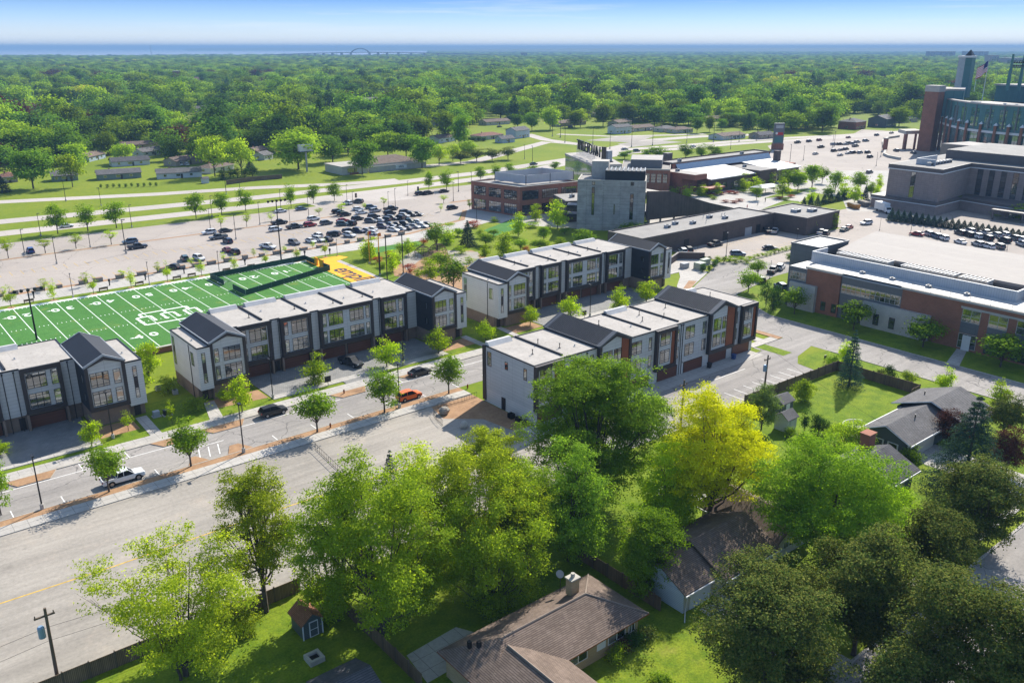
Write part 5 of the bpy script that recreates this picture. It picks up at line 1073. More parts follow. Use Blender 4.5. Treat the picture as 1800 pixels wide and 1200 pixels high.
# clinic: long white building by the road
def clinic():
    t = thing('clinic', 'long low white building with hip roof and garden wall beside the main road', 'building', (222, 380, 0))
    P(t, 'wall', HW['white'], lambda b: b.box(202, 246, 378, 396, 0, 3.4)); r = MB(); hip_solid(r, 214, 246, 378, 396, 3.5, 6.2, 0.8); r.build('roof', [HR['brown'], trim], t, True)
    P(t, 'front_wing', HW['cream'], lambda b: b.box(199, 213.4, 374.6, 392, 0, 3.9)); P(t, 'front_roof', roof_white, lambda b: b.box(198.7, 213.7, 374.3, 392.3, 3.9, 4.1))
    P(t, 'front_window', [trim, glass_dk], lambda b: b.box(202, 207, 374.5, 374.597, 1.0, 3.0, 1)); P(t, 'planter_wall', brick_red, lambda b: b.box(203, 207.5, 373.6, 374.3, 0, 0.9))
    P(t, 'garden_wall', limestone, lambda b: b.box(213.6, 247, 373.6, 374.0, 0, 2.9)); P(t, 'sign_panel', trim, lambda b: b.box(228.5, 235, 373.4, 373.597, 0.8, 2.6))
    text_obj('lettering', 'ultra', 1.6, HW['slate'], t, (231.7 - 222, 373.36 - 380, 1.75), (R(90), 0, 0), ext=0.02, bold=0.03)
clinic()
# ---- near houses, all on the street grid
def near_house():
    t = thing('ranch_house', 'large brown-roofed ranch house of buff brick at the bottom centre', 'house', (48, 53, 0)); ze, zr = 2.9, 5.0
    P(t, 'wall', brick_yel, lambda b: (b.box(38.4, 57.4, 49.7, 57.4, 0, 2.8), b.box(37.9, 46.3, 40, 49.69, 0, 2.8)))
    r = MB(); hip_solid(r, 38.3, 57.8, 49.5, 57.6, ze, zr, 0.5)
    # south-west wing, lower hip
    x0, x1, y0 = 37.3, 46.9, 39.0; xm = (x0 + x1) / 2
    r.face([(x1, y0, ze + 0.005), (x1, 50, ze + 0.005), (xm, 52.6, zr - 0.08), (xm, y0 + 4, zr - 0.08)]); r.face([(x0, 50, ze + 0.005), (x0, y0, ze + 0.005), (xm, y0 + 4, zr - 0.08), (xm, 52.6, zr - 0.08)])
    r.face([(x0, y0, ze + 0.005), (x1, y0, ze + 0.005), (xm, y0 + 4, zr - 0.08)])
    r.face([(x1, 49.2, ze - 0.135), (x1, y0, ze - 0.135), (x0, y0, ze - 0.135), (x0, 49.2, ze - 0.135)][::1], 1)
    r.face([(x1, y0, ze - 0.135), (x1, 49.0, ze - 0.135), (x1, 49.0, ze + 0.005), (x1, y0, ze + 0.005)], 1); r.face([(x0, 49, ze - 0.135), (x0, y0, ze - 0.135), (x0, y0, ze + 0.005), (x0, 49, ze + 0.005)], 1)
    rf = r.build('roof', [HR['brown'], copper], t, True)
    P(t, 'ridge_cap', plain('ridge_tile', (0.23, 0.18, 0.145), 0.9), lambda b: (b.tube([(42.6, 53.55, zr + 0.02), (53.4, 53.55, zr + 0.02)], 0.11, 5), b.tube([(53.4, 53.55, zr + 0.02), (58.25, 49.05, ze + 0.05)], 0.09, 5), b.tube([(53.4, 53.55, zr + 0.02), (58.25, 58.05, ze + 0.05)], 0.09, 5), b.tube([(xm, 52.4, zr - 0.03), (xm, 43, zr - 0.03)], 0.1, 5)))
    P(rf, 'chimney', brick_yel, lambda b: b.box(52.6, 53.7, 54.8, 55.7, 4.2, 6.1)); P(rf, 'chimney_cap', limestone, lambda b: (b.box(52.5, 53.8, 54.7, 55.8, 6.1, 6.25), b.tube([(53.15, 55.25, 6.25), (53.15, 55.25, 6.7)], 0.22, 8)))
    P(rf, 'vent_pipe', dark_metal, lambda b: [b.box(x, x + 0.35, y, y + 0.35, 4.0, 4.75) for x, y in ((39.6, 55.2), (40.3, 54.6))])
    for x0, x1 in ((47.6, 50.1), (53, 55.5), (56.0, 56.9)): window(t, x0, x1, 1.1, 2.4, 49.7, 2, False, trim)
    P(t, 'shutter', trim, lambda b: b.box(51.4, 52.6, 49.62, 49.697, 1.2, 2.3))
    window_x(t, 44.0, 46.5, 1.0, 2.4, 46.3, 2, 1)
    P(t, 'porch_post', trim, lambda b: b.box(46.3, 46.6, 47.4, 47.7, 0, 2.75)); P(t, 'white_gable_panel', trim, lambda b: b.box(37.8, 37.897, 48, 53, 0.1, 2.6))
    q = thing('satellite_dish', 'small white satellite dish on the ranch house roof by the chimney', 'satellite dish', (53.2, 57.2, 3.2))
    b = MB(); b.tube([(0, 0, 0), (0, 0, 2.4)], 0.04, 5); b.build('mast', dark_metal, q)
    b = MB(); b.tube([(0, 0, 2.4), (-0.15, -0.08, 2.45)], [0.15, 0.45], 12); b.build('dish', grey_trim, q)
near_house()
def garage_house():
    t = thing('house', 'pale-walled house with brown gable roof and white gutter behind the round maple', 'house', (70, 52, 0))
    P(t, 'wall', HW['cream'], lambda b: (b.box(64.2, 69.4, 49.2, 55, 0, 2.6), b.box(69.4, 79.5, 48.2, 58, 0, 2.6)))
    r = MB(); gable_solid(r, 64.2, 69.6, 49.2, 56.2, 2.65, 4.35, 0.35); gable_solid(r, 69.9, 79.5, 48.2, 58, 2.65, 5.0, 0.4); rf = r.build('roof', HR['brown'], t, True)
    P(t, 'gutter', trim, lambda b: (b.box(63.9, 69.5, 48.66, 48.82, 2.35, 2.52), b.box(69.5, 80, 47.62, 47.78, 2.3, 2.48), b.tube([(64.4, 48.9, 2.4), (64.4, 49.1, 0.3), (63.0, 48.0, 0.1)], 0.06, 6)))
    P(t, 'gable_wall', HW['paleblue'], lambda b: b.prism_y([(0, 0)] * 3, 0, 0) if False else (b.face([(64.19, 55.8, 2.6), (64.19, 49.4, 2.6), (64.19, 52.7, 4.2)]), b.box(64.1, 64.197, 49.2, 55, 0, 2.6)))
    P(t, 'garage_door', trim, lambda b: b.box(65.2, 68.6, 49.1, 49.197, 0.05, 2.2)); window(t, 72, 74, 1, 2.2, 48.2, 2, False, trim); window(t, 76, 78, 1, 2.2, 48.2, 2, False, trim)
    t2 = thing('house', 'tan-roofed house wing with white eaves under the bright green locust tree', 'house', (83, 54, 0))
    P(t2, 'wall', HW['cream'], lambda b: b.box(80.6, 88, 48.8, 60, 0, 2.6)); r = MB(); gable_solid(r, 80.6, 88, 48.8, 60, 2.65, 4.6, 0.4, 0.16, 'y'); r.build('roof', HR['brown'], t2, True); window(t2, 82, 84.4, 1, 2.2, 48.8, 2, False, trim); P(t2, 'gutter', trim, lambda b: b.box(79.95, 80.1, 48.4, 60.4, 2.3, 2.46))
    P(t2, 'gable_wall', HW['cream'], lambda b: b.face([(80.6, 48.79, 2.6), (88, 48.79, 2.6), (84.3, 48.79, 4.5)]))
garage_house()
def grey_house():
    t = thing('house', 'dark green house with grey gable roof beside the fenced lawn', 'house', (124, 55, 0))
    P(t, 'wall', HW['slate'], lambda b: (b.box(118.3, 131, 52, 59, 0, 2.8), b.box(131, 140.5, 50.5, 60.4, 0, 2.8)))
    P(t, 'gable_wall', HW['slate'], lambda b: b.face([(118.29, 59, 2.8), (118.29, 52, 2.8), (118.29, 55.5, 4.4)]))
    r = MB(); gable_solid(r, 118.3, 131, 51.9, 59.1, 2.9, 4.6, 0.5); gable_solid(r, 131.2, 140.5, 49, 61, 3.0, 5.2, 0.4); r.build('roof', HR['grey'], t, True)
    P(t, 'fascia', trim, lambda b: (b.box(117.7, 131.4, 51.25, 51.37, 2.55, 2.8), b.box(117.7, 131.4, 59.63, 59.75, 2.55, 2.8), b.tube([(117.72, 51.35, 2.75), (117.72, 55.5, 4.65), (117.72, 59.65, 2.75)], 0.08, 4), b.tube([(130.75, 48.7, 3.0), (130.75, 55, 5.25), (130.75, 61.3, 3.0)], 0.08, 4)))
    P(t, 'window', [trim, glass_dk], lambda b: [(b.box(118.2, 118.297, y - 0.2, y + 1.5, 1.2, 2.2), b.box(118.17, 118.199, y, y + 1.3, 1.3, 2.1, 1)) for y in (53.6, 55.9)])
    P(t, 'garage_door', HW['cream'], lambda b: b.box(121.4, 126.6, 51.9, 51.997, 0.05, 2.3)); P(t, 'corner_post', trim, lambda b: b.box(118.2, 118.5, 51.8, 52, 0, 2.8))
    P(t, 'vent_pipe', dark_metal, lambda b: [b.tube([(x, y, z), (x, y, z + 0.7)], 0.1, 6) for x, y, z in ((125, 54.6, 4.2), (136, 58.5, 4.0))])
    d = thing('deck', 'small round deck with white railing beside the dark green house', 'deck', (121.5, 61.5, 0)); b = MB(); b.tube([(0, 0, 0), (0, 0, 0.5)], 2.6, 16); b.build('floor', concrete, d)
    b = MB()
    for k in range(18):
        a = R(20 + k * 15); b.tube([(2.5 * math.cos(a), 2.5 * math.sin(a), 0.5), (2.5 * math.cos(a), 2.5 * math.sin(a), 1.5)], 0.035, 4)
    b.tube([(2.5 * math.cos(R(20 + k * 15)), 2.5 * math.sin(R(20 + k * 15)), 1.52) for k in range(18)], 0.06, 5); b.build('railing', trim, d)
    c = thing('house', 'dark-roofed house with red brick chimney half hidden by the bright green locust tree', 'house', (106, 50, 0))
    P(c, 'wall', HW['slate'], lambda b: b.box(98, 111.2, 47.6, 56, 0, 2.8)); r = MB(); gable_solid(r, 98, 111.2, 47.4, 56, 2.9, 4.8, 0.5); rf = r.build('roof', HR['dark'], c, True); P(c, 'gutter', trim, lambda b: b.box(97.5, 111.7, 46.75, 46.9, 2.5, 2.72)); window(c, 107, 109, 1, 2.2, 47.6, 2, False, trim)
    P(rf, 'chimney', brick_red, lambda b: b.box(109.4, 111.2, 53.6, 55.0, 3.0, 6.1)); P(rf, 'chimney_cap', brick_red, lambda b: b.box(109.3, 111.3, 53.5, 55.1, 6.1, 6.3))
grey_house()
def shed(name, label, x0, x1, y0, y1, h, rh, wall, roof, axis='x', doors=None):
    t = thing(name, label, 'shed', ((x0 + x1) / 2, (y0 + y1) / 2, 0)); P(t, 'wall', wall, lambda b: b.box(x0, x1, y0, y1, 0, h))
    g = MB()
    if axis == 'y': g.face([(x0, y0 - 0.004, h), (x1, y0 - 0.004, h), ((x0 + x1) / 2, y0 - 0.004, h + rh - 0.05)])
    else: g.face([(x0 - 0.004, y1, h), (x0 - 0.004, y0, h), (x0 - 0.004, (y0 + y1) / 2, h + rh - 0.05)])
    g.build('gable_wall', wall, t, True); r = MB(); gable_solid(r, x0, x1, y0, y1, h + 0.02, h + rh, 0.25, 0.1, axis); r.build('roof', roof, t, True); return t
s = shed('garden_shed', 'small dark green shed with rust roof and white-framed door near the fence', 29.9, 32.1, 71.2, 74, 2.0, 0.9, HW['slate'], HR['rust'], 'y')
P(s, 'door', [trim, HW['slate']], lambda b: (b.box(30.6, 31.6, 71.12, 71.197, 0.1, 1.95), b.box(30.7, 31.5, 71.1, 71.119, 0.2, 0.95, 1), b.box(30.7, 31.5, 71.1, 71.119, 1.05, 1.85, 1))); [P(s, 'corner_trim', trim, lambda b: b.box(x, x + 0.12, 71.14, 71.197, 0, 2)) for x in (29.84, 32.04)]
s = shed('garden_shed', 'white garden shed with pale grey gable roof beside the thin columnar evergreens', 113.0, 115.6, 69, 71.4, 2.3, 0.9, HW['white'], HR['grey'], 'x'); P(s, 'door', trim, lambda b: b.box(113.8, 114.8, 68.93, 68.997, 0.1, 1.9))
s = shed('garden_shed', 'grey-roofed shed under the feathery tree beside the board fence', 118.2, 121.2, 73.4, 76.2, 2.2, 0.9, HW['slate'], HR['grey'], 'x'); P(s, 'door', trim, lambda b: b.box(119.2, 120.2, 73.33, 73.397, 0.1, 1.9))
# garden building roofs cut by the lower edge
s = shed('garden_pavilion', 'dark blue-roofed garden pavilion beside the fence at the bottom edge', 26.6, 31.4, 57.5, 63.0, 2.0, 1.0, HW['slate'], HR['dark'], 'x'); P(s, 'post', trim, lambda b: [b.box(x, x + 0.14, 57.3, 57.44, 0, 2.0) for x in (26.7, 31.2)])
s = shed('garden_shed', 'small grey shed gable peeking in at the bottom edge left of the pavilion', 20.6, 22.4, 62.6, 64.6, 1.5, 0.8, HW['slate'], HR['grey'], 'y'); P(s, 'door', trim, lambda b: b.box(21.1, 21.9, 62.53, 62.597, 0.05, 1.4))
fp = at(553, 1160); fpt = thing('fire_pit', 'square pale stone fire pit on the lawn below the small green shed', 'fire pit', (fp[0], fp[1], 0)); b = MB()
for (a, c, d, e) in ((-0.8, 0.8, -0.8, -0.5), (-0.8, 0.8, 0.5, 0.8), (-0.8, -0.5, -0.5, 0.5), (0.5, 0.8, -0.5, 0.5)): b.box(a, c, d, e, 0, 0.6)
b.build('stone_ring', limestone, fpt); b = MB(); b.box(-0.5, 0.5, -0.5, 0.5, 0, 0.3); b.build('ash_bed', dark_metal, fpt)
# ================================================================== FENCES, WALLS, STREET FURNITURE
def board_fence(label, pts, h=1.8, mat=None):
    c = pts[0]; t = thing('board_fence', label, 'fence', (c[0], c[1], 0)); rng = random.Random(7)
    b = MB()
    for i in range(len(pts) - 1):
        a, q = Vector((*pts[i], 0)), Vector((*pts[i + 1], 0)); d = q - a; L = d.length; d.normalize(); n = Vector((-d.y, d.x, 0)); u = 0.0
        while u < L:
            u1 = min(u + 2.4, L); dz = rng.uniform(-0.05, 0.05); p0, p1 = a + d * u, a + d * u1
            pp = [p0 - n * 0.03, p1 - n * 0.03, p1 + n * 0.03, p0 + n * 0.03]; b.prism([(v.x, v.y) for v in pp], 0.05, h + dz); q_ = MB(); q_.box(p0.x - 0.06, p0.x + 0.06, p0.y - 0.09, p0.y + 0.09, 0, h + 0.12); q_.build('post', wood_pole, t, True); u += 2.4
    b.build('boards', mat or fence_wood, t, True); return t
board_fence('weathered board fence along the gravel lot at the bottom left', [(4, 79.3), (33.5, 79.3)], 1.9)
board_fence('dark board fence running between the two back gardens', [(35.5, 79.0), (35.6, 57.5)], 1.8)
board_fence('reddish board fence behind the ranch house', [(62.6, 76), (62.5, 51)], 1.8)
board_fence('brown board fence enclosing the bright lawn beside the parking bays', [(116.8, 80.0), (144.8, 79.3), (145.0, 63.4), (141.5, 63.2)], 2.0)
def wall_thing(name, label, cat, pts, h, w, mat, capm=None):
    t = thing(name, label, cat, (pts[0][0], pts[0][1], 0)); b = MB(); cp = MB()
    for i in range(len(pts) - 1):
        q = ribbon([pts[i], pts[i + 1]], w)[0]; b.prism(q, 0, h); q2 = ribbon([pts[i], pts[i + 1]], w + 0.2)[0]; cp.prism(q2, h, h + 0.15)
    b.build('wall', mat, t, True); cp.build('coping', capm or limestone, t, True)
wall_thing('retaining_wall', 'brick garden wall with pale coping between the townhouses and football field', 'wall', [(-40, 171.6), (114, 171.6)], 1.1, 0.5, brick_red)
wall_thing('stadium_wall', 'curving low stone wall with brick piers in front of the stadium', 'wall', [at(*p) for p in ((1556, 265), (1553, 258), (1552, 250), (1560, 244), (1580, 241))] , 1.2, 1.2, limestone)
wall_thing('stadium_wall', 'low stone wall sweeping down from the brick gate pier in the stadium car park', 'wall', [at(*p) for p in ((1556, 267), (1554, 273), (1562, 277), (1582, 281))], 1.2, 1.2, limestone)
p = at(1555, 265); t = thing('gate_pier', 'brown brick gate pier at the bend of the low stone wall', 'pier', (p[0], p[1], 0)); b = MB(); b.box(-1, 1, -1, 1, 0, 7); b.build('pier', brick_red, t); b = MB(); b.box(-1.3, 1.3, -1.3, 1.3, 7, 7.5); b.build('cap', limestone, t)
wall_thing('screen_wall', 'dark brick bin-yard wall in front of the parked white car behind the row end', 'wall', [(178, 152.4), (191.5, 158.4), (197.0, 153.2)], 2.0, 0.4, dark_brick, hotel_dark)
# green pitch-side padded fence round the practice corner of the field
def pitch_fence():
    t = thing('pitch_fence', 'dark green screened fence enclosing the right end of the football field', 'fence', (92, 212, 0)); c = [(77.6, 224.0), (106.2, 224.9), (106.4, 211.2), (78.0, 201.2)]
    runs = [((77.2, 222.8), (106.3, 226.2)), ((106.3, 226.2), (106.3, 219.5)), ((106.3, 214.5), (106.3, 210.8)), ((106.3, 210.8), (77.9, 201.0)), ((77.9, 201.0), (77.7, 208.5)), ((77.5, 214), (77.2, 222.8))]
    for a, q in runs:
        b = MB(); b.prism(ribbon([a, q], 0.1)[0], 0.1, 1.5); b.build('screen', green_dark, t, True)
        L = math.hypot(q[0] - a[0], q[1] - a[1]); n = max(1, int(L / 4))
        for k in range(n): x, y = lerp(a, q, k / n); pb = MB(); pb.tube([(x, y, 0), (x, y, 1.7)], 0.06, 5); pb.build('post', steel, t, True)
    b = MB()
    for k in range(7): y = 208.6 + k * 0.85; b.tube([(77.6, y, 0), (77.6, y, 2.6)], 0.04, 4)
    b.tube([(77.6, 208.6, 2.6), (77.6, 213.7, 2.6)], 0.05, 4); b.build('gate', steel, t, True)
    for y0, y1 in ((218.2, 219.6), (214.6, 216.7)): P(t, 'yellow_pad', gold, lambda b: b.box(106.1, 106.5, y0, y1, 0, 2.2))
pitch_fence()
# ---- lamp posts
def lamp_proto(h, name='street_lamp', mat=None):
    t = bpy.data.objects.new(name, None); COL.objects.link(t); b = MB(); b.tube([(0, 0, 0.7), (0, 0, h)], [0.11, 0.075], 8); b.build('pole', mat or dark_metal, t)
    b = MB(); b.tube([(0, 0, 0), (0, 0, 0.75)], 0.27, 12); b.build('base', concrete, t)
    b = MB(); b.box(-0.1, 0.75, -0.17, 0.17, h - 0.02, h + 0.13); b.tube([(0, 0, h - 0.4), (0, 0, h + 0.05)], 0.09, 8); b.build('lamp_head', grey_trim if False else dark_metal, t); return t
ordn = ['first', 'second', 'third', 'fourth', 'fifth', 'sixth', 'seventh', 'eighth', 'ninth', 'tenth', 'eleventh', 'twelfth', 'thirteenth', 'fourteenth', 'fifteenth', 'sixteenth', 'seventeenth', 'eighteenth', 'nineteenth', 'twentieth', 'twenty-first', 'twenty-second', 'twenty-third', 'twenty-fourth', 'twenty-fifth', 'twenty-sixth', 'twenty-seventh', 'twenty-eighth', 'twenty-ninth', 'thirtieth']
L0 = lamp_proto(8.0); used = [False]
def place(proto, used, x, y, z, rz, sc, label, cat, group=None):
    o = proto if not used[0] else copy_tree(proto); used[0] = True
    o.location = (x, y, z); o.rotation_euler = (0, 0, rz); o.scale = (sc, sc, sc) if not hasattr(sc, '__len__') else sc
    return tag(o, label, cat, group)
for bx, by, ty, lab in ((75, 895, 800, 'black street lamp at the left edge in front of the gravel lot'), (428.7, 796, 709, 'black street lamp beside the mulch islands and kerb ramp'), (199, 771, 691, 'black street lamp in front of the left black gable'),
                       (480, 700, 632, 'black street lamp on the verge in front of the left-hand end gable'), (702.5, 717, 639, 'black street lamp beside the orange car'), (709, 642, 575, 'black street lamp beside the paver driveway and its conical tree'),
                       (1037, 556, 501, 'black street lamp on the verge in front of the farther row')):
    x, y = at(bx, by); h = height_at(bx, by, ty); place(L0, used, x, y, 0.1, R(90 if y > 125 else -90), max(0.8, min(1.15, h / 8.1)), lab, 'street lamp', 'street lamps along the townhouse street')
L1 = lamp_proto(8.0, 'car_park_lamp'); u1 = [False]
cpl = [(44, 449, 404), (72, 415, 376), (100, 464, 417), (159, 435, 395), (222, 446, 387), (232, 400, 361), (370, 402, 367), (415, 421, 379), (373, 381, 345), (457, 395, 356), (494, 368, 334), (510, 395, 367), (543, 383, 347), (610, 353, 325), (621, 371, 338), (683, 365, 345), (695, 364, 332), (717, 344, 320), (797, 354, 322), (838, 390, 352)]
cpl.sort()
for k, (bx, by, ty) in enumerate(cpl):
    x, y = at(bx, by); h = max(6, min(11, height_at(bx, by, ty))); place(L1, u1, x, y, 0.03, R(0), h / 8, 'black lamp post in the big car park, %s from the left' % ordn[k], 'lamp post', 'lamp posts in the big car park')
wl_ = sorted([(129, 523, 481), (263, 501, 461), (386, 482, 442), (593, 450, 421)])
for k, (bx, by, ty) in enumerate(wl_):
    x, y = at(bx, by); h = height_at(bx, by, ty); place(L1, u1, x, y, 0.03, R(-90), h / 8, 'slim black lamp on the promenade beside the football field, %s from the left' % ordn[k], 'lamp post', 'lamps along the promenade')
ol = sorted([(1276, 452, 410), (1400, 430, 403), (1353, 490, 459), (1600, 414, 381), (1546, 405, 392), (1622, 408, 396), (1653, 408, 396), (1683, 405, 398), (1770, 440, 431)])
for k, (bx, by, ty) in enumerate(ol):
    x, y = at(bx, by); h = max(4, height_at(bx, by, ty)); place(L1, u1, x, y, 0.03, R(45), h / 8, 'black lamp post in the right-hand service car parks, %s from the left' % ordn[k], 'lamp post', 'lamp posts in the service car parks')
rl = sorted([(985, 242, 208), (971, 240, 210), (993, 251, 223), (1042, 253, 224), (1072, 262, 231), (1110, 259, 226), (1147, 256, 224), (1207, 251, 227), (1254, 250, 218), (1299, 250, 225), (1330, 247, 220), (1284, 262, 238), (1388, 288, 254), (1412, 282, 257), (1463, 260, 237), (1466, 258, 231), (1540, 292, 268), (1548, 276, 250), (178, 362, 333), (116, 354, 318), (398, 343, 298), (922, 280, 255), (936, 288, 257), (806, 337, 302), (829, 333, 303), (424, 355, 320)])
for k, (bx, by, ty) in enumerate(rl):
    x, y = at(bx, by); h = max(7, min(15, height_at(bx, by, ty))); place(L1, u1, x, y, 0.03, R(180), h / 8, 'tall grey roadside lamp post along the main road, %s from the left' % ordn[k], 'lamp post', 'roadside lamp posts along the main road')
# tall floodlight masts by the field
for bx, by, ty, lab in ((65, 597, 508, 'black floodlight mast with a cross bar of lamps in front of the field, left'), (495, 464, 352, 'tall black floodlight mast with a row of lamps beside the promenade')):
    x, y = at(bx, by); h = height_at(bx, by, ty); t = thing('floodlight_mast', lab, 'floodlight mast', (x, y, 0)); b = MB(); b.tube([(0, 0, 0), (0, 0, h)], [0.22, 0.12], 8); b.build('pole', dark_metal, t); b = MB(); b.tube([(-2.6, 0, h), (2.6, 0, h)], 0.07, 6); b.build('cross_bar', dark_metal, t)
    for k in range(5): b = MB(); xx = -2.5 + k * 1.25; b.tube([(xx, 0.05, h), (xx, -0.5, h - 0.15)], [0.2, 0.38], 8); b.build('lamp', dark_metal, t)
# goal posts / net masts at the end zone
def mast(bx, by, ty, m, lab, flagc=None, r=0.14):
    x, y = at(bx, by); h = height_at(bx, by, ty); t = thing('mast', lab, 'mast', (x, y, 0)); b = MB(); b.tube([(0, 0, 0), (0, 0, h)], r, 8); b.build('pole', m[0], t)
    b = MB(); b.tube([(0, 0, 0), (0, 0, 0.4)], r * 2.2, 10); b.build('base', concrete, t)
    if len(m) > 1: b = MB(); b.tube([(0, 0, 0.4), (0, 0, h * 0.55)], r * 1.7, 8); b.build('padding', m[1], t)
    if flagc: b = MB(); b.box(0, 0.9, -0.03, 0.03, h - 0.9, h); b.build('pennant', flagc, t)
mast(650, 463, 407, [gold], 'yellow goal upright with red streamer, left of the pair', red_m); mast(668, 483, 410, [gold, blackm], 'yellow goal upright with black padded foot, right of the pair', plain('orange_cloth', (0.7, 0.2, 0.02), 0.8))
mast(681, 494, 413, [dark_metal], 'bare black net mast directly right of the yellow uprights'); mast(709, 481, 411, [dark_metal], 'black net mast standing among the playground trees')
# benches, bollards, planters along the promenade
bn = bpy.data.objects.new('bench', None); COL.objects.link(bn); b = MB(); b.box(-1.1, 1.1, -0.25, 0.25, 0.42, 0.5); b.build('seat', fence_wood, bn); b = MB(); b.box(-1.1, 1.1, 0.22, 0.28, 0.55, 0.95); b.build('backrest', fence_wood, bn)
for s in (-1, 1): b = MB(); b.box(s * 0.95 - 0.05, s * 0.95 + 0.05, -0.22, 0.27, 0, 0.42); b.build('leg', dark_metal, bn)
ub = [False]
for k, (bx, by) in enumerate([(51, 532), (182, 511), (245, 501), (311, 491), (337, 486), (398, 477), (441, 470), (481, 464), (527, 457)]):
    x, y = at(bx, by); place(bn, ub, x, y, 0.03, R(180), 1.0, 'black-framed bench on the promenade edge of the football field, %s from the left' % ordn[k], 'bench', 'benches along the promenade')
bo = bpy.data.objects.new('bollard', None); COL.objects.link(bo); b = MB(); b.tube([(0, 0, 0), (0, 0, 1.5)], 0.16, 8); b.build('post', blackm, bo); b = MB(); b.box(-0.22, 0.22, -0.22, 0.22, 1.1, 1.75); b.build('lamp_head', blackm, bo); uo = [False]
for k, (bx, by) in enumerate([(60, 524), (193, 502), (256, 492), (324, 481), (431, 466), (536, 451), (580, 447)]):
    x, y = at(bx, by); place(bo, uo, x, y, 0.03, 0, 1.0, 'short black lamp bollard on the promenade, %s from the left' % ordn[k], 'bollard', 'bollards on the promenade')
pl = bpy.data.objects.new('planter', None); COL.objects.link(pl); b = MB(); b.loft([[(-1.0, -0.5, 0), (1.0, -0.5, 0), (1.0, 0.5, 0), (-1.0, 0.5, 0)], [(-1.05, -0.55, 0.95), (1.05, -0.55, 0.95), (1.05, 0.55, 0.95), (-1.05, 0.55, 0.95)]]); b.build('tub', plain('planter_concrete', (0.20, 0.19, 0.175), 0.9), pl); b = MB(); b.box(-0.9, 0.9, -0.42, 0.42, 0.9, 0.98); b.build('soil', mulch, pl); up_ = [False]; rng = random.Random(3); pk = 0; PLANTERS = []
xx = 24.0
while xx < 150:
    w = rng.choice([0.7, 1.0, 1.15]); yy = 238.6 if xx < 150 else 240
    place(pl, up_, xx, yy, 0.03, R(rng.uniform(-6, 6)), (w, 1.05, rng.uniform(0.8, 1.2)), 'grey concrete planter tub between the promenade and car park, %s' % (('%s from the left' % ordn[pk]) if pk < 30 else 'near the playground end'), 'planter', 'concrete planters beside the car park'); PLANTERS.append((xx, yy)); pk += 1; xx += rng.uniform(3.4, 6.0)
# boulders, hydrants, small things near the gravel lot
def rock(name, lab, x, y, r, m, sz=1.0, cat='boulder'):
    rr = random.Random(int(x * 7)); b = MB(); rings = []
    for k in range(6):
        a = -0.9 + k * 0.42; rings.append([(r * math.cos(a) * math.cos(q) * rr.uniform(0.85, 1.15), r * math.cos(a) * math.sin(q) * rr.uniform(0.75, 1.0), r * 0.55 * sz + r * 0.75 * sz * math.sin(a)) for q in np.arange(0, 6.28, 6.2832 / 9)])
    b.loft(rings); o = b.build(name, m); o.location = (x, y, 0); tag(o, lab, cat)
rock('boulder', 'large tan boulder on the mulch beside the grey flank wall', *at(781, 727), 1.0, stone_m); rock('boulder', 'upright pale boulder on the gravel near the parked-car shadow', *at(816, 752), 0.7, limestone, 1.4)
for bx, by, lab in ((605, 692, 'rust-brown fire hydrant on the mulch island near the driveway'), (822, 683, 'small brown hydrant on the mulch strip near the grey flank wall'), (581, 752, 'small brown hydrant in the mulch strip between two street trees')):
    x, y = at(bx, by); t = thing('fire_hydrant', lab, 'hydrant', (x, y, 0.12)); b = MB(); b.tube([(0, 0, 0), (0, 0, 0.65)], [0.14, 0.12], 8); b.tube([(0, 0, 0.65), (0, 0, 0.8)], [0.13, 0.04], 8); b.build('barrel', copper, t); b = MB(); b.tube([(-0.2, 0, 0.45), (0.2, 0, 0.45)], 0.06, 6); b.build('outlet', copper, t)
def sign_post(bx, by, lab, w=0.9, h=1.2, post=1.2, m=None, cat='sign'):
    x, y = at(bx, by); t = thing('sign_board', lab, cat, (x, y, 0.1)); b = MB(); b.tube([(0, 0, 0), (0, 0, post)], 0.05, 6); b.build('post', dark_metal, t); b = MB(); b.box(-w / 2, w / 2, -0.06, 0.06, post, post + h); b.build('panel', m or dark_metal, t); return t
sign_post(577, 678, 'dark sign board on the verge beside the driveway mouth', 1.2, 1.1, 0.7); sign_post(1027, 560, 'dark sign board on the verge under the farther street lamp', 1.2, 1.1, 0.7)
sign_post(626, 350, 'small wooden totem sign on the grass island behind the car park', 0.9, 1.8, 0.5, wood_pole); sign_post(735, 338, 'small wooden totem sign on the rounded grass island by the crossing', 0.9, 1.8, 0.5, wood_pole); sign_post(1450, 634, 'two tiny dark yard signs at the tip of the right-hand lawn', 0.7, 0.6, 0.5)
# utility poles and wires
def pole_thing(x, y, h, lab, transformer=False):
    t = thing('utility_pole', lab, 'utility pole', (x, y, 0)); b = MB(); b.tube([(0, 0, 0), (0.15, 0, h)], [0.19, 0.13], 8); b.build('pole', wood_pole, t)
    b = MB(); b.box(-0.9, 0.9, -0.08, 0.08, h - 0.9, h - 0.75); [b.tube([(k, 0, h - 0.75), (k, 0, h - 0.5)], 0.06, 6) for k in (-0.8, 0.8)]; b.build('cross_arm', wood_pole, t)
    if transformer: b = MB(); b.tube([(-0.5, 0, h - 3.0), (-0.5, 0, h - 1.9)], 0.32, 12); b.tube([(-0.5, 0, h - 1.9), (-0.5, 0, h - 1.75)], [0.32, 0.2], 12); b.build('transformer', plain('pale_blue_tank', (0.22, 0.32, 0.42), 0.45, 0.2), t)
    return t
ux, uy = at(103, 1200); pole_thing(ux, uy, 8.6, 'leaning weathered utility pole with blue transformer at the bottom left', True)
vx, vy = at(1344, 679); pole_thing(vx, vy, height_at(1344, 679, 624), 'wooden utility pole at the edge of the alley beside the feathery tree', True)
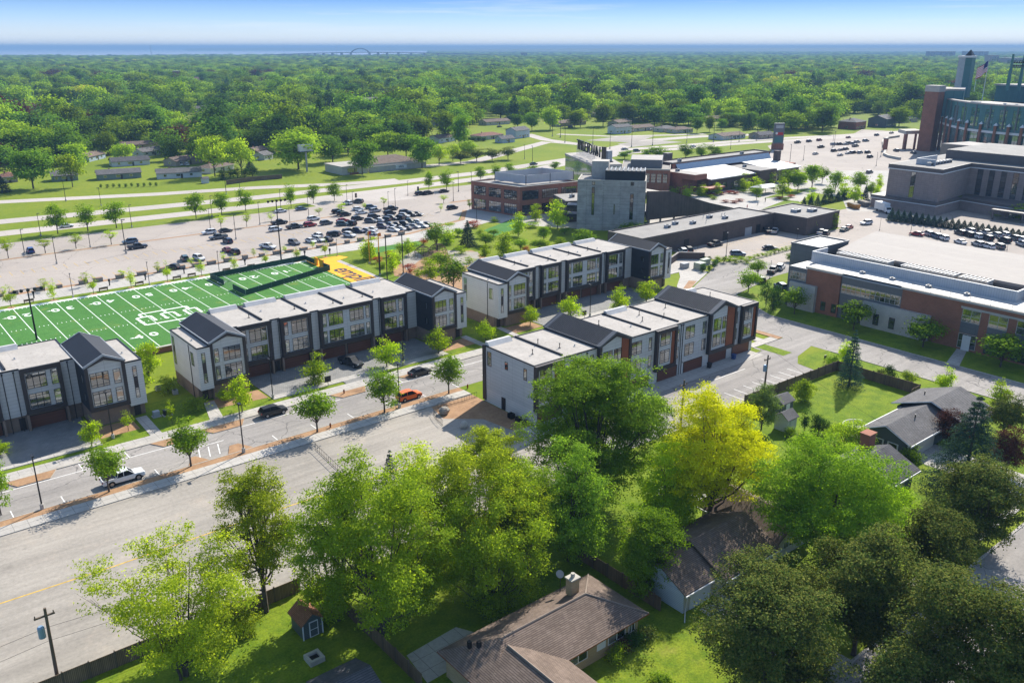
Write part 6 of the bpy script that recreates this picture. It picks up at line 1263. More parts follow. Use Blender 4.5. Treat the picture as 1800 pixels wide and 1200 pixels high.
pole_thing(62.0, 79.0, 9.0, 'utility pole hidden among the light green trees by the lot fence'); pole_thing(100, 80, 9.0, 'utility pole behind the yellow tree along the alley')
def wire(lab, a, c, sag=0.8, m=None):
    pts = [(a[0] + (c[0] - a[0]) * t, a[1] + (c[1] - a[1]) * t, a[2] + (c[2] - a[2]) * t - sag * 4 * t * (1 - t)) for t in np.linspace(0, 1, 14)]
    b = MB(); b.tube(pts, 0.018, 4); o = b.build('power_line', m or blackm); tag(o, lab, 'power line')
wire('upper power line from the left edge to the leaning utility pole', (-40, 81, 6.2), (ux, uy, 6.5)); wire('lower power line from the left edge to the leaning utility pole', (-40, 80.5, 4.6), (ux, uy, 5.0)); wire('upper power line from the leaning utility pole into the big maple', (ux, uy, 6.5), (62, 79, 6.8), 1.0); wire('lower power line from the leaning utility pole into the big maple', (ux, uy, 5.0), (62, 79, 5.6), 1.0)
wire('power line along the alley behind the green locust tree', (62, 79, 7.6), (100, 80, 7.6)); wire('power line from the alley pole towards the right', (100, 80, 7.8), (vx, vy, 7.8)); wire('service line from the alley pole down to the dark green house', (vx, vy, 7.5), (119, 56, 4.2), 0.4)
# metal gate lying on the gravel and standing railings
def railing(lab, pts, h=1.0, n=6, m=None):
    t = thing('railing', lab, 'railing', (pts[0][0], pts[0][1], 0)); b = MB()
    for z in (0.15, h): b.tube([(p[0], p[1], z) for p in pts], 0.035, 5)
    b.build('rails', m or dark_metal, t, True); q = MB()
    for i in range(len(pts) - 1):
        for k in range(n + 1): x, y = lerp(pts[i], pts[i + 1], k / n); q.tube([(x, y, 0), (x, y, h)], 0.025, 4)
    q.build('bars', m or dark_metal, t, True)
railing('low dark metal railing running across the gravel lot', [at(555, 790), at(602, 835)], 1.0, 12); railing('bent dark railing on the gravel near the tan boulder', [at(762, 728), at(768, 738), at(778, 748)], 1.0, 5); railing('thin dark railing along the mulch bed beside the pavement', [at(770, 718), at(812, 706), at(838, 698)], 1.0, 6)
# utility cabinets and service clutter behind the right row
def cabinet(lab, x, y, w, d, h, m): t = thing('utility_cabinet', lab, 'cabinet', (x, y, 0.05)); b = MB(); b.box(-w / 2, w / 2, -d / 2, d / 2, 0.1, h); b.build('case', m, t); b = MB(); b.box(-w / 2 - 0.2, w / 2 + 0.2, -d / 2 - 0.2, d / 2 + 0.2, 0, 0.1); b.build('plinth', concrete, t); b = MB(); b.box(-w * 0.45, w * 0.45, -d / 2 - 0.04, -d / 2 - 0.003, h * 0.2, h * 0.9); b.build('door', m, t)
gc = plain('pale_green_case', (0.30, 0.33, 0.25), 0.6); cabinet('pale green transformer cabinet left of the round clipped evergreens', 187.0, 146.8, 2.6, 2.4, 1.9, gc); cabinet('second pale green cabinet directly behind the round evergreens', 192.5, 149.4, 3.0, 1.6, 1.6, gc); cabinet('pale grey cabinet in front of the dark bin-yard wall', 184.5, 150.2, 2.2, 1.6, 1.5, grey_trim)
cabinet('small grey telecom cabinet on the lawn between the left and middle rows', 36.6, 139.5, 1.0, 0.8, 1.0, grey_trim); cabinet('dark telecom box on the lawn beside the small grey cabinet', 38.2, 139.0, 1.1, 0.8, 1.0, dark_metal)
for k, (x, y) in enumerate(((40.6, 151.0), (42.4, 147.4), (37.0, 160.5), (84.6, 104.6 - 3.0), (82.3, 101.4), (82.3, 99.6), (82.3, 97.9))):
    if x > 80: x = 82.4
    t = thing('air_conditioner', ['grey air conditioner beside the brick foot of the middle row, nearer the back', 'grey air conditioner beside the brick foot of the middle row, nearer the street', 'air conditioner behind the columnar tree by the garden wall', 'first dark air conditioner from the side door of the grey flank wall', 'second dark air conditioner along the grey flank wall', 'third dark air conditioner along the grey flank wall', 'last dark air conditioner, nearest the flank wall corner'][k], 'air conditioner', (x, y, 0.03)); b = MB(); b.box(-0.42, 0.42, -0.42, 0.42, 0.05, 0.85); b.build('case', grey_trim if k < 3 else dark_metal, t); b = MB(); b.tube([(0, 0, 0.85), (0, 0, 0.9)], 0.34, 12); b.build('fan_guard', blackm, t)
for x, y, m, lab in ((126.9, 95.6, dark_metal, 'dark wheelie bin beside a garage door in the alley'), (134.6, 95.7, plain('blue_bin', (0.02, 0.06, 0.2), 0.5), 'blue wheelie bin beside the last downspout in the alley'), (44.4, 57.6, blackm, 'black rubbish bin on the patio behind the ranch house')):
    t = thing('wheelie_bin', lab, 'bin', (x, y, 0.03)); b = MB(); b.loft([[(-0.28, -0.3, 0.08), (0.28, -0.3, 0.08), (0.28, 0.3, 0.08), (-0.28, 0.3, 0.08)], [(-0.34, -0.38, 1.0), (0.34, -0.38, 1.0), (0.34, 0.38, 1.0), (-0.34, 0.38, 1.0)]]); b.build('tub', m, t); b = MB(); b.box(-0.37, 0.37, -0.42, 0.42, 1.0, 1.1); b.build('lid', m, t); b = MB(); b.tube([(-0.3, 0.33, 0.1), (0.3, 0.33, 0.1)], 0.1, 8); b.build('wheel', tyre_m, t)
# playground climbing dome, plaza parasols
p = at(757, 449); t = thing('climbing_dome', 'brown twin-humped net climbing dome in the playground', 'play equipment', (p[0], p[1], 0)); b = MB()
for s in (-2.6, 2.6):
    for k in range(8): a = k * math.pi / 8; b.tube([(s + 3 * math.cos(a) * math.cos(q), 3 * math.sin(a) * math.cos(q), 3.2 * math.sin(q)) for q in np.linspace(0, math.pi, 13)], 0.05, 4)
    for z in (0.8, 1.6, 2.4): rr_ = 3 * math.sqrt(1 - (z / 3.2) ** 2); b.tube([(s + rr_ * math.cos(q), rr_ * math.sin(q), z) for q in np.linspace(0, 6.283, 20)], 0.05, 4)
b.build('net_frame', fence_wood, t); b = MB(); b.tube([(-2.6, 0, 0), (-2.6, 0, 3.2)], 0.1, 6); b.tube([(2.6, 0, 0), (2.6, 0, 3.2)], 0.1, 6); b.build('post', dark_metal, t)
p = at(1345, 340); t = thing('canopy', 'grey tensile shade canopy in the plaza garden', 'canopy', (p[0], p[1], 0)); b = MB(); b.loft([[(-7, -3, 3.0), (7, -2.4, 2.6), (7, 2.4, 2.6), (-7, 3, 3.0)], [(-4, -1, 3.9), (5, -0.8, 3.7), (5, 0.8, 3.7), (-4, 1, 3.9)]]); b.build('fabric', grey_trim, t)
for sx in (-6, 0, 6): b = MB(); b.tube([(sx, 0, 0), (sx, 0, 3.2)], 0.1, 6); b.build('post', dark_metal, t)
# billboard behind the frontage road
p = at(540, 302); t = thing('billboard', 'white double-sided billboard on a grey monopole beside the big yard tree', 'billboard', (p[0], p[1], 0)); hh = height_at(540, 302, 255); b = MB(); b.tube([(0, 0, 0), (0, 0, hh - 2)], 0.5, 10); b.build('pole', steel, t); b = MB(); b.box(-3.6, 3.6, -1.0, -0.7, hh - 3, hh + 0.3); b.box(-3.6, 3.6, 0.7, 1.0, hh - 3, hh + 0.3); b.build('panel', trim, t); b = MB(); b.box(-3.6, 3.6, -1.5, 1.5, hh - 3.2, hh - 3.01); b.build('catwalk', dark_metal, t)
# ================================================================== VEHICLES
CAR = {
 'sedan': dict(L=4.7, hw=0.90, low=[(-2.35, .40, .68, .70), (-2.22, .28, .90, .84), (-1.5, .22, .96, .89), (-0.4, .22, .93, .90), (0.9, .22, .90, .90), (1.75, .24, .80, .88), (2.2, .28, .68, .82), (2.35, .36, .55, .68)],
               cab=[(-1.85, .95, .74, .93), (-1.15, 1.36, .60, .93), (-0.1, 1.44, .62, .92), (0.35, 1.40, .60, .92), (1.15, .90, .70, .88)], wx=(1.42, -1.42), wr=.33),
 'suv': dict(L=4.7, hw=0.94, low=[(-2.33, .45, .85, .78), (-2.25, .32, 1.05, .90), (-1.5, .28, 1.08, .94), (-0.3, .28, 1.06, .95), (0.9, .28, 1.04, .95), (1.75, .30, .98, .93), (2.22, .34, .86, .86), (2.36, .45, .68, .72)],
             cab=[(-2.2, 1.06, .80, 1.04), (-1.85, 1.62, .66, 1.05), (-0.2, 1.72, .68, 1.04), (0.35, 1.66, .66, 1.03), (1.2, 1.04, .76, 1.0)], wx=(1.42, -1.42), wr=.37),
 'pickup': dict(L=5.8, hw=0.98, low=[(-2.9, .55, .95, .88), (-2.86, .42, 1.08, .96), (-1.2, .40, 1.10, .98), (-0.4, .38, 1.10, .98), (0.9, .38, 1.10, .98), (2.0, .40, 1.08, .97), (2.75, .42, 1.0, .92), (2.9, .5, .8, .82)],
                cab=[(-0.95, 1.10, .84, 1.08), (-0.75, 1.72, .72, 1.08), (0.35, 1.84, .74, 1.08), (0.7, 1.78, .72, 1.08), (1.45, 1.10, .82, 1.05)], wx=(1.85, -1.75), wr=.42),
}
def car_parts(kind):
    c = CAR[kind]; parts = {}
    b = MB(); rings = []
    for (x, zb, zt, w) in c['low']:
        zm = zb + (zt - zb) * 0.55
        rings.append([(x, -w * .9, zb), (x, -w, zb + .08), (x, -w, zm), (x, -w * .93, zt), (x, w * .93, zt), (x, w, zm), (x, w, zb + .08), (x, w * .9, zb)])
    b.loft(rings, 0)
    cb = c['cab']; n0 = len(cb)
    # roof skin and pillars
    roof = [(q[0], q[1], q[2]) for q in cb[1:-1]]
    b.loft([[(x, -w, z - 0.03), (x, w, z - 0.03), (x, w * .93, z + .02), (x, -w * .93, z + .02)] for (x, z, w) in roof], 0)
    for s in (-1, 1):
        for (i, j) in ((0, 1), (n0 - 1, n0 - 2)):
            p, q = cb[i], cb[j]; b.tube([(p[0], s * p[2] * 1.0, p[1]), (q[0], s * q[2], q[1])], 0.05, 4)
        xm = (cb[1][0] + cb[-2][0]) / 2; b.tube([(xm, s * .86 * c['hw'] / .9 * .94, c['low'][3][2] - .02), (xm, s * cb[2][2] * 1.0, cb[2][1] - .02)], 0.045, 4)
    if kind == 'pickup':   # open load bed
        b.box(-2.75, -1.05, -.80, .80, 1.101, 1.112, 1)
        for s in (-1, 1): b.box(-2.85, -1.0, s * .9 - .06, s * .9 + .06, 1.08, 1.22)
        b.box(-2.88, -2.78, -.84, .84, 1.08, 1.22)
    parts['body'] = b
    g = MB(); rings = []
    for (x, z, w, zb) in cb: rings.append([(x, -c['hw'] * .88, zb), (x, -w, z - .025), (x, w, z - .025), (x, c['hw'] * .88, zb)])
    g.loft(rings, 0); parts['window_glass'] = g
    wh = []
    for x in c['wx']:
        for s in (-1, 1):
            t = MB(); r = c['wr']; y = s * (c['hw'] - .06); t.tube([(x, y - .12, r), (x, y + .12, r)], r, 14)
            m = MB(); m.tube([(x, y + s * .121, r), (x, y + s * .135, r)], r * .62, 10); wh.append((t, m))
    parts['wheel'] = wh
    f = c['low'][-2]; rr = c['low'][1]; hl, tl = [], []
    for s in (-1, 1):
        q = MB(); y = s * f[3] * .72; q.box(f[0] - .05, f[0] + .13, y - .16, y + .16, f[2] - .22, f[2] - .06); hl.append(q)
        q = MB(); y = s * rr[3] * .8; q.box(rr[0] - .11, rr[0] + .06, y - .12, y + .12, rr[2] - .28, rr[2] - .04); tl.append(q)
    parts['hl'] = hl; parts['tl'] = tl
    a = MB(); [a.tube([(x, s * (c['hw'] - .012), c['wr']), (x, s * (c['hw'] + .004), c['wr'])], c['wr'] * 1.16, 14) for x in c['wx'] for s in (-1, 1)]; a.box(c['low'][0][0] + .3, c['low'][-1][0] - .3, -.7, .7, .2, .34); parts['arch'] = a
    return parts
def car_full(kind, name, label, cat, x, y, rz, color, z=0.03, group=None):
    t = thing(name, label, cat, (x, y, z), rz, group); p = car_parts(kind)
    o = p['body'].build('body', [car_paint, blackm], t); o.color = (*color, 1); p['window_glass'].build('window_glass', car_glass, t); p['arch'].build('wheel_arch', blackm, t)
    for (a, m) in p['wheel']: w = a.build('wheel', tyre_m, t); m.build('rim', rim_m, w)
    for q in p['hl']: q.build('headlight', lamp_clear, t)
    for q in p['tl']: q.build('tail_light', lamp_red, t)
    return t
def car_far_mesh(kind):
    p = car_parts(kind); b = MB()
    def add(s, m):
        n = len(b.v); b.v += s.v; b.f += [tuple(i + n for i in f) for f in s.f]; b.m += [m if mm == 0 else mm for mm in s.m] if isinstance(m, int) else m
    add(p['body'], 0); 
    for k, mm in enumerate(b.m): b.m[k] = 2 if mm == 1 else mm
    add(p['window_glass'], 1); add(p['arch'], 2)
    for a, m in p['wheel']: add(a, 2); add(m, 3)
    for q in p['hl']: add(q, 4)
    for q in p['tl']: add(q, 5)
    return b.mesh('far_' + kind, [car_paint, car_glass, blackm, rim_m, lamp_clear, lamp_red])
FARCAR = {k: car_far_mesh(k) for k in CAR}
CC = {'white': (.62, .62, .61), 'black': (.012, .012, .013), 'grey': (.10, .105, .11), 'silver': (.32, .33, .34), 'dark': (.025, .026, .03), 'navy': (.012, .02, .055), 'red': (.30, .012, .014), 'maroon': (.16, .012, .03), 'blue': (.02, .06, .2), 'teal': (.03, .07, .075), 'purple': (.07, .055, .085), 'bluegrey': (.09, .13, .18)}
CN = {'white': 'white', 'black': 'black', 'grey': 'grey', 'silver': 'silver', 'dark': 'charcoal', 'navy': 'navy blue', 'red': 'red', 'maroon': 'maroon', 'blue': 'bright blue', 'teal': 'dark teal', 'purple': 'purplish grey', 'bluegrey': 'blue grey'}
KN = {'sedan': 'sedan', 'suv': 'estate car', 'pickup': 'pickup truck'}
def far_cars(lst, place_txt, group, z=0.03):
    """cars of one park, named by colour and by their order from the left among the like ones"""
    lst = sorted(lst); cnt = {}
    for it in lst: cnt[(it[2], it[3])] = cnt.get((it[2], it[3]), 0) + 1
    seen = {}
    for (px, py, kind, col, hd) in lst:
        x, y = at(px, py); k = (kind, col); seen[k] = seen.get(k, 0) + 1
        lab = '%s %s %s' % (CN[col], KN[kind], place_txt)
        if cnt[k] > 1: lab += ', %s such from the left' % ordn[seen[k] - 1]
        o = bpy.data.objects.new('parked_car' if kind != 'pickup' else 'pickup_truck', FARCAR[kind]); COL.objects.link(o)
        o.location = (x, y, z); o.rotation_euler = (0, 0, R(hd + (180 if hd < -40 and int(px * 13) % 3 == 0 else 0) + (int(px * 7) % 9 - 4) * 0.8)); o.color = (*CC[col], 1); tag(o, lab, 'car' if kind != 'pickup' else 'pickup truck', group)
X_, Y_ = 0, -90
def zl(x0, y0, s, l): return [(x0 + a / s, y0 + (b + 12) / s, k, c, h) for a, b, k, c, h in l]
lotA = zl(350, 330, 7.5, [(135, 600, 'suv', 'white', 180), (350, 575, 'sedan', 'dark', 0), (255, 665, 'pickup', 'grey', 180), (380, 715, 'suv', 'navy', -90), (370, 830, 'sedan', 'maroon', 90), (475, 860, 'suv', 'black', -90),
     (1080, 315, 'sedan', 'white', 0), (1350, 285, 'sedan', 'bluegrey', 0), (1060, 470, 'pickup', 'black', 0), (1010, 560, 'suv', 'white', 0), (1260, 525, 'pickup', 'dark', 0), (1465, 500, 'suv', 'red', 0), (1510, 420, 'suv', 'white', 0), (1680, 475, 'suv', 'grey', 0),
     (910, 790, 'pickup', 'white', -70), (1255, 735, 'suv', 'grey', -80), (1475, 710, 'sedan', 'white', -80), (1560, 645, 'suv', 'white', -80), (1585, 695, 'suv', 'white', -80), (1690, 690, 'sedan', 'dark', -80), (1775, 625, 'suv', 'black', 0)])
lotA += [(220, 392.5 + 48, 'suv', 'navy', 180), (54, 444, 'suv', 'blue', -90), (229, 428, 'suv', 'bluegrey', 180), (242, 437, 'pickup', 'dark', 0), (325, 458, 'suv', 'teal', 80), (350, 457, 'suv', 'white', -80), (306, 472, 'sedan', 'black', -60)][1:]
lotB = zl(560, 330, 7.5, [(385, 210, 'suv', 'white', -80), (520, 190, 'suv', 'dark', -60), (310, 345, 'suv', 'teal', 0), (255, 325, 'suv', 'black', 0), (350, 362, 'suv', 'black', 0), (520, 290, 'sedan', 'white', -30), (565, 335, 'sedan', 'white', 0), (690, 265, 'suv', 'bluegrey', -20), (745, 312, 'suv', 'silver', 0), (955, 287, 'pickup', 'black', 0),
     (320, 440, 'sedan', 'red', 0), (320, 488, 'suv', 'teal', -40), (432, 480, 'suv', 'black', -80), (515, 418, 'suv', 'black', 0), (730, 390, 'suv', 'dark', 0), (690, 448, 'suv', 'grey', -50), (790, 438, 'sedan', 'white', -60), (880, 430, 'suv', 'dark', -70), (968, 410, 'suv', 'grey', -70), (940, 345, 'suv', 'black', 0), (1060, 405, 'suv', 'black', -70), (1128, 380, 'suv', 'silver', -70), (1140, 330, 'suv', 'dark', 0), (1225, 362, 'suv', 'black', -70), (1305, 355, 'sedan', 'dark', -70),
     (850, 520, 'suv', 'purple', -70), (950, 498, 'sedan', 'bluegrey', -70), (1035, 492, 'sedan', 'dark', -70), (985, 562, 'sedan', 'white', -70), (1072, 552, 'sedan', 'white', -70), (1140, 490, 'suv', 'black', -70), (1162, 540, 'sedan', 'grey', -70), (1215, 458, 'suv', 'teal', -70), (1262, 518, 'sedan', 'silver', -70), (1312, 462, 'sedan', 'white', -70), (1367, 510, 'sedan', 'white', -70), (1430, 492, 'sedan', 'black', -70),
     (205, 622, 'suv', 'black', -60), (400, 585, 'suv', 'black', 0), (410, 636, 'suv', 'white', -70), (530, 578, 'suv', 'navy', -70), (622, 572, 'sedan', 'silver', -70), (700, 558, 'sedan', 'white', -70), (712, 605, 'sedan', 'white', -70), (1340, 85, 'suv', 'black', 0), (1450, 78, 'suv', 'black', 0), (1655, 52, 'sedan', 'black', 0), (1765, 272, 'suv', 'black', 0)])
far_cars(lotA + lotB, 'in the big car park', 'cars in the big car park')
lotC = [(a + 1350, b + 1.0, k, c, h) for a, b, k, c, h in [(x / 12, 220 + y / 12, k, c, h) for x, y, k, c, h in
        [(1115, 470, 'pickup', 'dark', 0), (1000, 612, 'sedan', 'silver', 0), (1385, 412, 'suv', 'silver', -20), (1510, 410, 'suv', 'dark', -20), (1640, 408, 'sedan', 'silver', -20), (1700, 388, 'suv', 'black', -20), (1800, 395, 'suv', 'silver', -20), (1390, 550, 'suv', 'dark', 0), (1530, 530, 'sedan', 'navy', 0), (1640, 515, 'suv', 'dark', 0), (1520, 640, 'sedan', 'silver', 0), (1690, 600, 'sedan', 'silver', 0), (1780, 590, 'suv', 'grey', 0)]]]
lotC += [(1500 + x / 6, 240 + y / 6, k, c, h) for x, y, k, c, h in [(40, 68, 'suv', 'silver', -20), (130, 55, 'suv', 'bluegrey', -20), (20, 110, 'pickup', 'grey', 0), (70, 180, 'suv', 'silver', 0), (150, 178, 'suv', 'black', 0), (175, 225, 'suv', 'dark', 0), (170, 390, 'suv', 'grey', 0), (450, 158, 'suv', 'grey', 60), (630, 182, 'sedan', 'dark', 60), (1, 180, 'suv', 'dark', 0)]]
far_cars(lotC, 'in the stadium car park', 'cars by the stadium')
lotD = [(1500 + x / 6, 240 + (y + 14) / 6, k, c, h) for x, y, k, c, h in [(135, 915, 'suv', 'white', 170), (665, 1030, 'sedan', 'red', 90), (785, 1030, 'suv', 'silver', 60), (870, 1055, 'suv', 'bluegrey', 60), (945, 1075, 'suv', 'white', 60), (1125, 1020, 'suv', 'dark', 60), (1225, 1000, 'suv', 'silver', 60), (1215, 1040, 'suv', 'black', 60), (1300, 1055, 'suv', 'white', 60), (1400, 1025, 'pickup', 'silver', 60), (1410, 1075, 'suv', 'black', 60), (1500, 1045, 'suv', 'silver', 60), (1585, 1040, 'suv', 'white', 60), (1590, 1100, 'suv', 'black', 60), (1690, 1075, 'suv', 'grey', 60), (1760, 1090, 'suv', 'white', 60), (1780, 1140, 'suv', 'silver', 60), (1125, 1115, 'sedan', 'white', 60), (1310, 1140, 'suv', 'silver', 60), (1420, 1165, 'suv', 'white', 60), (1530, 1165, 'suv', 'grey', 60)]]
lotD += [(1484, 406, 'sedan', 'teal', 10), (1492, 402, 'sedan', 'red', 10)]
far_cars(lotD, 'behind the white-roofed office', 'cars behind the office')
lotE = [(1140 + x / 6, 380 + (y + 14) / 6, k, c, h) for x, y, k, c, h in [(705, 300, 'pickup', 'black', 0), (940, 405, 'suv', 'bluegrey', -40), (1280, 340, 'sedan', 'dark', -40), (360, 375, 'suv', 'white', 60), (420, 360, 'suv', 'black', 60), (1240, 160, 'pickup', 'dark', 60), (1330, 165, 'pickup', 'silver', 30), (1390, 545, 'suv', 'white', 20), (1310, 580, 'pickup', 'dark', 20), (1390, 750, 'suv', 'bluegrey', 60), (1170, 680, 'suv', 'dark', 60)]]
lotE += [(1443, 412, 'pickup', 'silver', 20), (1452, 413, 'suv', 'dark', 20)]
far_cars(lotE, 'near the dark service building', 'cars by the service building')
roadc = [(117, 400, 'sedan', 'white', 0), (1098, 264, 'sedan', 'silver', -8), (1119, 267, 'suv', 'teal', -8), (938, 290, 'sedan', 'teal', 0), (1402, 252, 'pickup', 'dark', 0), (1422, 250, 'suv', 'navy', 0), (1440, 248, 'suv', 'maroon', 0), (1491, 243, 'sedan', 'maroon', 0), (1541, 239, 'suv', 'dark', 0), (1567, 235, 'sedan', 'dark', 0), (1218, 259, 'sedan', 'white', 0)]
far_cars(roadc, 'driving on the main road', 'cars on the main road', 0.05)
housec = [(317, 291, 'suv', 'white', 90), (328, 291, 'suv', 'white', 90), (1078, 234, 'sedan', 'white', 0), (1145, 230, 'sedan', 'silver', 0), (1172, 232, 'sedan', 'white', 0), (878, 224, 'sedan', 'dark', 0), (1003, 225, 'suv', 'dark', 0)]
far_cars(housec, 'by the far houses', 'cars by the far houses')
# near vehicles with their parts
def near_car(kind, name, lab, cat, bx, by, hd, col): x, y = at(bx, by); return car_full(kind, name, lab, cat, x, y, R(hd), col)
car_full('pickup', 'pickup_truck', 'white crew-cab pickup parked at the kerb behind the round street tree', 'pickup truck', 25.6, 119.4, 0, (.66, .66, .66))
car_full('suv', 'parked_car', 'bright orange car parked at the kerb beside the street lamp', 'car', 73.6, 119.2, 0, (.72, .13, .008))
car_full('sedan', 'parked_car', 'black sedan parked on the far kerb right of the mulch island', 'car', 81.6, 127.9, 0, CC['black'])
car_full('suv', 'parked_car', 'black car parked on the far kerb half hidden by the street tree', 'car', 52.2, 128.0, 0, CC['black'])
car_full('pickup', 'pickup_truck', 'dark grey pickup standing on the paver driveway in the shade', 'pickup truck', 74.0, 140.6, R(-78), CC['dark'], 0.1)
def box_truck():
    x, y = at(1552, 373); t = thing('box_truck', 'white box truck parked under the brown building overhang', 'truck', (x, y, 0.03), R(-120)); b = MB(); b.box(-4.2, 2.2, -1.2, 1.2, 0.9, 3.6); b.build('cargo_box', trim, t)
    b = MB(); b.loft([[(2.3, -1.1, .6), (2.3, 1.1, .6), (2.3, 1.1, 2.5), (2.3, -1.1, 2.5)], [(3.2, -1.1, .6), (3.2, 1.1, .6), (3.2, 1.05, 2.4), (3.2, -1.05, 2.4)], [(3.7, -1.05, .6), (3.7, 1.05, .6), (3.7, 1.0, 1.5), (3.7, -1.0, 1.5)], [(4.9, -.95, .6), (4.9, .95, .6), (4.9, .9, 1.35), (4.9, -.9, 1.35)]]); b.build('cab', trim, t)
    b = MB(); b.face([(3.24, -.95, 2.32), (3.72, -.9, 1.55), (3.72, .9, 1.55), (3.24, .95, 2.32)][::-1]); b.build('windscreen', car_glass, t)
    for wx in (-2.6, 3.9):
        for s in (-1, 1): b = MB(); b.tube([(wx, s * .95 - .15, .48), (wx, s * .95 + .15, .48)], .48, 12); b.build('wheel', tyre_m, t)
box_truck()
sk = [(1500, 366, (0.35, 0.16, 0.03), 'rusty orange skip beside the dark hedge corner'), (1518, 362, (0.16, 0.15, 0.14), 'grey skip full of rubble behind the orange skip')]
for bx, by, c, lab in sk:
    x, y = at(bx, by); t = thing('skip', lab, 'skip', (x, y, 0.03), R(60)); m = plain('skip_paint_%d' % bx, c, 0.7, var=0.3, sc=1.0); b = MB(); b.loft([[(-2.6, -1.1, 0.15), (2.6, -1.1, 0.15), (2.6, 1.1, 0.15), (-2.6, 1.1, 0.15)], [(-3.0, -1.2, 1.7), (3.0, -1.2, 1.7), (3.0, 1.2, 1.7), (-3.0, 1.2, 1.7)]]); b.build('container', m, t); b = MB(); [b.box(k - .06, k + .06, -1.28, 1.28, 0.3, 1.6) for k in (-2, 0, 2)]; b.build('rib', m, t); b = MB(); b.box(-2.6, 2.6, -1.0, 1.0, 1.7, 1.9); b.build('rubble', stone_m, t)
# ================================================================== TREES
LF = {
 'maple_light': leafmat('leaf_light', (0.23, 0.31, 0.026), (0.37, 0.43, 0.04), 0.46),
 'maple': leafmat('leaf_mid', (0.175, 0.27, 0.022), (0.29, 0.38, 0.034), 0.44),
 'locust': leafmat('leaf_locust', (0.105, 0.20, 0.014), (0.20, 0.30, 0.024), 0.36),
 'elm': leafmat('leaf_elm', (0.15, 0.265, 0.03), (0.25, 0.38, 0.05), 0.45),
 'yellow': leafmat('leaf_yellow', (0.42, 0.44, 0.007), (0.62, 0.60, 0.012), 0.30, (1.1, 1.15, 0.5)),
 'bronze': leafmat('leaf_bronze', (0.04, 0.085, 0.018), (0.175, 0.185, 0.04), 0.08, (1.3, 1.15, 0.5)),
 'purple': leafmat('leaf_purple', (0.055, 0.024, 0.02), (0.12, 0.055, 0.035), 0.22, (1.3, 0.9, 0.7)),
 'spruce': leafmat('leaf_blue_spruce', (0.022, 0.055, 0.04), (0.065, 0.115, 0.095), 0.12),
 'dark': leafmat('leaf_dark', (0.028, 0.075, 0.014), (0.06, 0.12, 0.022), 0.22),
 'lime': leafmat('leaf_lime', (0.20, 0.32, 0.01), (0.33, 0.43, 0.018), 0.45),
 'grey': leafmat('leaf_greygreen', (0.10, 0.16, 0.05), (0.18, 0.25, 0.085), 0.35),
 'red': leafmat('leaf_red', (0.26, 0.045, 0.02), (0.36, 0.10, 0.035), 0.3, (1.2, 0.8, 0.5)),
 'far_a': leafmat('leaf_far_a', (0.085, 0.175, 0.018), (0.17, 0.285, 0.028), 0.30, (1.3, 1.3, 0.6), objvar=0.5),
 'far_b': leafmat('leaf_far_b', (0.165, 0.255, 0.018), (0.265, 0.37, 0.028), 0.32, (1.3, 1.3, 0.6), objvar=0.5),
 'far_c': leafmat('leaf_far_c', (0.045, 0.115, 0.024), (0.095, 0.18, 0.036), 0.26, (1.3, 1.3, 0.6), objvar=0.5),
}
def leaf_mesh(name, P_, N_, size, mat, rng, aspect=0.62):
    n = len(P_); up = rng.normal(size=(n, 3)); T = np.cross(N_, up); T /= np.linalg.norm(T, axis=1)[:, None] + 1e-9; B_ = np.cross(N_, T)
    s = size * rng.uniform(0.65, 1.35, n)[:, None] * 0.5
    V = np.stack([P_ - T * s, P_ - B_ * s * aspect + N_ * s * 0.25, P_ + T * s, P_ + B_ * s * aspect + N_ * s * 0.25], axis=1).reshape(-1, 3)
    me = bpy.data.meshes.new(name); me.vertices.add(4 * n); me.vertices.foreach_set('co', V.astype(np.float32).ravel())
    me.loops.add(4 * n); me.loops.foreach_set('vertex_index', np.arange(4 * n, dtype=np.int32)); me.polygons.add(n)
    me.polygons.foreach_set('loop_start', np.arange(0, 4 * n, 4, dtype=np.int32)); me.polygons.foreach_set('loop_total', np.full(n, 4, dtype=np.int32))
    me.materials.append(mat); me.update(calc_edges=True); return me
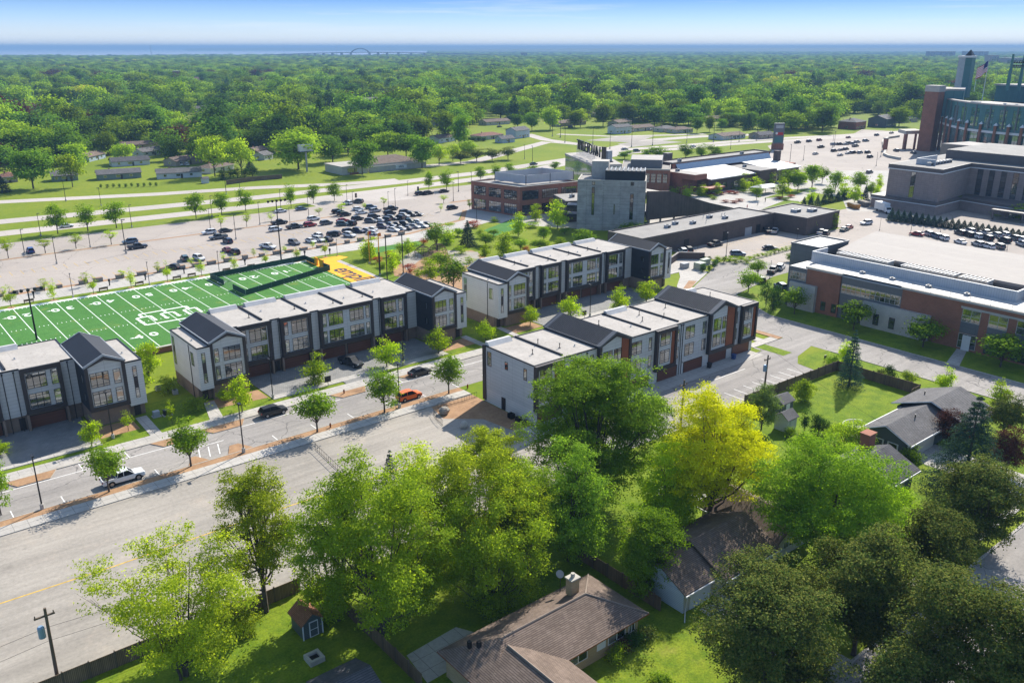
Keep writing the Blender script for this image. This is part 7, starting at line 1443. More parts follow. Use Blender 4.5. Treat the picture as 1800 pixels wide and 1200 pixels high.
def make_tree(seed, H, Rr, kind='maple', shape='round', leaves=8000, leaf=0.35, lobes=26, lobe_r=(0.24, 0.40), bottom=0.22, stems=1, shell=0.55, jitter=0.55, limbs=14):
    """returns (trunk mesh, crown mesh); base at the origin"""
    rng = np.random.default_rng(seed); zb = H * bottom; zc = (H + zb) / 2; rz = (H - zb) / 2
    if shape == 'spruce':
        C = []; N = []; per = leaves
        t = rng.uniform(0, 1, per) ** 0.62; z = H * (0.04 + 0.95 * (1 - t)); rad = Rr * (t * 0.97 + 0.02) * rng.uniform(0.82, 1.12, per)
        nb = 12; ang = rng.uniform(0, 2 * np.pi, per); lay = np.floor(z / (H / 17.0)); whorl = (np.round((ang + lay * 0.7) / (2 * np.pi / nb)) * 2 * np.pi / nb - lay * 0.7); ang = whorl + rng.normal(0, 0.12, per)
        zz = lay * (H / 17.0) + rng.normal(0, H * 0.007, per); u = rng.uniform(0.15, 1.0, per) ** 0.55
        tl = np.clip(1 - (lay * (H / 17.0)) / H, 0.03, 1); rad = Rr * tl ** 0.9 * rng.uniform(0.86, 1.1, per) * (0.85 + 0.3 * np.sin(whorl * 5 + lay * 2.3) ** 2); 
        x = np.cos(ang) * rad * u; y = np.sin(ang) * rad * u; zz = zz - rad * u * 0.22 + H * 0.05
        Pn = np.stack([x, y, np.maximum(zz, 0.15)], 1); N = np.stack([np.cos(ang) * 0.5, np.sin(ang) * 0.5, np.full(per, 0.8)], 1) + rng.normal(0, 0.45, (per, 3)); N /= np.linalg.norm(N, axis=1)[:, None]
        cm = leaf_mesh('crown', Pn, N, leaf, LF[kind], rng, 0.4)
        b = MB(); b.tube([(0, 0, 0), (0, 0, H * 0.5), (0, 0, H * 0.97)], [H * 0.022, H * 0.013, 0.02], 6)
        return b.mesh('trunk', bark), cm
    L = []
    for k in range(lobes):
        for _ in range(40):
            d = rng.normal(size=3); d /= np.linalg.norm(d); f = rng.uniform(0.25, 0.82) ** 0.6 * 0.8
            p = d * f
            if shape == 'vase' and p[2] < -0.1 and math.hypot(p[0], p[1]) > 0.62: continue
            if shape == 'conical' and math.hypot(p[0], p[1]) > 0.78 * (0.55 - 0.5 * p[2]): continue
            if shape == 'dome' and p[2] < -0.45: continue
            break
        r = rng.uniform(*lobe_r)
        if shape == 'conical': r *= 0.9 - 0.35 * p[2]
        L.append((p[0] * Rr, p[1] * Rr, zc + p[2] * rz, r * Rr, r * rz * (0.9 if shape != 'columnar' else 0.8)))
    L = np.array(L); L[:, :2] -= (L[:, :2].max(0) + L[:, :2].min(0)) / 2; fx = Rr / np.max(np.hypot(L[:, 0], L[:, 1]) + L[:, 3] * 0.9); L[:, 0] *= fx; L[:, 1] *= fx; L[:, 3] *= fx
    fz = (H - zc) / np.max(L[:, 2] - zc + L[:, 4] * 0.95); L[:, 2] = zc + (L[:, 2] - zc) * fz; L[:, 4] *= fz; w = L[:, 3] ** 2; w /= w.sum(); idx = rng.choice(lobes, leaves, p=w); d = rng.normal(size=(leaves, 3)); d[:, 2] += 0.25; d /= np.linalg.norm(d, axis=1)[:, None]
    q = rng.uniform(0, 1, leaves) ** 0.5 * (1 - shell) + shell + rng.normal(0, 0.06, leaves)
    # clumps of leaves inside each lobe
    Pn = L[idx, :3] + d * np.stack([L[idx, 3] * q, L[idx, 3] * q, L[idx, 4] * q], 1)
    ncl = max(30, leaves // 60); cc = Pn[rng.integers(0, leaves, ncl)]; ci = rng.integers(0, ncl, leaves); m = rng.uniform(0, 1, leaves) < 0.93
    Pn[m] = cc[ci[m]] + rng.normal(0, leaf * 1.75, (m.sum(), 3)) * np.array([1, 1, 0.36])
    out = d.copy(); out[m] = (Pn[m] - np.array([0, 0, zc])) / np.array([Rr, Rr, rz]); out /= np.linalg.norm(out, axis=1)[:, None] + 1e-9
    N = out * 0.5 + np.array([0, 0, 0.6]) + rng.normal(0, jitter * 0.7, (leaves, 3)); N /= np.linalg.norm(N, axis=1)[:, None] + 1e-9
    Pn[:, 2] = np.maximum(Pn[:, 2], zb * 0.6)
    cm = leaf_mesh('crown', Pn, N, leaf, LF[kind], rng)
    b = MB(); tr = max(0.035, H * 0.013 + Rr * 0.007)
    for s in range(stems):
        a = rng.uniform(0, 6.28); off = (0.0 if stems == 1 else Rr * 0.04); bx, by = math.cos(a) * off, math.sin(a) * off; lean = Rr * (0.05 if stems == 1 else 0.25)
        top = (bx + math.cos(a) * lean, by + math.sin(a) * lean, zc + rz * 0.35); mid = (bx + math.cos(a) * lean * 0.35, by + math.sin(a) * lean * 0.35, zb + (zc - zb) * 0.4)
        k = tr / math.sqrt(stems); b.tube([(bx, by, 0), (bx, by, zb * 0.6), mid, top], [k * 1.25, k, k * 0.7, k * 0.2], 7)
        for j in rng.permutation(lobes)[:max(3, limbs // stems)]:
            e = L[j]; st = Vector((bx, by, zb * 0.75 + rng.uniform(0, 0.45) * (zc - zb))); en = Vector((e[0], e[1], e[2])); md = (st + en) / 2 + Vector((0, 0, -0.06 * H if shape != 'vase' else -0.02 * H)) + Vector(tuple(rng.normal(0, 0.03 * Rr, 3)))
            b.tube([st, md, en], [k * 0.5, k * 0.3, k * 0.08], 5)
            for _ in range(3):
                e2 = en + Vector(tuple(rng.normal(0, 1, 3))) * float(e[3]) * 0.5; b.tube([md.lerp(en, 0.6), e2], [k * 0.18, k * 0.05], 4)
    return b.mesh('trunk', bark), cm
def plant_tree(name, label, x, y, meshes, group=None, rz=0.0, sc=(1, 1, 1), cat='tree', stuff=False):
    t = thing(name, label, cat, (x, y, 0), rz, group); t.scale = sc
    a = bpy.data.objects.new('trunk', meshes[0]); COL.objects.link(a); a.parent = t
    c = bpy.data.objects.new('crown', meshes[1]); COL.objects.link(c); c.parent = t
    return t
def near_tree(name, label, bx, by, ty, wpx, kind, shape='round', dens=1.0, leaf=0.36, seed=None, **kw):
    x, y = at(bx, by); H = height_at(bx, by, ty); Rr = 1.06 * wpx * depth(x, y, H * 0.6) / FOC / 2
    area = 4 * math.pi * Rr * Rr * (0.6 + 0.25 * H / max(Rr, 0.5)); leaf *= 0.74; n = int(min(120000, dens * 2.6 * area / (leaf * leaf)))
    return plant_tree(name, label, x, y, make_tree(seed or int(bx * 7 + by), H, Rr, kind, shape, n, leaf, **kw), None, 0.0)
SP = dict(lobes=64, lobe_r=(0.10, 0.21), shell=0.1, jitter=0.6, limbs=28)   # open, airy crowns
near_tree('maple_tree', 'large airy light green maple with several bare stems at the lower left', 325, 1192, 928, 325, 'maple_light', 'vase', 0.6, 0.32, stems=4, bottom=0.06, **SP)
near_tree('maple_tree', 'tall slim light green tree standing against the gravel left of centre', 468, 1075, 812, 145, 'maple_light', 'round', 1.1, 0.30, bottom=0.2, **SP)
near_tree('maple_tree', 'broad mid-green maple over the board fence, left of the small blue spruce', 668, 1130, 792, 310, 'maple', 'vase', 0.85, 0.32, stems=3, bottom=0.06, **SP)
near_tree('maple_tree', 'light green maple just right of the small blue spruce', 840, 1035, 762, 240, 'maple_light', 'vase', 1.1, 0.32, stems=3, bottom=0.05, **SP)
near_tree('birch_tree', 'pale-stemmed leafy tree left of the reddish board fence', 930, 1010, 808, 130, 'maple', 'round', 1.0, 0.30, bottom=0.2, lobes=34, lobe_r=(0.18, 0.3), shell=0.3)
near_tree('maple_tree', 'flat-topped light tree in front of the mulch bed and grey flank wall', 862, 905, 752, 110, 'maple_light', 'vase', 0.9, 0.30, bottom=0.45, **SP)
near_tree('maple_tree', 'leafy light green tree between the broad maple and the pale-stemmed tree', 755, 1035, 790, 240, 'maple_light', 'round', 1.1, 0.32, stems=2, bottom=0.03, **SP)
near_tree('maple_tree', 'mid-green tree over the lot fence corner, left of the broad maple', 592, 1090, 845, 170, 'maple', 'round', 1.1, 0.32, stems=2, bottom=0.03, **SP)
near_tree('maple_tree', 'mid-green tree over the back lawn, left of the pale-stemmed tree', 868, 1075, 845, 200, 'maple', 'round', 1.1, 0.32, stems=2, bottom=0.03, **SP)
near_tree('spruce_tree', 'small blue spruce among the light green maples', 690, 905, 792, 62, 'spruce', 'spruce', 0.9, 0.3)
near_tree('elm_tree', 'very large dark green elm in front of the near townhouse row', 1045, 880, 630, 285, 'elm', 'round', 2.0, 0.34, bottom=0.10, lobes=70, lobe_r=(0.17, 0.28), shell=0.4, limbs=40)
near_tree('maple_tree', 'dark green tree below the big elm, beside the lot corner', 1000, 985, 778, 170, 'elm', 'round', 1.3, 0.32, bottom=0.03, lobes=38, lobe_r=(0.17, 0.28), shell=0.3)
near_tree('locust_tree', 'bright yellow locust tree right of the big elm', 1248, 925, 676, 215, 'yellow', 'dome', 1.3, 0.32, bottom=0.08, lobes=40, lobe_r=(0.2, 0.32), shell=0.4, limbs=30)
near_tree('locust_tree', 'yellow-green shaded tree under the bright yellow locust', 1172, 930, 770, 150, 'lime', 'round', 1.2, 0.32, bottom=0.04, lobes=30)
near_tree('maple_tree', 'dense round bright green maple between the ranch house and brown-roofed house', 1138, 1040, 886, 130, 'locust', 'round', 1.7, 0.28, bottom=0.06, lobes=40, lobe_r=(0.24, 0.36))
near_tree('locust_tree', 'wide feathery bright green locust tree in front of the dark green house', 1448, 990, 768, 300, 'locust', 'dome', 1.3, 0.30, bottom=0.1, lobes=46, lobe_r=(0.2, 0.32), shell=0.35, limbs=34)
near_tree('maple_tree', 'dense bronze-leaved maple at the bottom right of the ranch house lawn', 1345, 1230, 990, 285, 'bronze', 'round', 1.9, 0.30, bottom=0.06, lobes=54, lobe_r=(0.2, 0.32))
near_tree('maple_tree', 'dark bronze maple behind the bottom right pair', 1500, 1150, 925, 205, 'bronze', 'round', 1.8, 0.32, bottom=0.08, lobes=44, lobe_r=(0.2, 0.32))
near_tree('maple_tree', 'orange-tinted bronze maple beside the residential street', 1628, 1045, 886, 140, 'bronze', 'round', 1.8, 0.32, bottom=0.1, lobes=40, lobe_r=(0.2, 0.32))
near_tree('maple_tree', 'bronze maple just below the tall blue spruce', 1715, 960, 812, 165, 'bronze', 'round', 1.8, 0.34, bottom=0.08, lobes=42, lobe_r=(0.2, 0.32))
near_tree('maple_tree', 'huge bronze-green maple filling the bottom right corner', 1700, 1290, 1010, 330, 'bronze', 'round', 1.9, 0.32, bottom=0.08, lobes=60, lobe_r=(0.18, 0.3))
near_tree('maple_tree', 'bronze-green maple at the bottom edge left of the huge corner maple', 1570, 1290, 1120, 150, 'bronze', 'round', 1.8, 0.32, bottom=0.08, lobes=36, lobe_r=(0.2, 0.32))
near_tree('maple_tree', 'small reddish maple on the right edge above the plum bush', 1762, 768, 688, 78, 'bronze', 'round', 1.0, 0.34, bottom=0.15)
near_tree('plum_tree', 'small purple-leaved tree on the right edge beside the blue spruce', 1768, 830, 752, 68, 'purple', 'round', 1.0, 0.32, bottom=0.1)
near_tree('plum_tree', 'reddish-leaved tree leaning over the grey roof behind the blue spruce', 1668, 785, 722, 60, 'purple', 'round', 0.8, 0.32, bottom=0.2)
near_tree('spruce_tree', 'tall blue spruce in front of the grey house roof', 1692, 862, 698, 150, 'spruce', 'spruce', 1.0, 0.36)
near_tree('spruce_tree', 'dark blue spruce at the corner of the board fence', 1492, 678, 580, 50, 'spruce', 'spruce', 1.2, 0.34)
near_tree('maple_tree', 'upright light green tree directly behind the fence-corner spruce', 1484, 640, 583, 34, 'lime', 'conical', 1.1, 0.32, bottom=0.12)
near_tree('willow_tree', 'feathery grey-green tree beside the alley utility pole', 1338, 755, 676, 62, 'grey', 'round', 1.0, 0.3, bottom=0.05)
near_tree('shrub_tree', 'round mid-green shrubby tree inside the fenced lawn corner', 1415, 705, 664, 46, 'maple', 'round', 1.2, 0.3, bottom=0.05)
near_tree('shrub_tree', 'bushy green tree by the left end of the dark green house', 1483, 785, 738, 62, 'maple', 'round', 1.0, 0.3, bottom=0.04)
near_tree('shrub_tree', 'light green bush beside the small white windows of the dark green house', 1520, 800, 752, 50, 'maple', 'round', 1.0, 0.3, bottom=0.04)
near_tree('shrub_tree', 'green bush beside the red brick chimney', 1600, 815, 782, 40, 'locust', 'round', 1.0, 0.3, bottom=0.04)
for k, (bx, by, ty, w) in enumerate(((1413, 760, 716, 11), (1431, 768, 724, 12), (1437, 766, 725, 10), (1446, 764, 736, 10), (1452, 764, 737, 9))):
    near_tree('arborvitae', 'thin columnar evergreen by the white shed, %s from the left' % ordn[k], bx, by, ty, w, 'dark', 'columnar', 1.6, 0.26, bottom=0.02, lobes=18, lobe_r=(0.4, 0.6))
for bx, by, ty, w, k, lab in ((1560, 672, 640, 14, 'dark', 'small dark conifer in the rockery bed by the right-hand street'), (1568, 674, 650, 10, 'dark', 'second small conifer in the rockery bed, right of the first'), (1600, 672, 652, 26, 'maple', 'low juniper shrub in the rockery bed'), (1548, 662, 650, 16, 'bronze', 'reddish shrub beside the pale rock in the rockery bed'), (1462, 640, 624, 22, 'locust', 'light bush at the tip of the right-hand lawn')):
    near_tree('shrub', lab, bx, by, ty, w, k, 'round', 1.2, 0.28, bottom=0.03, lobes=14, cat=None) if False else near_tree('shrub', lab, bx, by, ty, w, k, 'round', 1.2, 0.28, bottom=0.03, lobes=14)
# low planting by the houses
for bx, by, ty, w, k, lab in ((1085, 1160, 1132, 34, 'maple', 'round clipped shrub along the ranch house wall, nearer the window'), (1092, 1140, 1120, 26, 'purple', 'dark purple shrub along the ranch house wall'), (1112, 1132, 1112, 34, 'dark', 'dark shrub at the back corner of the ranch house wall'), (1138, 1122, 1102, 26, 'bronze', 'pinkish flowering shrub at the ranch house corner'), (1158, 1205, 1190, 40, 'locust', 'leafy bush at the bottom edge of the ranch house lawn'), (1388, 768, 752, 20, 'locust', 'low green bush between the sheds')):
    near_tree('shrub', lab, bx, by, ty, w, k, 'round', 1.2, 0.26, bottom=0.03, lobes=12)
for bx, by, ty, w, k, lab in ((1195, 905, 872, 60, 'dark', 'dark hedge patch under the yellow tree'), (905, 850, 800, 60, 'dark', 'dark undergrowth at the mulch corner'), (560, 1085, 1060, 60, 'maple', 'leafy bush against the lot fence left of centre'), (430, 1110, 1080, 60, 'maple_light', 'leafy bush along the lot fence behind the airy maple')):
    near_tree('shrub', lab, bx, by, ty, w, k, 'round', 1.0, 0.28, bottom=0.03, lobes=16)
# ---- prototypes for repeated street trees (unit height 6 m, radius 2 m)
PT = {}
def proto(key, kind, shape, leaves, leaf, n=3, bottom=0.25, **kw): PT[key] = [make_tree(500 + 31 * len(PT) + i, 6.0, 2.0, kind, shape, leaves, leaf, bottom=bottom, **kw) for i in range(n)]
proto('linden', 'locust', 'round', 3600, 0.24, 4, 0.24, lobes=24, lobe_r=(0.32, 0.46)); proto('pear', 'lime', 'conical', 2600, 0.26, 3, 0.14, lobes=22); proto('vase', 'locust', 'vase', 2200, 0.32, 3, 0.2, lobes=24); proto('sparse', 'lime', 'round', 700, 0.28, 3, 0.4, lobes=20, lobe_r=(0.16, 0.28))
proto('sapling', 'lime', 'conical', 900, 0.3, 3, 0.3, lobes=14); proto('crab', 'bronze', 'dome', 2000, 0.34, 2, 0.22, lobes=22); proto('park', 'lime', 'conical', 2200, 0.32, 4, 0.12, lobes=22); proto('parkround', 'locust', 'round', 2200, 0.34, 3, 0.2, lobes=22); proto('arb', 'dark', 'round', 1600, 0.3, 2, 0.01, lobes=26, lobe_r=(0.34, 0.5)); proto('columnar', 'lime', 'columnar', 2600, 0.3, 2, 0.02, lobes=24)
proto('redbush', 'red', 'round', 800, 0.4, 1, 0.05, lobes=14); proto('con', 'spruce', 'spruce', 2600, 0.34, 2, 0.05); proto('bush', 'maple', 'round', 900, 0.4, 2, 0.02, lobes=14)
_pr = random.Random(11)
def put(key, name, label, bx, by, ty, wpx, group=None, xy=None, hr=None):
    if xy: x, y = xy; H, Rr = hr
    else: x, y = at(bx, by); H = height_at(bx, by, ty); Rr = (1.15 if key in ('vase', 'park') else 1.04) * wpx * depth(x, y, H * 0.6) / FOC / 2
    return plant_tree(name, label, x, y, _pr.choice(PT[key]), group, _pr.uniform(0, 6.28), (Rr / 2.0, Rr / 2.0, H / 6.0))
for bx, by, ty, w, lab in ((192, 865, 772, 68, 'round green street tree in front of the white pickup'), (336, 820, 733, 66, 'round green street tree right of the white pickup'), (2, 905, 800, 46, 'street tree cut by the left edge of the picture'), (558, 760, 676, 64, 'round street tree in front of the half-hidden black car'), (676, 725, 645, 60, 'round street tree left of the orange car'), (789, 692, 622, 52, 'round street tree right of the orange car')):
    put('linden', 'street_tree', lab, bx, by, ty, w, 'round street trees along the gravel lot')
for bx, by, ty, w, lab in ((162, 785, 727, 32, 'young pyramidal tree in front of the left edge row'), (2, 800, 770, 28, 'young tree cut by the left edge in front of the row'), (426, 725, 645, 40, 'pyramidal tree on the verge left of the first paver driveway'), (552, 675, 617, 46, 'yellow-green conical tree left of the dark driveway pickup'), (680, 645, 585, 46, 'yellow-green conical tree right of the dark driveway pickup'), (771, 622, 567, 42, 'conical tree at the right end of the middle row'),
        (854, 600, 556, 30, 'small conical tree left of the near row roof'), (932, 572, 532, 30, 'small tree in front of the farther row gable'), (1003, 560, 512, 40, 'conical tree in front of the farther row, leftmost of three'), (1088, 545, 497, 38, 'conical tree in front of the farther row, middle of three'), (1136, 532, 484, 36, 'conical tree in front of the farther row gable, rightmost of three'), (303, 745, 702, 16, 'thin sapling on the lawn between the left and middle rows'), (226, 757, 720, 20, 'tiny tree in the bed in front of the left black gable'), (396, 708, 676, 24, 'dark little tree in the bed under the middle row gable')):
    put('pear' if w > 20 else 'sapling', 'young_tree', lab, bx, by, ty, w, 'young trees in front of the townhouses')
put('columnar', 'columnar_tree', 'tall bright columnar tree behind the left end gable', 262, 672, 602, 40); put('bush', 'shrub', 'leafy shrub row beside the middle row brick foot', 345, 722, 700, 40); put('bush', 'shrub', 'dark shrub behind the middle row flank', 296, 690, 660, 30)
# office front trees
for bx, by, ty, w, lab in ((1396, 552, 503, 36, 'round tree in a stone ring at the office corner'), (1500, 580, 527, 46, 'round tree in front of the office grey panels'), (1622, 610, 556, 54, 'round tree in front of the office stone wall'), (1758, 645, 586, 62, 'round tree at the right edge in front of the office')): put('parkround', 'lawn_tree', lab, bx, by, ty, w, 'round trees on the office lawn')
for bx, by, ty, w, lab in ((1658, 692, 636, 32, 'young upright tree on the verge beside the right-hand street, middle'), (1754, 720, 658, 36, 'young upright tree on the verge at the right edge')): put('pear', 'street_tree', lab, bx, by, ty, w, 'upright verge trees')
for bx, by, ty, w, lab in ((1315, 513, 473, 35, 'round-headed tree on the small lawn by the clipped evergreens, nearer'), (1332, 485, 456, 31, 'round-headed tree on the small lawn, farther'), (1390, 460, 444, 19, 'small flat-topped tree beside the grey tower')): put('parkround', 'lawn_tree', lab, bx, by, ty, w)
for k, (bx, by, ty, w) in enumerate(((1346, 540, 492, 24), (1358, 545, 500, 24), (1366, 535, 495, 16), (1235, 478, 462, 13), (1246, 477, 465, 9), (1255, 472, 456, 13), (1259, 466, 454, 10), (1247, 458, 450, 9), (1237, 457, 450, 9))):
    put('arb', 'clipped_evergreen', ('large clipped evergreen at the office lawn corner, %s from the left' % ordn[k]) if k < 3 else ('small cone-clipped evergreen beside the pale green cabinets, %s of six' % ordn[k - 3]), bx, by, ty, w, 'clipped evergreens')
for k, px_ in enumerate(np.linspace(1262, 1312, 6)): put('bush', 'hedge_shrub', 'low shrub in the planted island in front of the blue-grey car, %s from the left' % ordn[k], px_, 459 + (k % 2) * 3, 450, 13, 'low shrubs in the planted islands')
for k, t_ in enumerate(np.linspace(0, 1, 13)): put('bush', 'hedge_shrub', 'low shrub in the strip running to the grey tower, %s from the left' % ordn[k], 1318 + t_ * 86, 457 - t_ * 22, 449 - t_ * 22, 8, 'low shrubs in the planted islands')
# highway row, car park saplings, promenade trees
hw = [(102, 411, 359, 31), (155, 406, 359, 29), (205, 401, 352, 31), (345, 384, 338, 27), (390, 378, 335, 26), (432, 371, 332, 22), (512, 366, 324, 18), (551, 358, 322, 20), (588, 353, 320, 21), (754, 336, 301, 15), (785, 334, 299, 22), (845, 318, 291, 18), (872, 313, 290, 16), (897, 312, 285, 16), (936, 306, 290, 17), (975, 300, 283, 16), (1138, 288, 258, 20), (1160, 288, 256, 26), (1205, 280, 252, 22), (1232, 280, 254, 19), (1256, 278, 255, 23), (1098, 280, 264, 20)]
for k, (bx, by, ty, w) in enumerate(hw): put('vase', 'verge_tree', 'fan-shaped tree between the main road and car park, %s from the left' % ordn[k], bx, by, ty, w, 'fan-shaped trees along the main road')
cs = sorted([(15, 454, 418, 26), (80, 445, 417, 27), (134, 437, 410, 25), (196, 430, 403, 24), (389, 404, 377, 18), (434, 399, 375, 19), (477, 389, 374, 13), (561, 379, 365, 16), (601, 378, 355, 17), (640, 369, 357, 11), (675, 366, 345, 13), (780, 357, 342, 17), (775, 372, 358, 9), (826, 372, 350, 12)])
for k, (bx, by, ty, w) in enumerate(cs): put('sparse', 'car_park_tree', 'sparse young tree in the car park strip, %s from the left' % ordn[k], bx, by, ty, w, 'sparse car park trees')
pm = sorted([(20, 541, 501, 20), (95, 528, 489, 18), (165, 517, 483, 18), (231, 506, 471, 17), (295, 496, 458, 16), (355, 486, 455, 16), (413, 477, 446, 14), (468, 468, 439, 14), (522, 460, 433, 14), (572, 452, 420, 14)])
for k, (bx, by, ty, w) in enumerate(pm):
    put('sapling', 'promenade_tree', 'bright young tree in a mulch ring by the football field, %s from the left' % ordn[k], bx, by, ty, w, 'young trees along the promenade'); x, y = at(bx, by)
    mr = MB(); mr.tube([(0, 0, 0), (0, 0, 0.06)], 0.85, 14); o = mr.build('mulch_ring', mulch); o.location = (x, y, 0.03); tag(o, kind='structure')
pp = sorted([(7, 524, 503, 16), (79, 512, 489, 17), (150, 503, 478, 15), (215, 491, 473, 13), (277, 481, 460, 12), (337, 470, 453, 12), (393, 461, 443, 11), (447, 452, 436, 11), (500, 446, 432, 10), (550, 437, 424, 9)])
for k, (bx, by, ty, w) in enumerate(pp): put('sparse', 'planter_tree', 'pale thin tree growing from the planters by the car park, %s from the left' % ordn[k], bx, by, ty, w, 'pale trees in the planters')
# crab apples and yard trees beyond the road
for k, (bx, by, ty, w) in enumerate(((810, 288, 265, 27), (838, 284, 262, 28), (865, 283, 261, 28), (893, 281, 258, 26))): put('crab', 'crab_apple_tree', 'low bronze crab apple on the verge beyond the road, %s from the left' % ordn[k], bx, by, ty, w, 'crab apples beyond the main road')
yt = [('elm', 59, 332, 260, 72, 'large yard tree in front of the far left house'), ('far', 128, 329, 268, 40, 'thin-crowned yard tree at the end of the grey house'), ('elm', 585, 285, 237, 50, 'large round tree left of the clinic'), ('elm', 637, 307, 244, 46, 'tall tree standing in front of the clinic wall'), ('elm', 742, 296, 236, 50, 'round tree at the right end of the clinic'), ('elm', 682, 275, 232, 52, 'round tree behind the clinic roof'), ('elm', 525, 298, 232, 84, 'big bright tree behind the billboard'), ('far', 378, 310, 236, 54, 'tall tree left of the bare trunk pair'), ('far', 425, 308, 240, 44, 'tall light tree on bare trunks by the board fence'), ('elm', 190, 275, 232, 34, 'leafy green tree beside the second-line house'), ('elm', 808, 262, 200, 34, 'dark tall tree behind the white gable house'), ('elm', 783, 248, 195, 34, 'tall willow-like tree behind the white gable house'), ('elm', 735, 250, 205, 50, 'tall tree beside the hidden white houses'), ('far', 772, 290, 254, 32, 'round tree left of the crab apples'), ('far', 796, 284, 252, 26, 'second round tree left of the crab apples'), ('elm', 822, 275, 248, 34, 'round tree behind the crab apples'),
      ('far', 1020, 224, 190, 30, 'yellow-green tree beside the long tan house'), ('elm', 967, 228, 188, 36, 'broad tree above the two-storey house'), ('elm', 1060, 222, 182, 38, 'tall tree above the green field'), ('elm', 1225, 234, 205, 20, 'pointed tree by the cream bungalows'), ('elm', 1247, 232, 204, 18, 'second pointed tree by the cream bungalows'), ('elm', 1268, 228, 208, 18, 'small tree right of the pointed pair'), ('elm', 1445, 232, 185, 46, 'large round tree left of the brick house'), ('elm', 1580, 222, 188, 38, 'round tree right of the dark timber house'), ('elm', 1283, 222, 197, 34, 'round tree above the low white building'), ('elm', 1315, 220, 198, 28, 'round tree left of the reddish tree'), ('elm', 1010, 224, 196, 28, 'round tree behind the long tan house'), ('elm', 935, 230, 196, 28, 'round tree left of the broad tree'), ('elm', 910, 225, 200, 24, 'small round tree above the two-storey roof')]
YE = [make_tree(900 + i, 12, 6, k, 'round', 3800, 0.75, lobes=34, lobe_r=(0.22, 0.36), bottom=0.2) for i, k in enumerate(('far_a', 'far_b', 'far_a'))]; YF = [make_tree(920 + i, 12, 6, 'maple', 'vase', 2600, 0.7, lobes=34, lobe_r=(0.16, 0.28), bottom=0.22) for i in range(2)]
for k, (bx, by, ty, w) in enumerate(((15, 287, 228, 64), (52, 280, 224, 62), (98, 282, 236, 60), (138, 280, 242, 48), (33, 262, 214, 60), (84, 258, 212, 60), (118, 248, 212, 50), (150, 252, 214, 44), (205, 250, 205, 46), (285, 246, 205, 45), (392, 246, 200, 52), (436, 252, 200, 55), (480, 250, 204, 50), (540, 246, 206, 55), (502, 268, 226, 46), (612, 272, 224, 48), (658, 262, 216, 54), (702, 256, 214, 50), (714, 276, 234, 48), (640, 238, 198, 58), (690, 234, 192, 54), (560, 228, 190, 60), (838, 212, 178, 40), (880, 208, 175, 44), (1100, 216, 180, 40), (1150, 222, 184, 42), (1190, 224, 188, 38), (1210, 220, 182, 40), (1350, 234, 200, 36), (1390, 232, 196, 38), (1415, 228, 190, 40))): yt.append(('elm', bx, by, ty, w, 'broad crown in the near suburb canopy, %s from the left' % (ordn[k] if k < 30 else 'last')))
for k, bx, by, ty, w, lab in yt:
    x, y = at(bx, by); H = height_at(bx, by, ty); Rr = 1.1 * w * depth(x, y, H / 2) / FOC / 2; plant_tree('yard_tree', lab, x, y, _pr.choice(YE if k == 'elm' else YF), 'yard trees beyond the main road', _pr.uniform(0, 6), (Rr / 6, Rr / 6, H / 12))
for bx, by, ty, w, lab in ((4, 338, 308, 34, 'dark spruce cut by the left edge beyond the road'), (300, 275, 238, 24, 'dark conifer behind the small white house'), (240, 255, 205, 34, 'dark broad conifer in the third line of houses'), (440, 300, 280, 24, 'conifer left of the white cottage gable'), (322, 255, 216, 22, 'tall conifer in front of the red-roofed house'), (355, 248, 208, 26, 'second tall conifer behind the red-roofed house'), (245, 250, 222, 14, 'narrow dark conifer left of the broad one')): put('con', 'conifer', lab, bx, by, ty, w, 'conifers among the far houses')
for k in range(10): t_ = k / 9; put('arb', 'clipped_shrub', 'round clipped shrub on the bright verge, %s of ten from the left' % ordn[k], 178 + t_ * 97, 331 - t_ * 3.5, 323 - t_ * 3.5, 6, 'ten clipped shrubs on the verge')
for k in range(5): put('arb', 'hedge_shrub', 'dense dark hedge bush left of the white cottage, %s from the left' % ordn[k], 392 + k * 13, 316 - k * 1.5, 296 - k, 20, 'dark hedge by the board fence')
wall_thing('board_fence', 'grey board fence in front of the dark hedge beyond the road', 'fence', [at(398, 325), at(448, 318), at(496, 314)], 1.8, 0.15, fence_wood, wood_pole)
for k in range(4): put('arb', 'hedge_shrub', 'clipped hedge bush beside the red-roofed house, %s from the left' % ordn[k], 823 + k * 9, 249 - k * 0.3, 240, 13, 'clipped hedge by the red-roofed house')
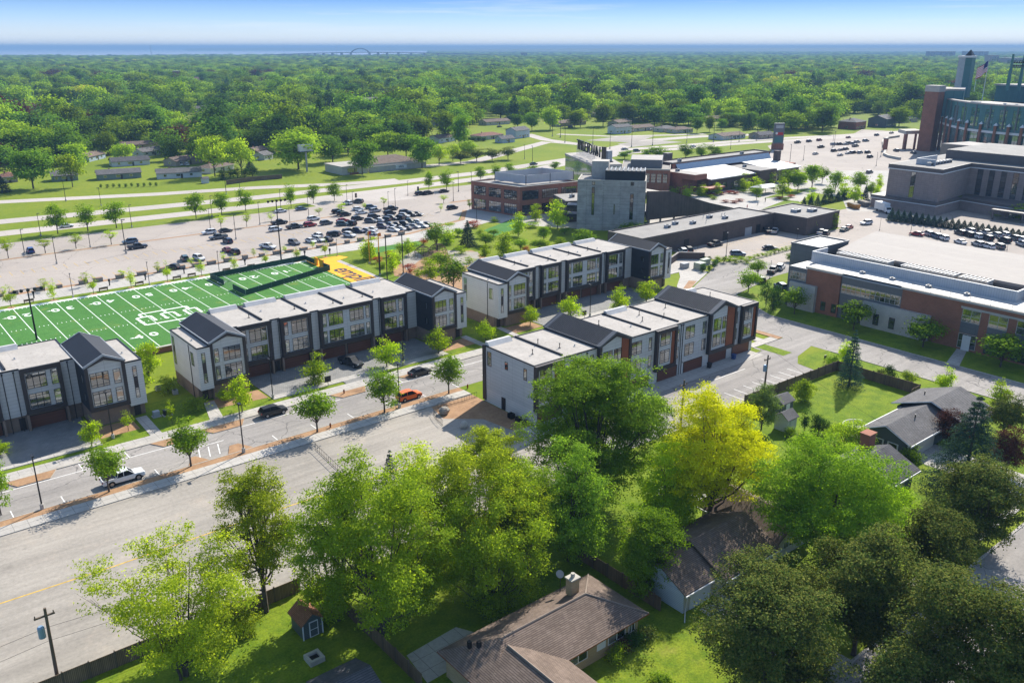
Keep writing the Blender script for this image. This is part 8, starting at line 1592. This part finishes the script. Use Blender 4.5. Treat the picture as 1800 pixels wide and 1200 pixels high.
# park, playground and plaza trees
pk_ = [('park', 690, 478, 440, 20, 'bright tree among the playground masts'), ('park', 650, 455, 405, 27, 'bright tree beside the yellow upright'), ('parkround', 768, 440, 390, 36, 'large bright tree in the playground centre'), ('park', 786, 428, 392, 28, 'bright tree behind the large playground tree'), ('con', 822, 432, 388, 34, 'grey-green pine in the playground'), ('park', 757, 492, 455, 26, 'yellow-green tree left of the tallest playground pair'), ('parkround', 797, 510, 456, 50, 'bright yellow-green tree beside the farther row gable'), ('parkround', 777, 475, 442, 40, 'darker green tree behind the yellow-green pair'), ('parkround', 854, 432, 410, 30, 'round green tree by the curving path'), ('park', 852, 455, 428, 18, 'small light tree by the sand path'), ('park', 885, 448, 408, 30, 'yellow-green tree left of the farther row roof'), ('parkround', 915, 440, 418, 24, 'leafy tree above the farther row roof'), ('parkround', 948, 440, 420, 26, 'tree directly above the farther row roof, right of the leafy one'), ('park', 911, 415, 373, 24, 'bright tree in front of the brick office corner'), ('parkround', 956, 425, 397, 22, 'round tree in the paved court by the stone building'), ('park', 942, 388, 358, 18, 'pointed tree by the brick office front, left'), ('park', 980, 402, 350, 32, 'tall pointed tree beside the dark annex'), ('parkround', 1027, 432, 402, 36, 'green tree in front of the stone building foot'), ('park', 986, 430, 417, 20, 'small tree left of the stone building foot'), ('park', 870, 390, 382, 14, 'tiny tree on the court edge'), ('redbush', 720, 480, 462, 20, 'orange-red shrub among the masts'), ('redbush', 683, 452, 440, 12, 'small red shrub behind the masts'), ('bush', 703, 450, 425, 18, 'green shrub behind the black mast'), ('park', 718, 450, 418, 18, 'light thin tree behind the black mast'),
       ('parkround', 1110, 418, 392, 50, 'leafy tree at the right foot of the stone building'), ('con', 1090, 430, 398, 26, 'dark conifer at the foot of the stone building'),
       ('park', 1185, 343, 323, 17, 'plaza tree at the top of the ramp, leftmost'), ('park', 1209, 346, 320, 17, 'plaza tree along the ramp, second'), ('park', 1233, 345, 317, 17, 'plaza tree along the ramp, third'), ('park', 1259, 343, 321, 15, 'plaza tree along the ramp, fourth'), ('park', 1282, 332, 308, 17, 'plaza tree in front of the white roof'), ('park', 1307, 334, 305, 18, 'plaza tree in front of the link block'), ('park', 1328, 338, 303, 24, 'tall plaza tree beside the flower beds'), ('park', 1352, 325, 303, 14, 'small plaza tree before the second white roof'), ('parkround', 1385, 334, 296, 32, 'large plaza tree right of the shade canopy'), ('parkround', 1427, 330, 288, 34, 'largest plaza tree on the lawn'), ('parkround', 1445, 322, 292, 18, 'plaza tree behind the largest one'), ('parkround', 1467, 340, 300, 26, 'plaza tree left of the dark hedge'), ('parkround', 1507, 338, 300, 28, 'plaza tree beside the brown building, left'), ('park', 1545, 335, 306, 12, 'thin tree at the brown building corner'), ('con', 1520, 352, 325, 16, 'dark conifer by the brown building podium'), ('park', 1540, 345, 315, 12, 'light conifer at the brown building corner'), *[('parkround' if k % 3 == 0 else 'park', bx, by, ty, w, 'leafy plaza tree among the paving and lawn, %s from the left' % ordn[k]) for k, (bx, by, ty, w) in enumerate(((1330, 352, 325, 18), (1342, 322, 300, 18), (1375, 346, 312, 22), (1402, 336, 298, 24), (1408, 322, 290, 20), (1426, 353, 330, 16), (1455, 352, 326, 20), (1482, 346, 312, 22), (1502, 356, 325, 20), (1530, 350, 318, 16)))], ('park', 1795, 385, 358, 40, 'large light conifer at the right edge by the dark hedge'), ('park', 1752, 380, 371, 20, 'lime bush in front of the brown building windows')]
for key, bx, by, ty, w, lab in pk_: put(key, 'park_tree' if key not in ('redbush', 'bush') else 'shrub', lab, bx, by, ty, w, 'park and plaza planting')
_sp = [(705, 498), (735, 488), (748, 468), (772, 458), (812, 446), (826, 462), (840, 470), (858, 470), (872, 462), (890, 458), (905, 452), (925, 446), (962, 440), (845, 418), (868, 415), (832, 400), (805, 415), (745, 430), (728, 436), (700, 462), (672, 470), (664, 462), (965, 408), (935, 400), (992, 412), (1008, 436), (720, 505), (742, 520), (785, 520), (812, 522)]
for k, (bx, by) in enumerate(sorted(_sp)): put('bush' if k % 4 else 'redbush' if k % 8 == 0 else 'parkround', 'park_shrub', 'bushy shrub of the playground planting, %s from the left' % ordn[k], bx, by, by - _pr.uniform(9, 17), _pr.uniform(13, 22), 'playground shrubs')
for k in range(9): put('con', 'hedge_conifer', 'dark clipped conifer in the hedge behind the plaza lawn, %s from the left' % ordn[k], 1412 + k * 12, 366 - k * 2.5 + (3 if k < 3 else 0), 346 - k * 1.8, 16, 'conifer hedge behind the plaza')
for k in range(24): put('con', 'hedge_conifer', 'dark conifer in the tall hedge along the brown building, %s from the left' % ordn[k], 1566 + k * 10.6, 388 + k * 1.35, 366 + k * 1.75, 18, 'tall hedge along the brown building')
for k, (bx, by, ty, w) in enumerate(((1378, 402, 380, 30), (1398, 404, 378, 24), (1424, 408, 379, 20), (1466, 402, 374, 14))): put('bush', 'ivy', 'ivy covering the dark brick wall, patch %s from the left' % ordn[k], bx, by, ty, w, 'ivy on the service building', cat=None) if False else put('bush', 'ivy_bush', 'ivy covering the dark brick wall, %s patch from the left' % ordn[k], bx, by, ty, w, 'ivy on the service building')
fb = [(1250, 344, 'red'), (1268, 342, 'red'), (1283, 340, 'red'), (1292, 341, 'red'), (1248, 347, 'bush'), (1255, 350, 'bush'), (1298, 334, 'bush'), (1305, 338, 'bush'), (1360, 331, 'bush'), (1352, 329, 'bush'), (1275, 356, 'red'), (1290, 357, 'red'), (1300, 354, 'red'), (1370, 350, 'red'), (1390, 347, 'red'), (1380, 352, 'bush')]
for k, (bx, by, ty) in enumerate(fb): put('redbush' if ty == 'red' else 'bush', 'flower_bed_shrub', ('red flowering clump in the plaza beds' if ty == 'red' else 'green clump in the plaza beds') + ', %s from the left' % ordn[sorted(q[0] for q in fb if q[2] == ty).index(bx)], bx, by, by - 5, 13, 'flower beds on the plaza')
# people on the plaza: small standing figures
def person(lab, bx, by, top, leg, z=0.03, rz=0.0):
    x, y = at(bx, by); t = thing('person', lab, 'person', (x, y, z), rz); b = MB()
    def ring(cx, cy, zz, rx, ry, n=8): return [(cx + rx * math.cos(a), cy + ry * math.sin(a), zz) for a in np.arange(0, 6.28, 6.2832 / n)]
    b.loft([ring(0, 0, .86, .17, .12), ring(0, 0, 1.0, .16, .11), ring(0, 0, 1.25, .2, .12), ring(0, 0, 1.42, .21, .11), ring(0, 0, 1.47, .07, .07), ring(0, 0, 1.54, .06, .06), ring(0, .01, 1.6, .085, .1), ring(0, .01, 1.68, .09, .11), ring(0, 0, 1.76, .05, .06)], 0)
    for s in (-1, 1): b.tube([(s * .2, 0, 1.4), (s * .26, .02, 1.12), (s * .25, -.06, .86)], [.055, .045, .035], 6, 0); b.tube([(s * .09, 0, .9), (s * .1, -.02 * s, .48), (s * .1, .04 * s, .06)], [.09, .07, .05], 6, 1); b.box(s * .1 - .05, s * .1 + .05, -.16 + .04 * s, .08 + .04 * s, 0, .08, 1)
    b.build('body', [top, leg], t); h = MB(); h.loft([ring(0, .02, 1.66, .1, .12), ring(0, .02, 1.74, .09, .1), ring(0, .01, 1.79, .03, .04)]); h.build('hair', bark, t)
rd = plain('red_shirt', (0.45, 0.03, 0.03), 0.8); wh = plain('white_shirt', (0.6, 0.6, 0.58), 0.8); jn = plain('dark_trousers', (0.02, 0.022, 0.03), 0.8)
person('person in red on the plaza paving below the red flower clumps', 1313, 368, rd, jn); person('person in a white top walking on the plaza', 1332, 360, wh, jn); person('person in dark clothes near the plaza posts', 1345, 355, jn, jn); person('person in red standing by the dark brick service building', 1229, 430, rd, rd)
# ================================================================== FAR WOODS, HOUSES, BRIDGE, HILLS, AIR
rng = np.random.default_rng(5)
FP = []
for i, (k, sh) in enumerate((('far_a', 'round'), ('far_b', 'round'), ('far_c', 'round'), ('far_a', 'dome'), ('far_b', 'vase'), ('far_c', 'spruce'), ('purple', 'round'), ('yellow', 'round'))):
    tm, cm = make_tree(700 + i, 12, 5.2, k, sh, 1500, 1.05, lobes=24, lobe_r=(0.28, 0.44), bottom=0.12, limbs=4)
    b = bpy.data.meshes.new('far_tree'); 
    # trunk and crown joined: too small in the picture to show parts
    nv, nc = len(tm.vertices), len(cm.vertices); v = np.empty(nv * 3); tm.vertices.foreach_get('co', v); w = np.empty(nc * 3); cm.vertices.foreach_get('co', w)
    fs = [tuple(p.vertices) for p in tm.polygons] + [tuple(q + nv for q in p.vertices) for p in cm.polygons]
    b.from_pydata([tuple(p) for p in np.concatenate([v, w]).reshape(-1, 3)], [], fs); b.materials.append(bark); b.materials.append(LF[k]); b.polygons.foreach_set('material_index', [0] * len(tm.polygons) + [1] * len(cm.polygons)); b.update(); FP.append(b)
edge_x = [-150, 0, 60, 200, 300, 400, 450, 560, 700, 760, 850, 950, 1000, 1100, 1200, 1330, 1450, 1600, 1700, 1950]
edge_y = [300, 298, 298, 298, 300, 300, 288, 266, 262, 244, 214, 212, 212, 214, 220, 231, 226, 212, 200, 190]
HOUSES = [(o.location.x, o.location.y, 26) for o in bpy.data.objects if o.parent is None and o.get('category') in ('house', 'building')]
rr = random.Random(9); _hp = [(rr.uniform(-20, 1560), rr.uniform(150, 226)) for _ in range(60)]; _k = 0
for (px, py) in sorted(_hp):
    if py > np.interp(px, edge_x, edge_y) - 6: continue
    hx_, hy_ = at(px, py); simple_house('small house half hidden in the suburb canopy, %s' % (('%s from the left' % ordn[_k]) if _k < 30 else 'on its right-hand side'), hx_, hy_, rr.uniform(12, 20), 9, rr.uniform(-.8, .8), rr.choice(['white', 'cream', 'tan', 'blue']), rr.choice(['grey', 'brown', 'dark', 'red']), 3.0, 2.6, 'gable', 'houses in the suburb canopy', 2); HOUSES.append((hx_, hy_, 105)); _k += 1
def lown(x, y): return np.sin(x * .013 + 1.3 * np.sin(y * .011)) * np.sin(y * .017 + 1.7 * np.sin(x * .009 + 2))
def sample(d0, d1, n):
    a = np.arctan((rng.uniform(-140, 1940, n) - 900) / FOC); dd = np.sqrt(rng.uniform(d0 * d0, d1 * d1, n)); r, f = np.tan(a) * dd, dd
    x, y = r * _hs + f * _hc, -r * _hc + f * _hs; px = 900 + FOC * r / (f * _c + CAMZ * _s) ; cz = f * _c + CAMZ * _s; py = 600 - FOC * (f * _s - CAMZ * _c) / cz
    ok = py < np.interp(px, edge_x, edge_y)
    return x[ok], y[ok]
def thin(x, y, dmin):
    """keep points at least about dmin apart (grid)"""
    g = {}; keep = []
    for i in range(len(x)):
        k = (int(x[i] // dmin), int(y[i] // dmin))
        bad = False
        for a in (-1, 0, 1):
            for c in (-1, 0, 1):
                for j in g.get((k[0] + a, k[1] + c), ()):
                    if (x[i] - x[j]) ** 2 + (y[i] - y[j]) ** 2 < dmin * dmin: bad = True; break
        if not bad: g.setdefault(k, []).append(i); keep.append(i)
    return np.array(keep)
x1, y1 = sample(330, 1500, 42000); k = thin(x1, y1, 10.2); x1, y1 = x1[k], y1[k]
okh = np.ones(len(x1), bool)
for (a, c, e) in HOUSES:
    h_ = math.hypot(a, c); ux_, uy_ = -a / h_, -c / h_; tt = np.clip((x1 - a) * ux_ + (y1 - c) * uy_, 0, e); okh &= (x1 - a - ux_ * tt) ** 2 + (y1 - c - uy_ * tt) ** 2 > (10.0 if e < 50 else 8.0) ** 2
# openings: local streets and lawns inside the suburb
okh &= ~((np.abs((x1 * 0.94 + y1 * 0.34) % 120 - 60) < 4.5) & (rng.uniform(0, 1, len(x1)) < 0.8))
okh &= ~((lown(x1, y1) > 0.72) & (np.hypot(x1, y1) > 560)); x1, y1 = x1[okh], y1[okh]
x2, y2 = sample(1500, 4200, 62000); x3, y3 = sample(4200, 13000, 60000); k = lown(x2 * .5, y2 * .5) < 0.66; x2, y2 = x2[k], y2[k]; k = (lown(x3 * .25, y3 * .25) < 0.5) & ~((900 + FOC * (x3 * _hs - y3 * _hc) / (x3 * _hc + y3 * _hs) < 760) & (np.hypot(x3, y3) > 6200)); x3, y3 = x3[k], y3[k]
dist = np.hypot(x1, y1); order = np.argsort(dist); 
def kindpick(n): return rng.choice(8, n, p=[.27, .25, .16, .12, .10, .05, .044, .006])
kn = ['rounded mid-green', 'rounded bright green', 'dark green', 'broad mid-green', 'loose light green', 'dark conical', 'purple-leaved', 'yellow-leaved']
NI = 150; K1 = kindpick(len(x1))
for j in order[:NI]:
    o = bpy.data.objects.new('suburb_tree', FP[K1[j]]); COL.objects.link(o); s = float(np.clip(rng.lognormal(0.2, 0.28), 0.6, 2.0)); o.location = (x1[j], y1[j], 0); o.rotation_euler = (0, 0, rng.uniform(0, 6.28)); o.scale = (s, s, s * rng.uniform(0.8, 1.15))
    px, py = project(x1[j], y1[j]); side = 'above the left-hand houses' if px < 450 else ('above the clinic and billboard' if px < 760 else ('above the green field' if px < 1300 else 'along the stadium road'))
    tag(o, '%s tree at the near suburb canopy edge %s' % (kn[K1[j]], side), 'tree', 'near trees of the suburb canopy, ' + kn[K1[j]] + ' ' + side)
rest = order[NI:]
X = np.concatenate([x1[rest], x2, x3]); Y = np.concatenate([y1[rest], y2, y3]); n1, n2, n3 = len(rest), len(x2), len(x3)
S = np.concatenate([np.clip(rng.lognormal(0.2, 0.3, n1), 0.55, 2.2), rng.uniform(1.1, 1.9, n2), rng.uniform(2.0, 3.2, n3)]); ZS = np.concatenate([rng.uniform(0.8, 1.12, n1), rng.uniform(0.75, 1.05, n2), rng.uniform(0.36, 0.5, n3)])
KI = np.concatenate([K1[rest], kindpick(n2), kindpick(n3)])
src = bpy.data.collections.new('woodland_sources')
for i, m in enumerate(FP): o = bpy.data.objects.new('woodland_tree_%02d' % i, m); src.objects.link(o)
me = bpy.data.meshes.new('woodland'); me.vertices.add(len(X)); me.vertices.foreach_set('co', np.stack([X, Y, np.zeros(len(X))], 1).astype(np.float32).ravel())
for nm, ty, dat in (('idx', 'INT', KI.astype(np.int32)), ('rot', 'FLOAT', rng.uniform(0, 6.28, len(X)).astype(np.float32)), ('sx', 'FLOAT', S.astype(np.float32)), ('sz', 'FLOAT', (S * ZS).astype(np.float32))):
    at_ = me.attributes.new(nm, ty, 'POINT'); at_.data.foreach_set('value', dat)
me.update(); wo = bpy.data.objects.new('woodland', me); COL.objects.link(wo); tag(wo, 'continuous leafy tree canopy of the suburbs reaching to the horizon', 'woodland', kind='stuff')
ng = bpy.data.node_groups.new('woodland', 'GeometryNodeTree'); ng.interface.new_socket('Geometry', in_out='INPUT', socket_type='NodeSocketGeometry'); ng.interface.new_socket('Geometry', in_out='OUTPUT', socket_type='NodeSocketGeometry')
N, Lk = ng.nodes, ng.links; gi, go = N.new('NodeGroupInput'), N.new('NodeGroupOutput'); iop = N.new('GeometryNodeInstanceOnPoints'); ci = N.new('GeometryNodeCollectionInfo'); ci.inputs['Collection'].default_value = src; ci.inputs['Separate Children'].default_value = True; ci.inputs['Reset Children'].default_value = True
m2p = N.new('GeometryNodeMeshToPoints'); Lk.new(gi.outputs[0], m2p.inputs[0])
def attr(nm, dt):
    a = N.new('GeometryNodeInputNamedAttribute'); a.data_type = dt; a.inputs[0].default_value = nm; return a.outputs[0]
cr = N.new('ShaderNodeCombineXYZ'); Lk.new(attr('rot', 'FLOAT'), cr.inputs[2]); cs_ = N.new('ShaderNodeCombineXYZ'); sx = attr('sx', 'FLOAT'); Lk.new(sx, cs_.inputs[0]); Lk.new(sx, cs_.inputs[1]); Lk.new(attr('sz', 'FLOAT'), cs_.inputs[2])
Lk.new(m2p.outputs[0], iop.inputs['Points']); Lk.new(ci.outputs[0], iop.inputs['Instance']); iop.inputs['Pick Instance'].default_value = True; Lk.new(attr('idx', 'INT'), iop.inputs['Instance Index']); Lk.new(cr.outputs[0], iop.inputs['Rotation']); Lk.new(cs_.outputs[0], iop.inputs['Scale']); Lk.new(iop.outputs[0], go.inputs[0])
md = wo.modifiers.new('woodland', 'NODES'); md.node_group = ng
# a few roofs showing between the trees
for (px, py, c, lab) in ((195, 152, 'white', 'pale roof showing through the canopy above the left houses'), (242, 148, 'dark', 'long pale roof glimpsed in the canopy left of the brick church'), (105, 140, 'white', 'white roof at the left edge of the canopy'), (505, 122, 'white', 'white roof among the trees below the bridge'), (795, 137, 'white', 'small white roof in the canopy above the clinic'), (655, 178, 'tan', 'tan roof gap in the canopy above the clinic'), (1325, 162, 'white', 'pale roof in the canopy above the cream bungalows'), (1430, 114, 'white', 'white roofs far right in the canopy'), (1660, 118, 'white', 'long white roof behind the stadium obelisk')):
    x, y = at(px, py, 11); simple_house(lab, x, y, rr.uniform(22, 34), 14, rr.uniform(-0.6, 0.6), c if c != 'dark' else 'slate', 'grey', 11.5, 3, 'gable', None, 4)
def pxd(px, py, D):
    u, v = px - 900, 600 - py; fw = FOC * _c + v * _s; t = D / fw; return ((u * _hs + fw * _hc) * t, (-u * _hc + fw * _hs) * t, CAMZ + (-FOC * _s + v * _c) * t)
# brick church tower in the canopy
x, y = at(313, 152, 6); t = thing('brick_church', 'reddish brick church with square tower rising from the tree canopy', 'church', (x, y, 0)); b = MB(); b.box(-4, 4, -4, 4, 0, 26); b.build('tower', brick_off, t); b = MB(); b.box(-4.3, 4.3, -4.3, 4.3, 26, 27); b.build('parapet', limestone, t); b = MB(); b.box(4.1, 30, -6, 6, 0, 13); b.build('nave_wall', brick_off, t); b = MB(); gable_solid(b, 4.1, 30, -6, 6, 13.05, 18); b.build('roof', HR['brown'], t)
# distant buildings: photo left, right, top, foot, distance
dm = [plain('distant_wall_%d' % i, c, 0.8) for i, c in enumerate(((0.22, 0.2, 0.19), (0.12, 0.12, 0.13), (0.42, 0.40, 0.38), (0.34, 0.27, 0.24)))]
for (a, c, tp, D, m, lab) in ((890, 915, 99, 4800, 0, 'distant grey block left of the tall slab in the blue haze'), (916, 927, 93, 4800, 1, 'distant tall slab in the blue haze, left of centre'), (985, 1000, 97, 6000, 1, 'low distant block right of the tall slab'), (1024, 1046, 95, 6000, 1, 'wide distant industrial block in the haze'), (1050, 1065, 95, 6200, 0, 'distant block beside the industrial block'), (1080, 1144, 107, 3600, 2, 'long white distant warehouse roof'), (1095, 1110, 97, 6500, 1, 'distant dark block above the white warehouse'), (1112, 1135, 98, 6800, 1, 'second distant dark block above the white warehouse'), (1192, 1204, 103, 4200, 2, 'small pale distant building right of the warehouse'), (1635, 1680, 91, 4200, 1, 'distant wide dark office in the haze left of the obelisk'), (1699, 1738, 91, 4200, 1, 'distant dark office behind the flag'), (1744, 1757, 98, 2600, 3, 'distant pinkish tower block right of the flag'), (1770, 1800, 103, 2400, 3, 'distant stepped pinkish building at the right edge'), (815, 845, 93, 8000, 2, 'pale distant industrial plant beyond the bridge'), (1428, 1440, 92, 7000, 2, 'tiny white distant building under the horizon')):
    p = pxd(a, tp, D); q = pxd(c, tp, D); w = math.hypot(q[0] - p[0], q[1] - p[1]); t = thing('distant_building', lab, 'building', ((p[0] + q[0]) / 2, (p[1] + q[1]) / 2, 0), math.atan2(q[1] - p[1], q[0] - p[0])); h = max(6, p[2]); b = MB(); b.box(-w / 2, w / 2, 0, 40, 0, h); b.build('wall', dm[m], t); b = MB(); b.box(-w / 2 - .5, w / 2 + .5, -.5, 40.5, h, h + 1.2); b.build('roof', roof_white if m == 2 else dm[0], t)
    nb = max(3, int(w / 14))
    for k in range(min(nb, 12)):
        b = MB(); xx = -w / 2 + w * (k + .5) / nb; b.box(xx - w / nb * .32, xx + w / nb * .32, -.3, -.01, h * .35, h * .92); b.build('window', glass_dk, t)
for k, (px, tp, D) in enumerate(((264, 79, 5200), (498, 79, 7600), (591, 79, 7600), (625, 80, 7600), (686, 79, 7600), (1000, 84, 6000))):
    p = pxd(px, tp, D); t = thing('radio_mast', 'thin distant mast on the horizon, %s from the left' % ordn[k], 'mast', (p[0], p[1], 0)); b = MB(); b.tube([(0, 0, 0), (0, 0, p[2])], [2.2, 0.9], 4); b.build('lattice', steel, t); b = MB(); [b.box(-6, 6, -.4, .4, p[2] * q, p[2] * q + 1) for q in (.8, .92)]; b.build('cross_arm', steel, t)
# arched bridge
D = 5200; dk = [(440, 98.0), (500, 95.2), (560, 93.2), (618, 91.8), (648, 91.6), (700, 92.0), (760, 93.2), (830, 95), (900, 97)]
p0 = pxd(632, 92, D); br = thing('arch_bridge', 'long distant bridge with a single steel arch on the horizon', 'bridge', (p0[0], p0[1], 0))
b = MB(); b.loft([[(q[0], q[1], q[2] - 3), (q[0] + 14, q[1] + 14, q[2] - 4), (q[0] + 14, q[1] + 14, q[2]), (q[0], q[1], q[2])] for q in (pxd(a, c, D) for a, c in dk)]); b.build('deck', dark_metal, br, True)
for px in (457, 470, 483, 497, 511, 525, 539, 553, 568, 584, 600, 616, 649, 664, 680, 700, 722, 745, 770, 800):
    q = pxd(px, np.interp(px, [a for a, c in dk], [c for a, c in dk]), D); b = MB(); b.box(q[0] - 2.5, q[0] + 8, q[1] - 2.5, q[1] + 8, 0, max(1, q[2] - 4)); b.build('pier', dm[0], br, True)
for off in (0, 12):
    b = MB(); b.tube([(lambda q: (q[0] + off, q[1] + off, q[2]))(pxd(617 + 31 * s, 92 - 6.6 * (1 - (2 * s - 1) ** 2), D)) for s in np.linspace(0, 1, 15)], 1.8, 5); b.build('arch', dark_metal, br, True)
# water of the bay and the low hills on the horizon
def far_poly(pts): return [pxd(a, c, D)[:2] for a, c, D in pts]
wat, n_, l_, p_, o_ = newmat('bay_water'); p_.inputs['Base Color'].default_value = (0.30, 0.33, 0.38, 1); p_.inputs['Roughness'].default_value = 0.45
sheet('water', [far_poly([(-400, 84, 6250), (560, 84, 6300), (900, 84, 9500), (820, 84, 16000), (-700, 84, 52000)])], 0.4, wat)
def ridge(name, D, prof, m, thick=2500):
    b = MB(); rg = random.Random(D); pts = []
    xs = np.arange(prof[0][0], prof[-1][0] + 1, 8)
    for x_ in xs: y_ = np.interp(x_, [a for a, c in prof], [c for a, c in prof]); pts.append((x_, y_ - rg.uniform(0, 0.35)))
    R1 = [pxd(a, c, D) for a, c in pts]; dirs = [Vector((q[0], q[1], 0)).normalized() for q in R1]
    for i in range(len(R1) - 1):
        A1, B1 = R1[i], R1[i + 1]; f = lambda q, d, o, z: (q[0] + d.x * o, q[1] + d.y * o, z)
        b.face([f(A1, dirs[i], -thick, 0), f(B1, dirs[i + 1], -thick, 0), f(B1, dirs[i + 1], 0, max(1, B1[2])), f(A1, dirs[i], 0, max(1, A1[2]))]); b.face([f(A1, dirs[i], 0, max(1, A1[2])), f(B1, dirs[i + 1], 0, max(1, B1[2])), f(B1, dirs[i + 1], thick, 0), f(A1, dirs[i], thick, 0)])
    o = b.build(name, m); tag(o, kind='structure')
hm = paving('hill_woods', (0.03, 0.06, 0.02), (0.06, 0.09, 0.03), big=0.002)
ridge('hills', 17000, [(325, 86.0), (380, 84.4), (560, 84.2), (700, 82.6), (900, 82.3), (1000, 81.2), (1080, 81.4), (1400, 81.6), (1600, 81.2), (2100, 81.4)], hm)
ridge('hills', 10500, [(760, 88.5), (900, 86.5), (1050, 85.6), (1300, 85.4), (1500, 85.0), (1800, 84.6), (2100, 85)], hm, 1800)
# the air
hz = MB(); HB = 45000; hz.box(-HB, HB, -HB, HB, -1.0, 92.0)
hmat = bpy.data.materials.new('haze'); hmat.use_nodes = True; hn = hmat.node_tree.nodes; hn.clear(); ho = hn.new('ShaderNodeOutputMaterial'); hv = hn.new('ShaderNodeVolumePrincipled'); hmat.node_tree.links.new(hv.outputs[0], ho.inputs['Volume'])
hv.inputs['Color'].default_value = (0.25, 0.42, 0.65, 1); hv.inputs['Density'].default_value = 0.00015; hv.inputs['Anisotropy'].default_value = 0.0
o = hz.build('haze', hmat); tag(o, 'pale blue air over the whole landscape', 'haze', kind='stuff')
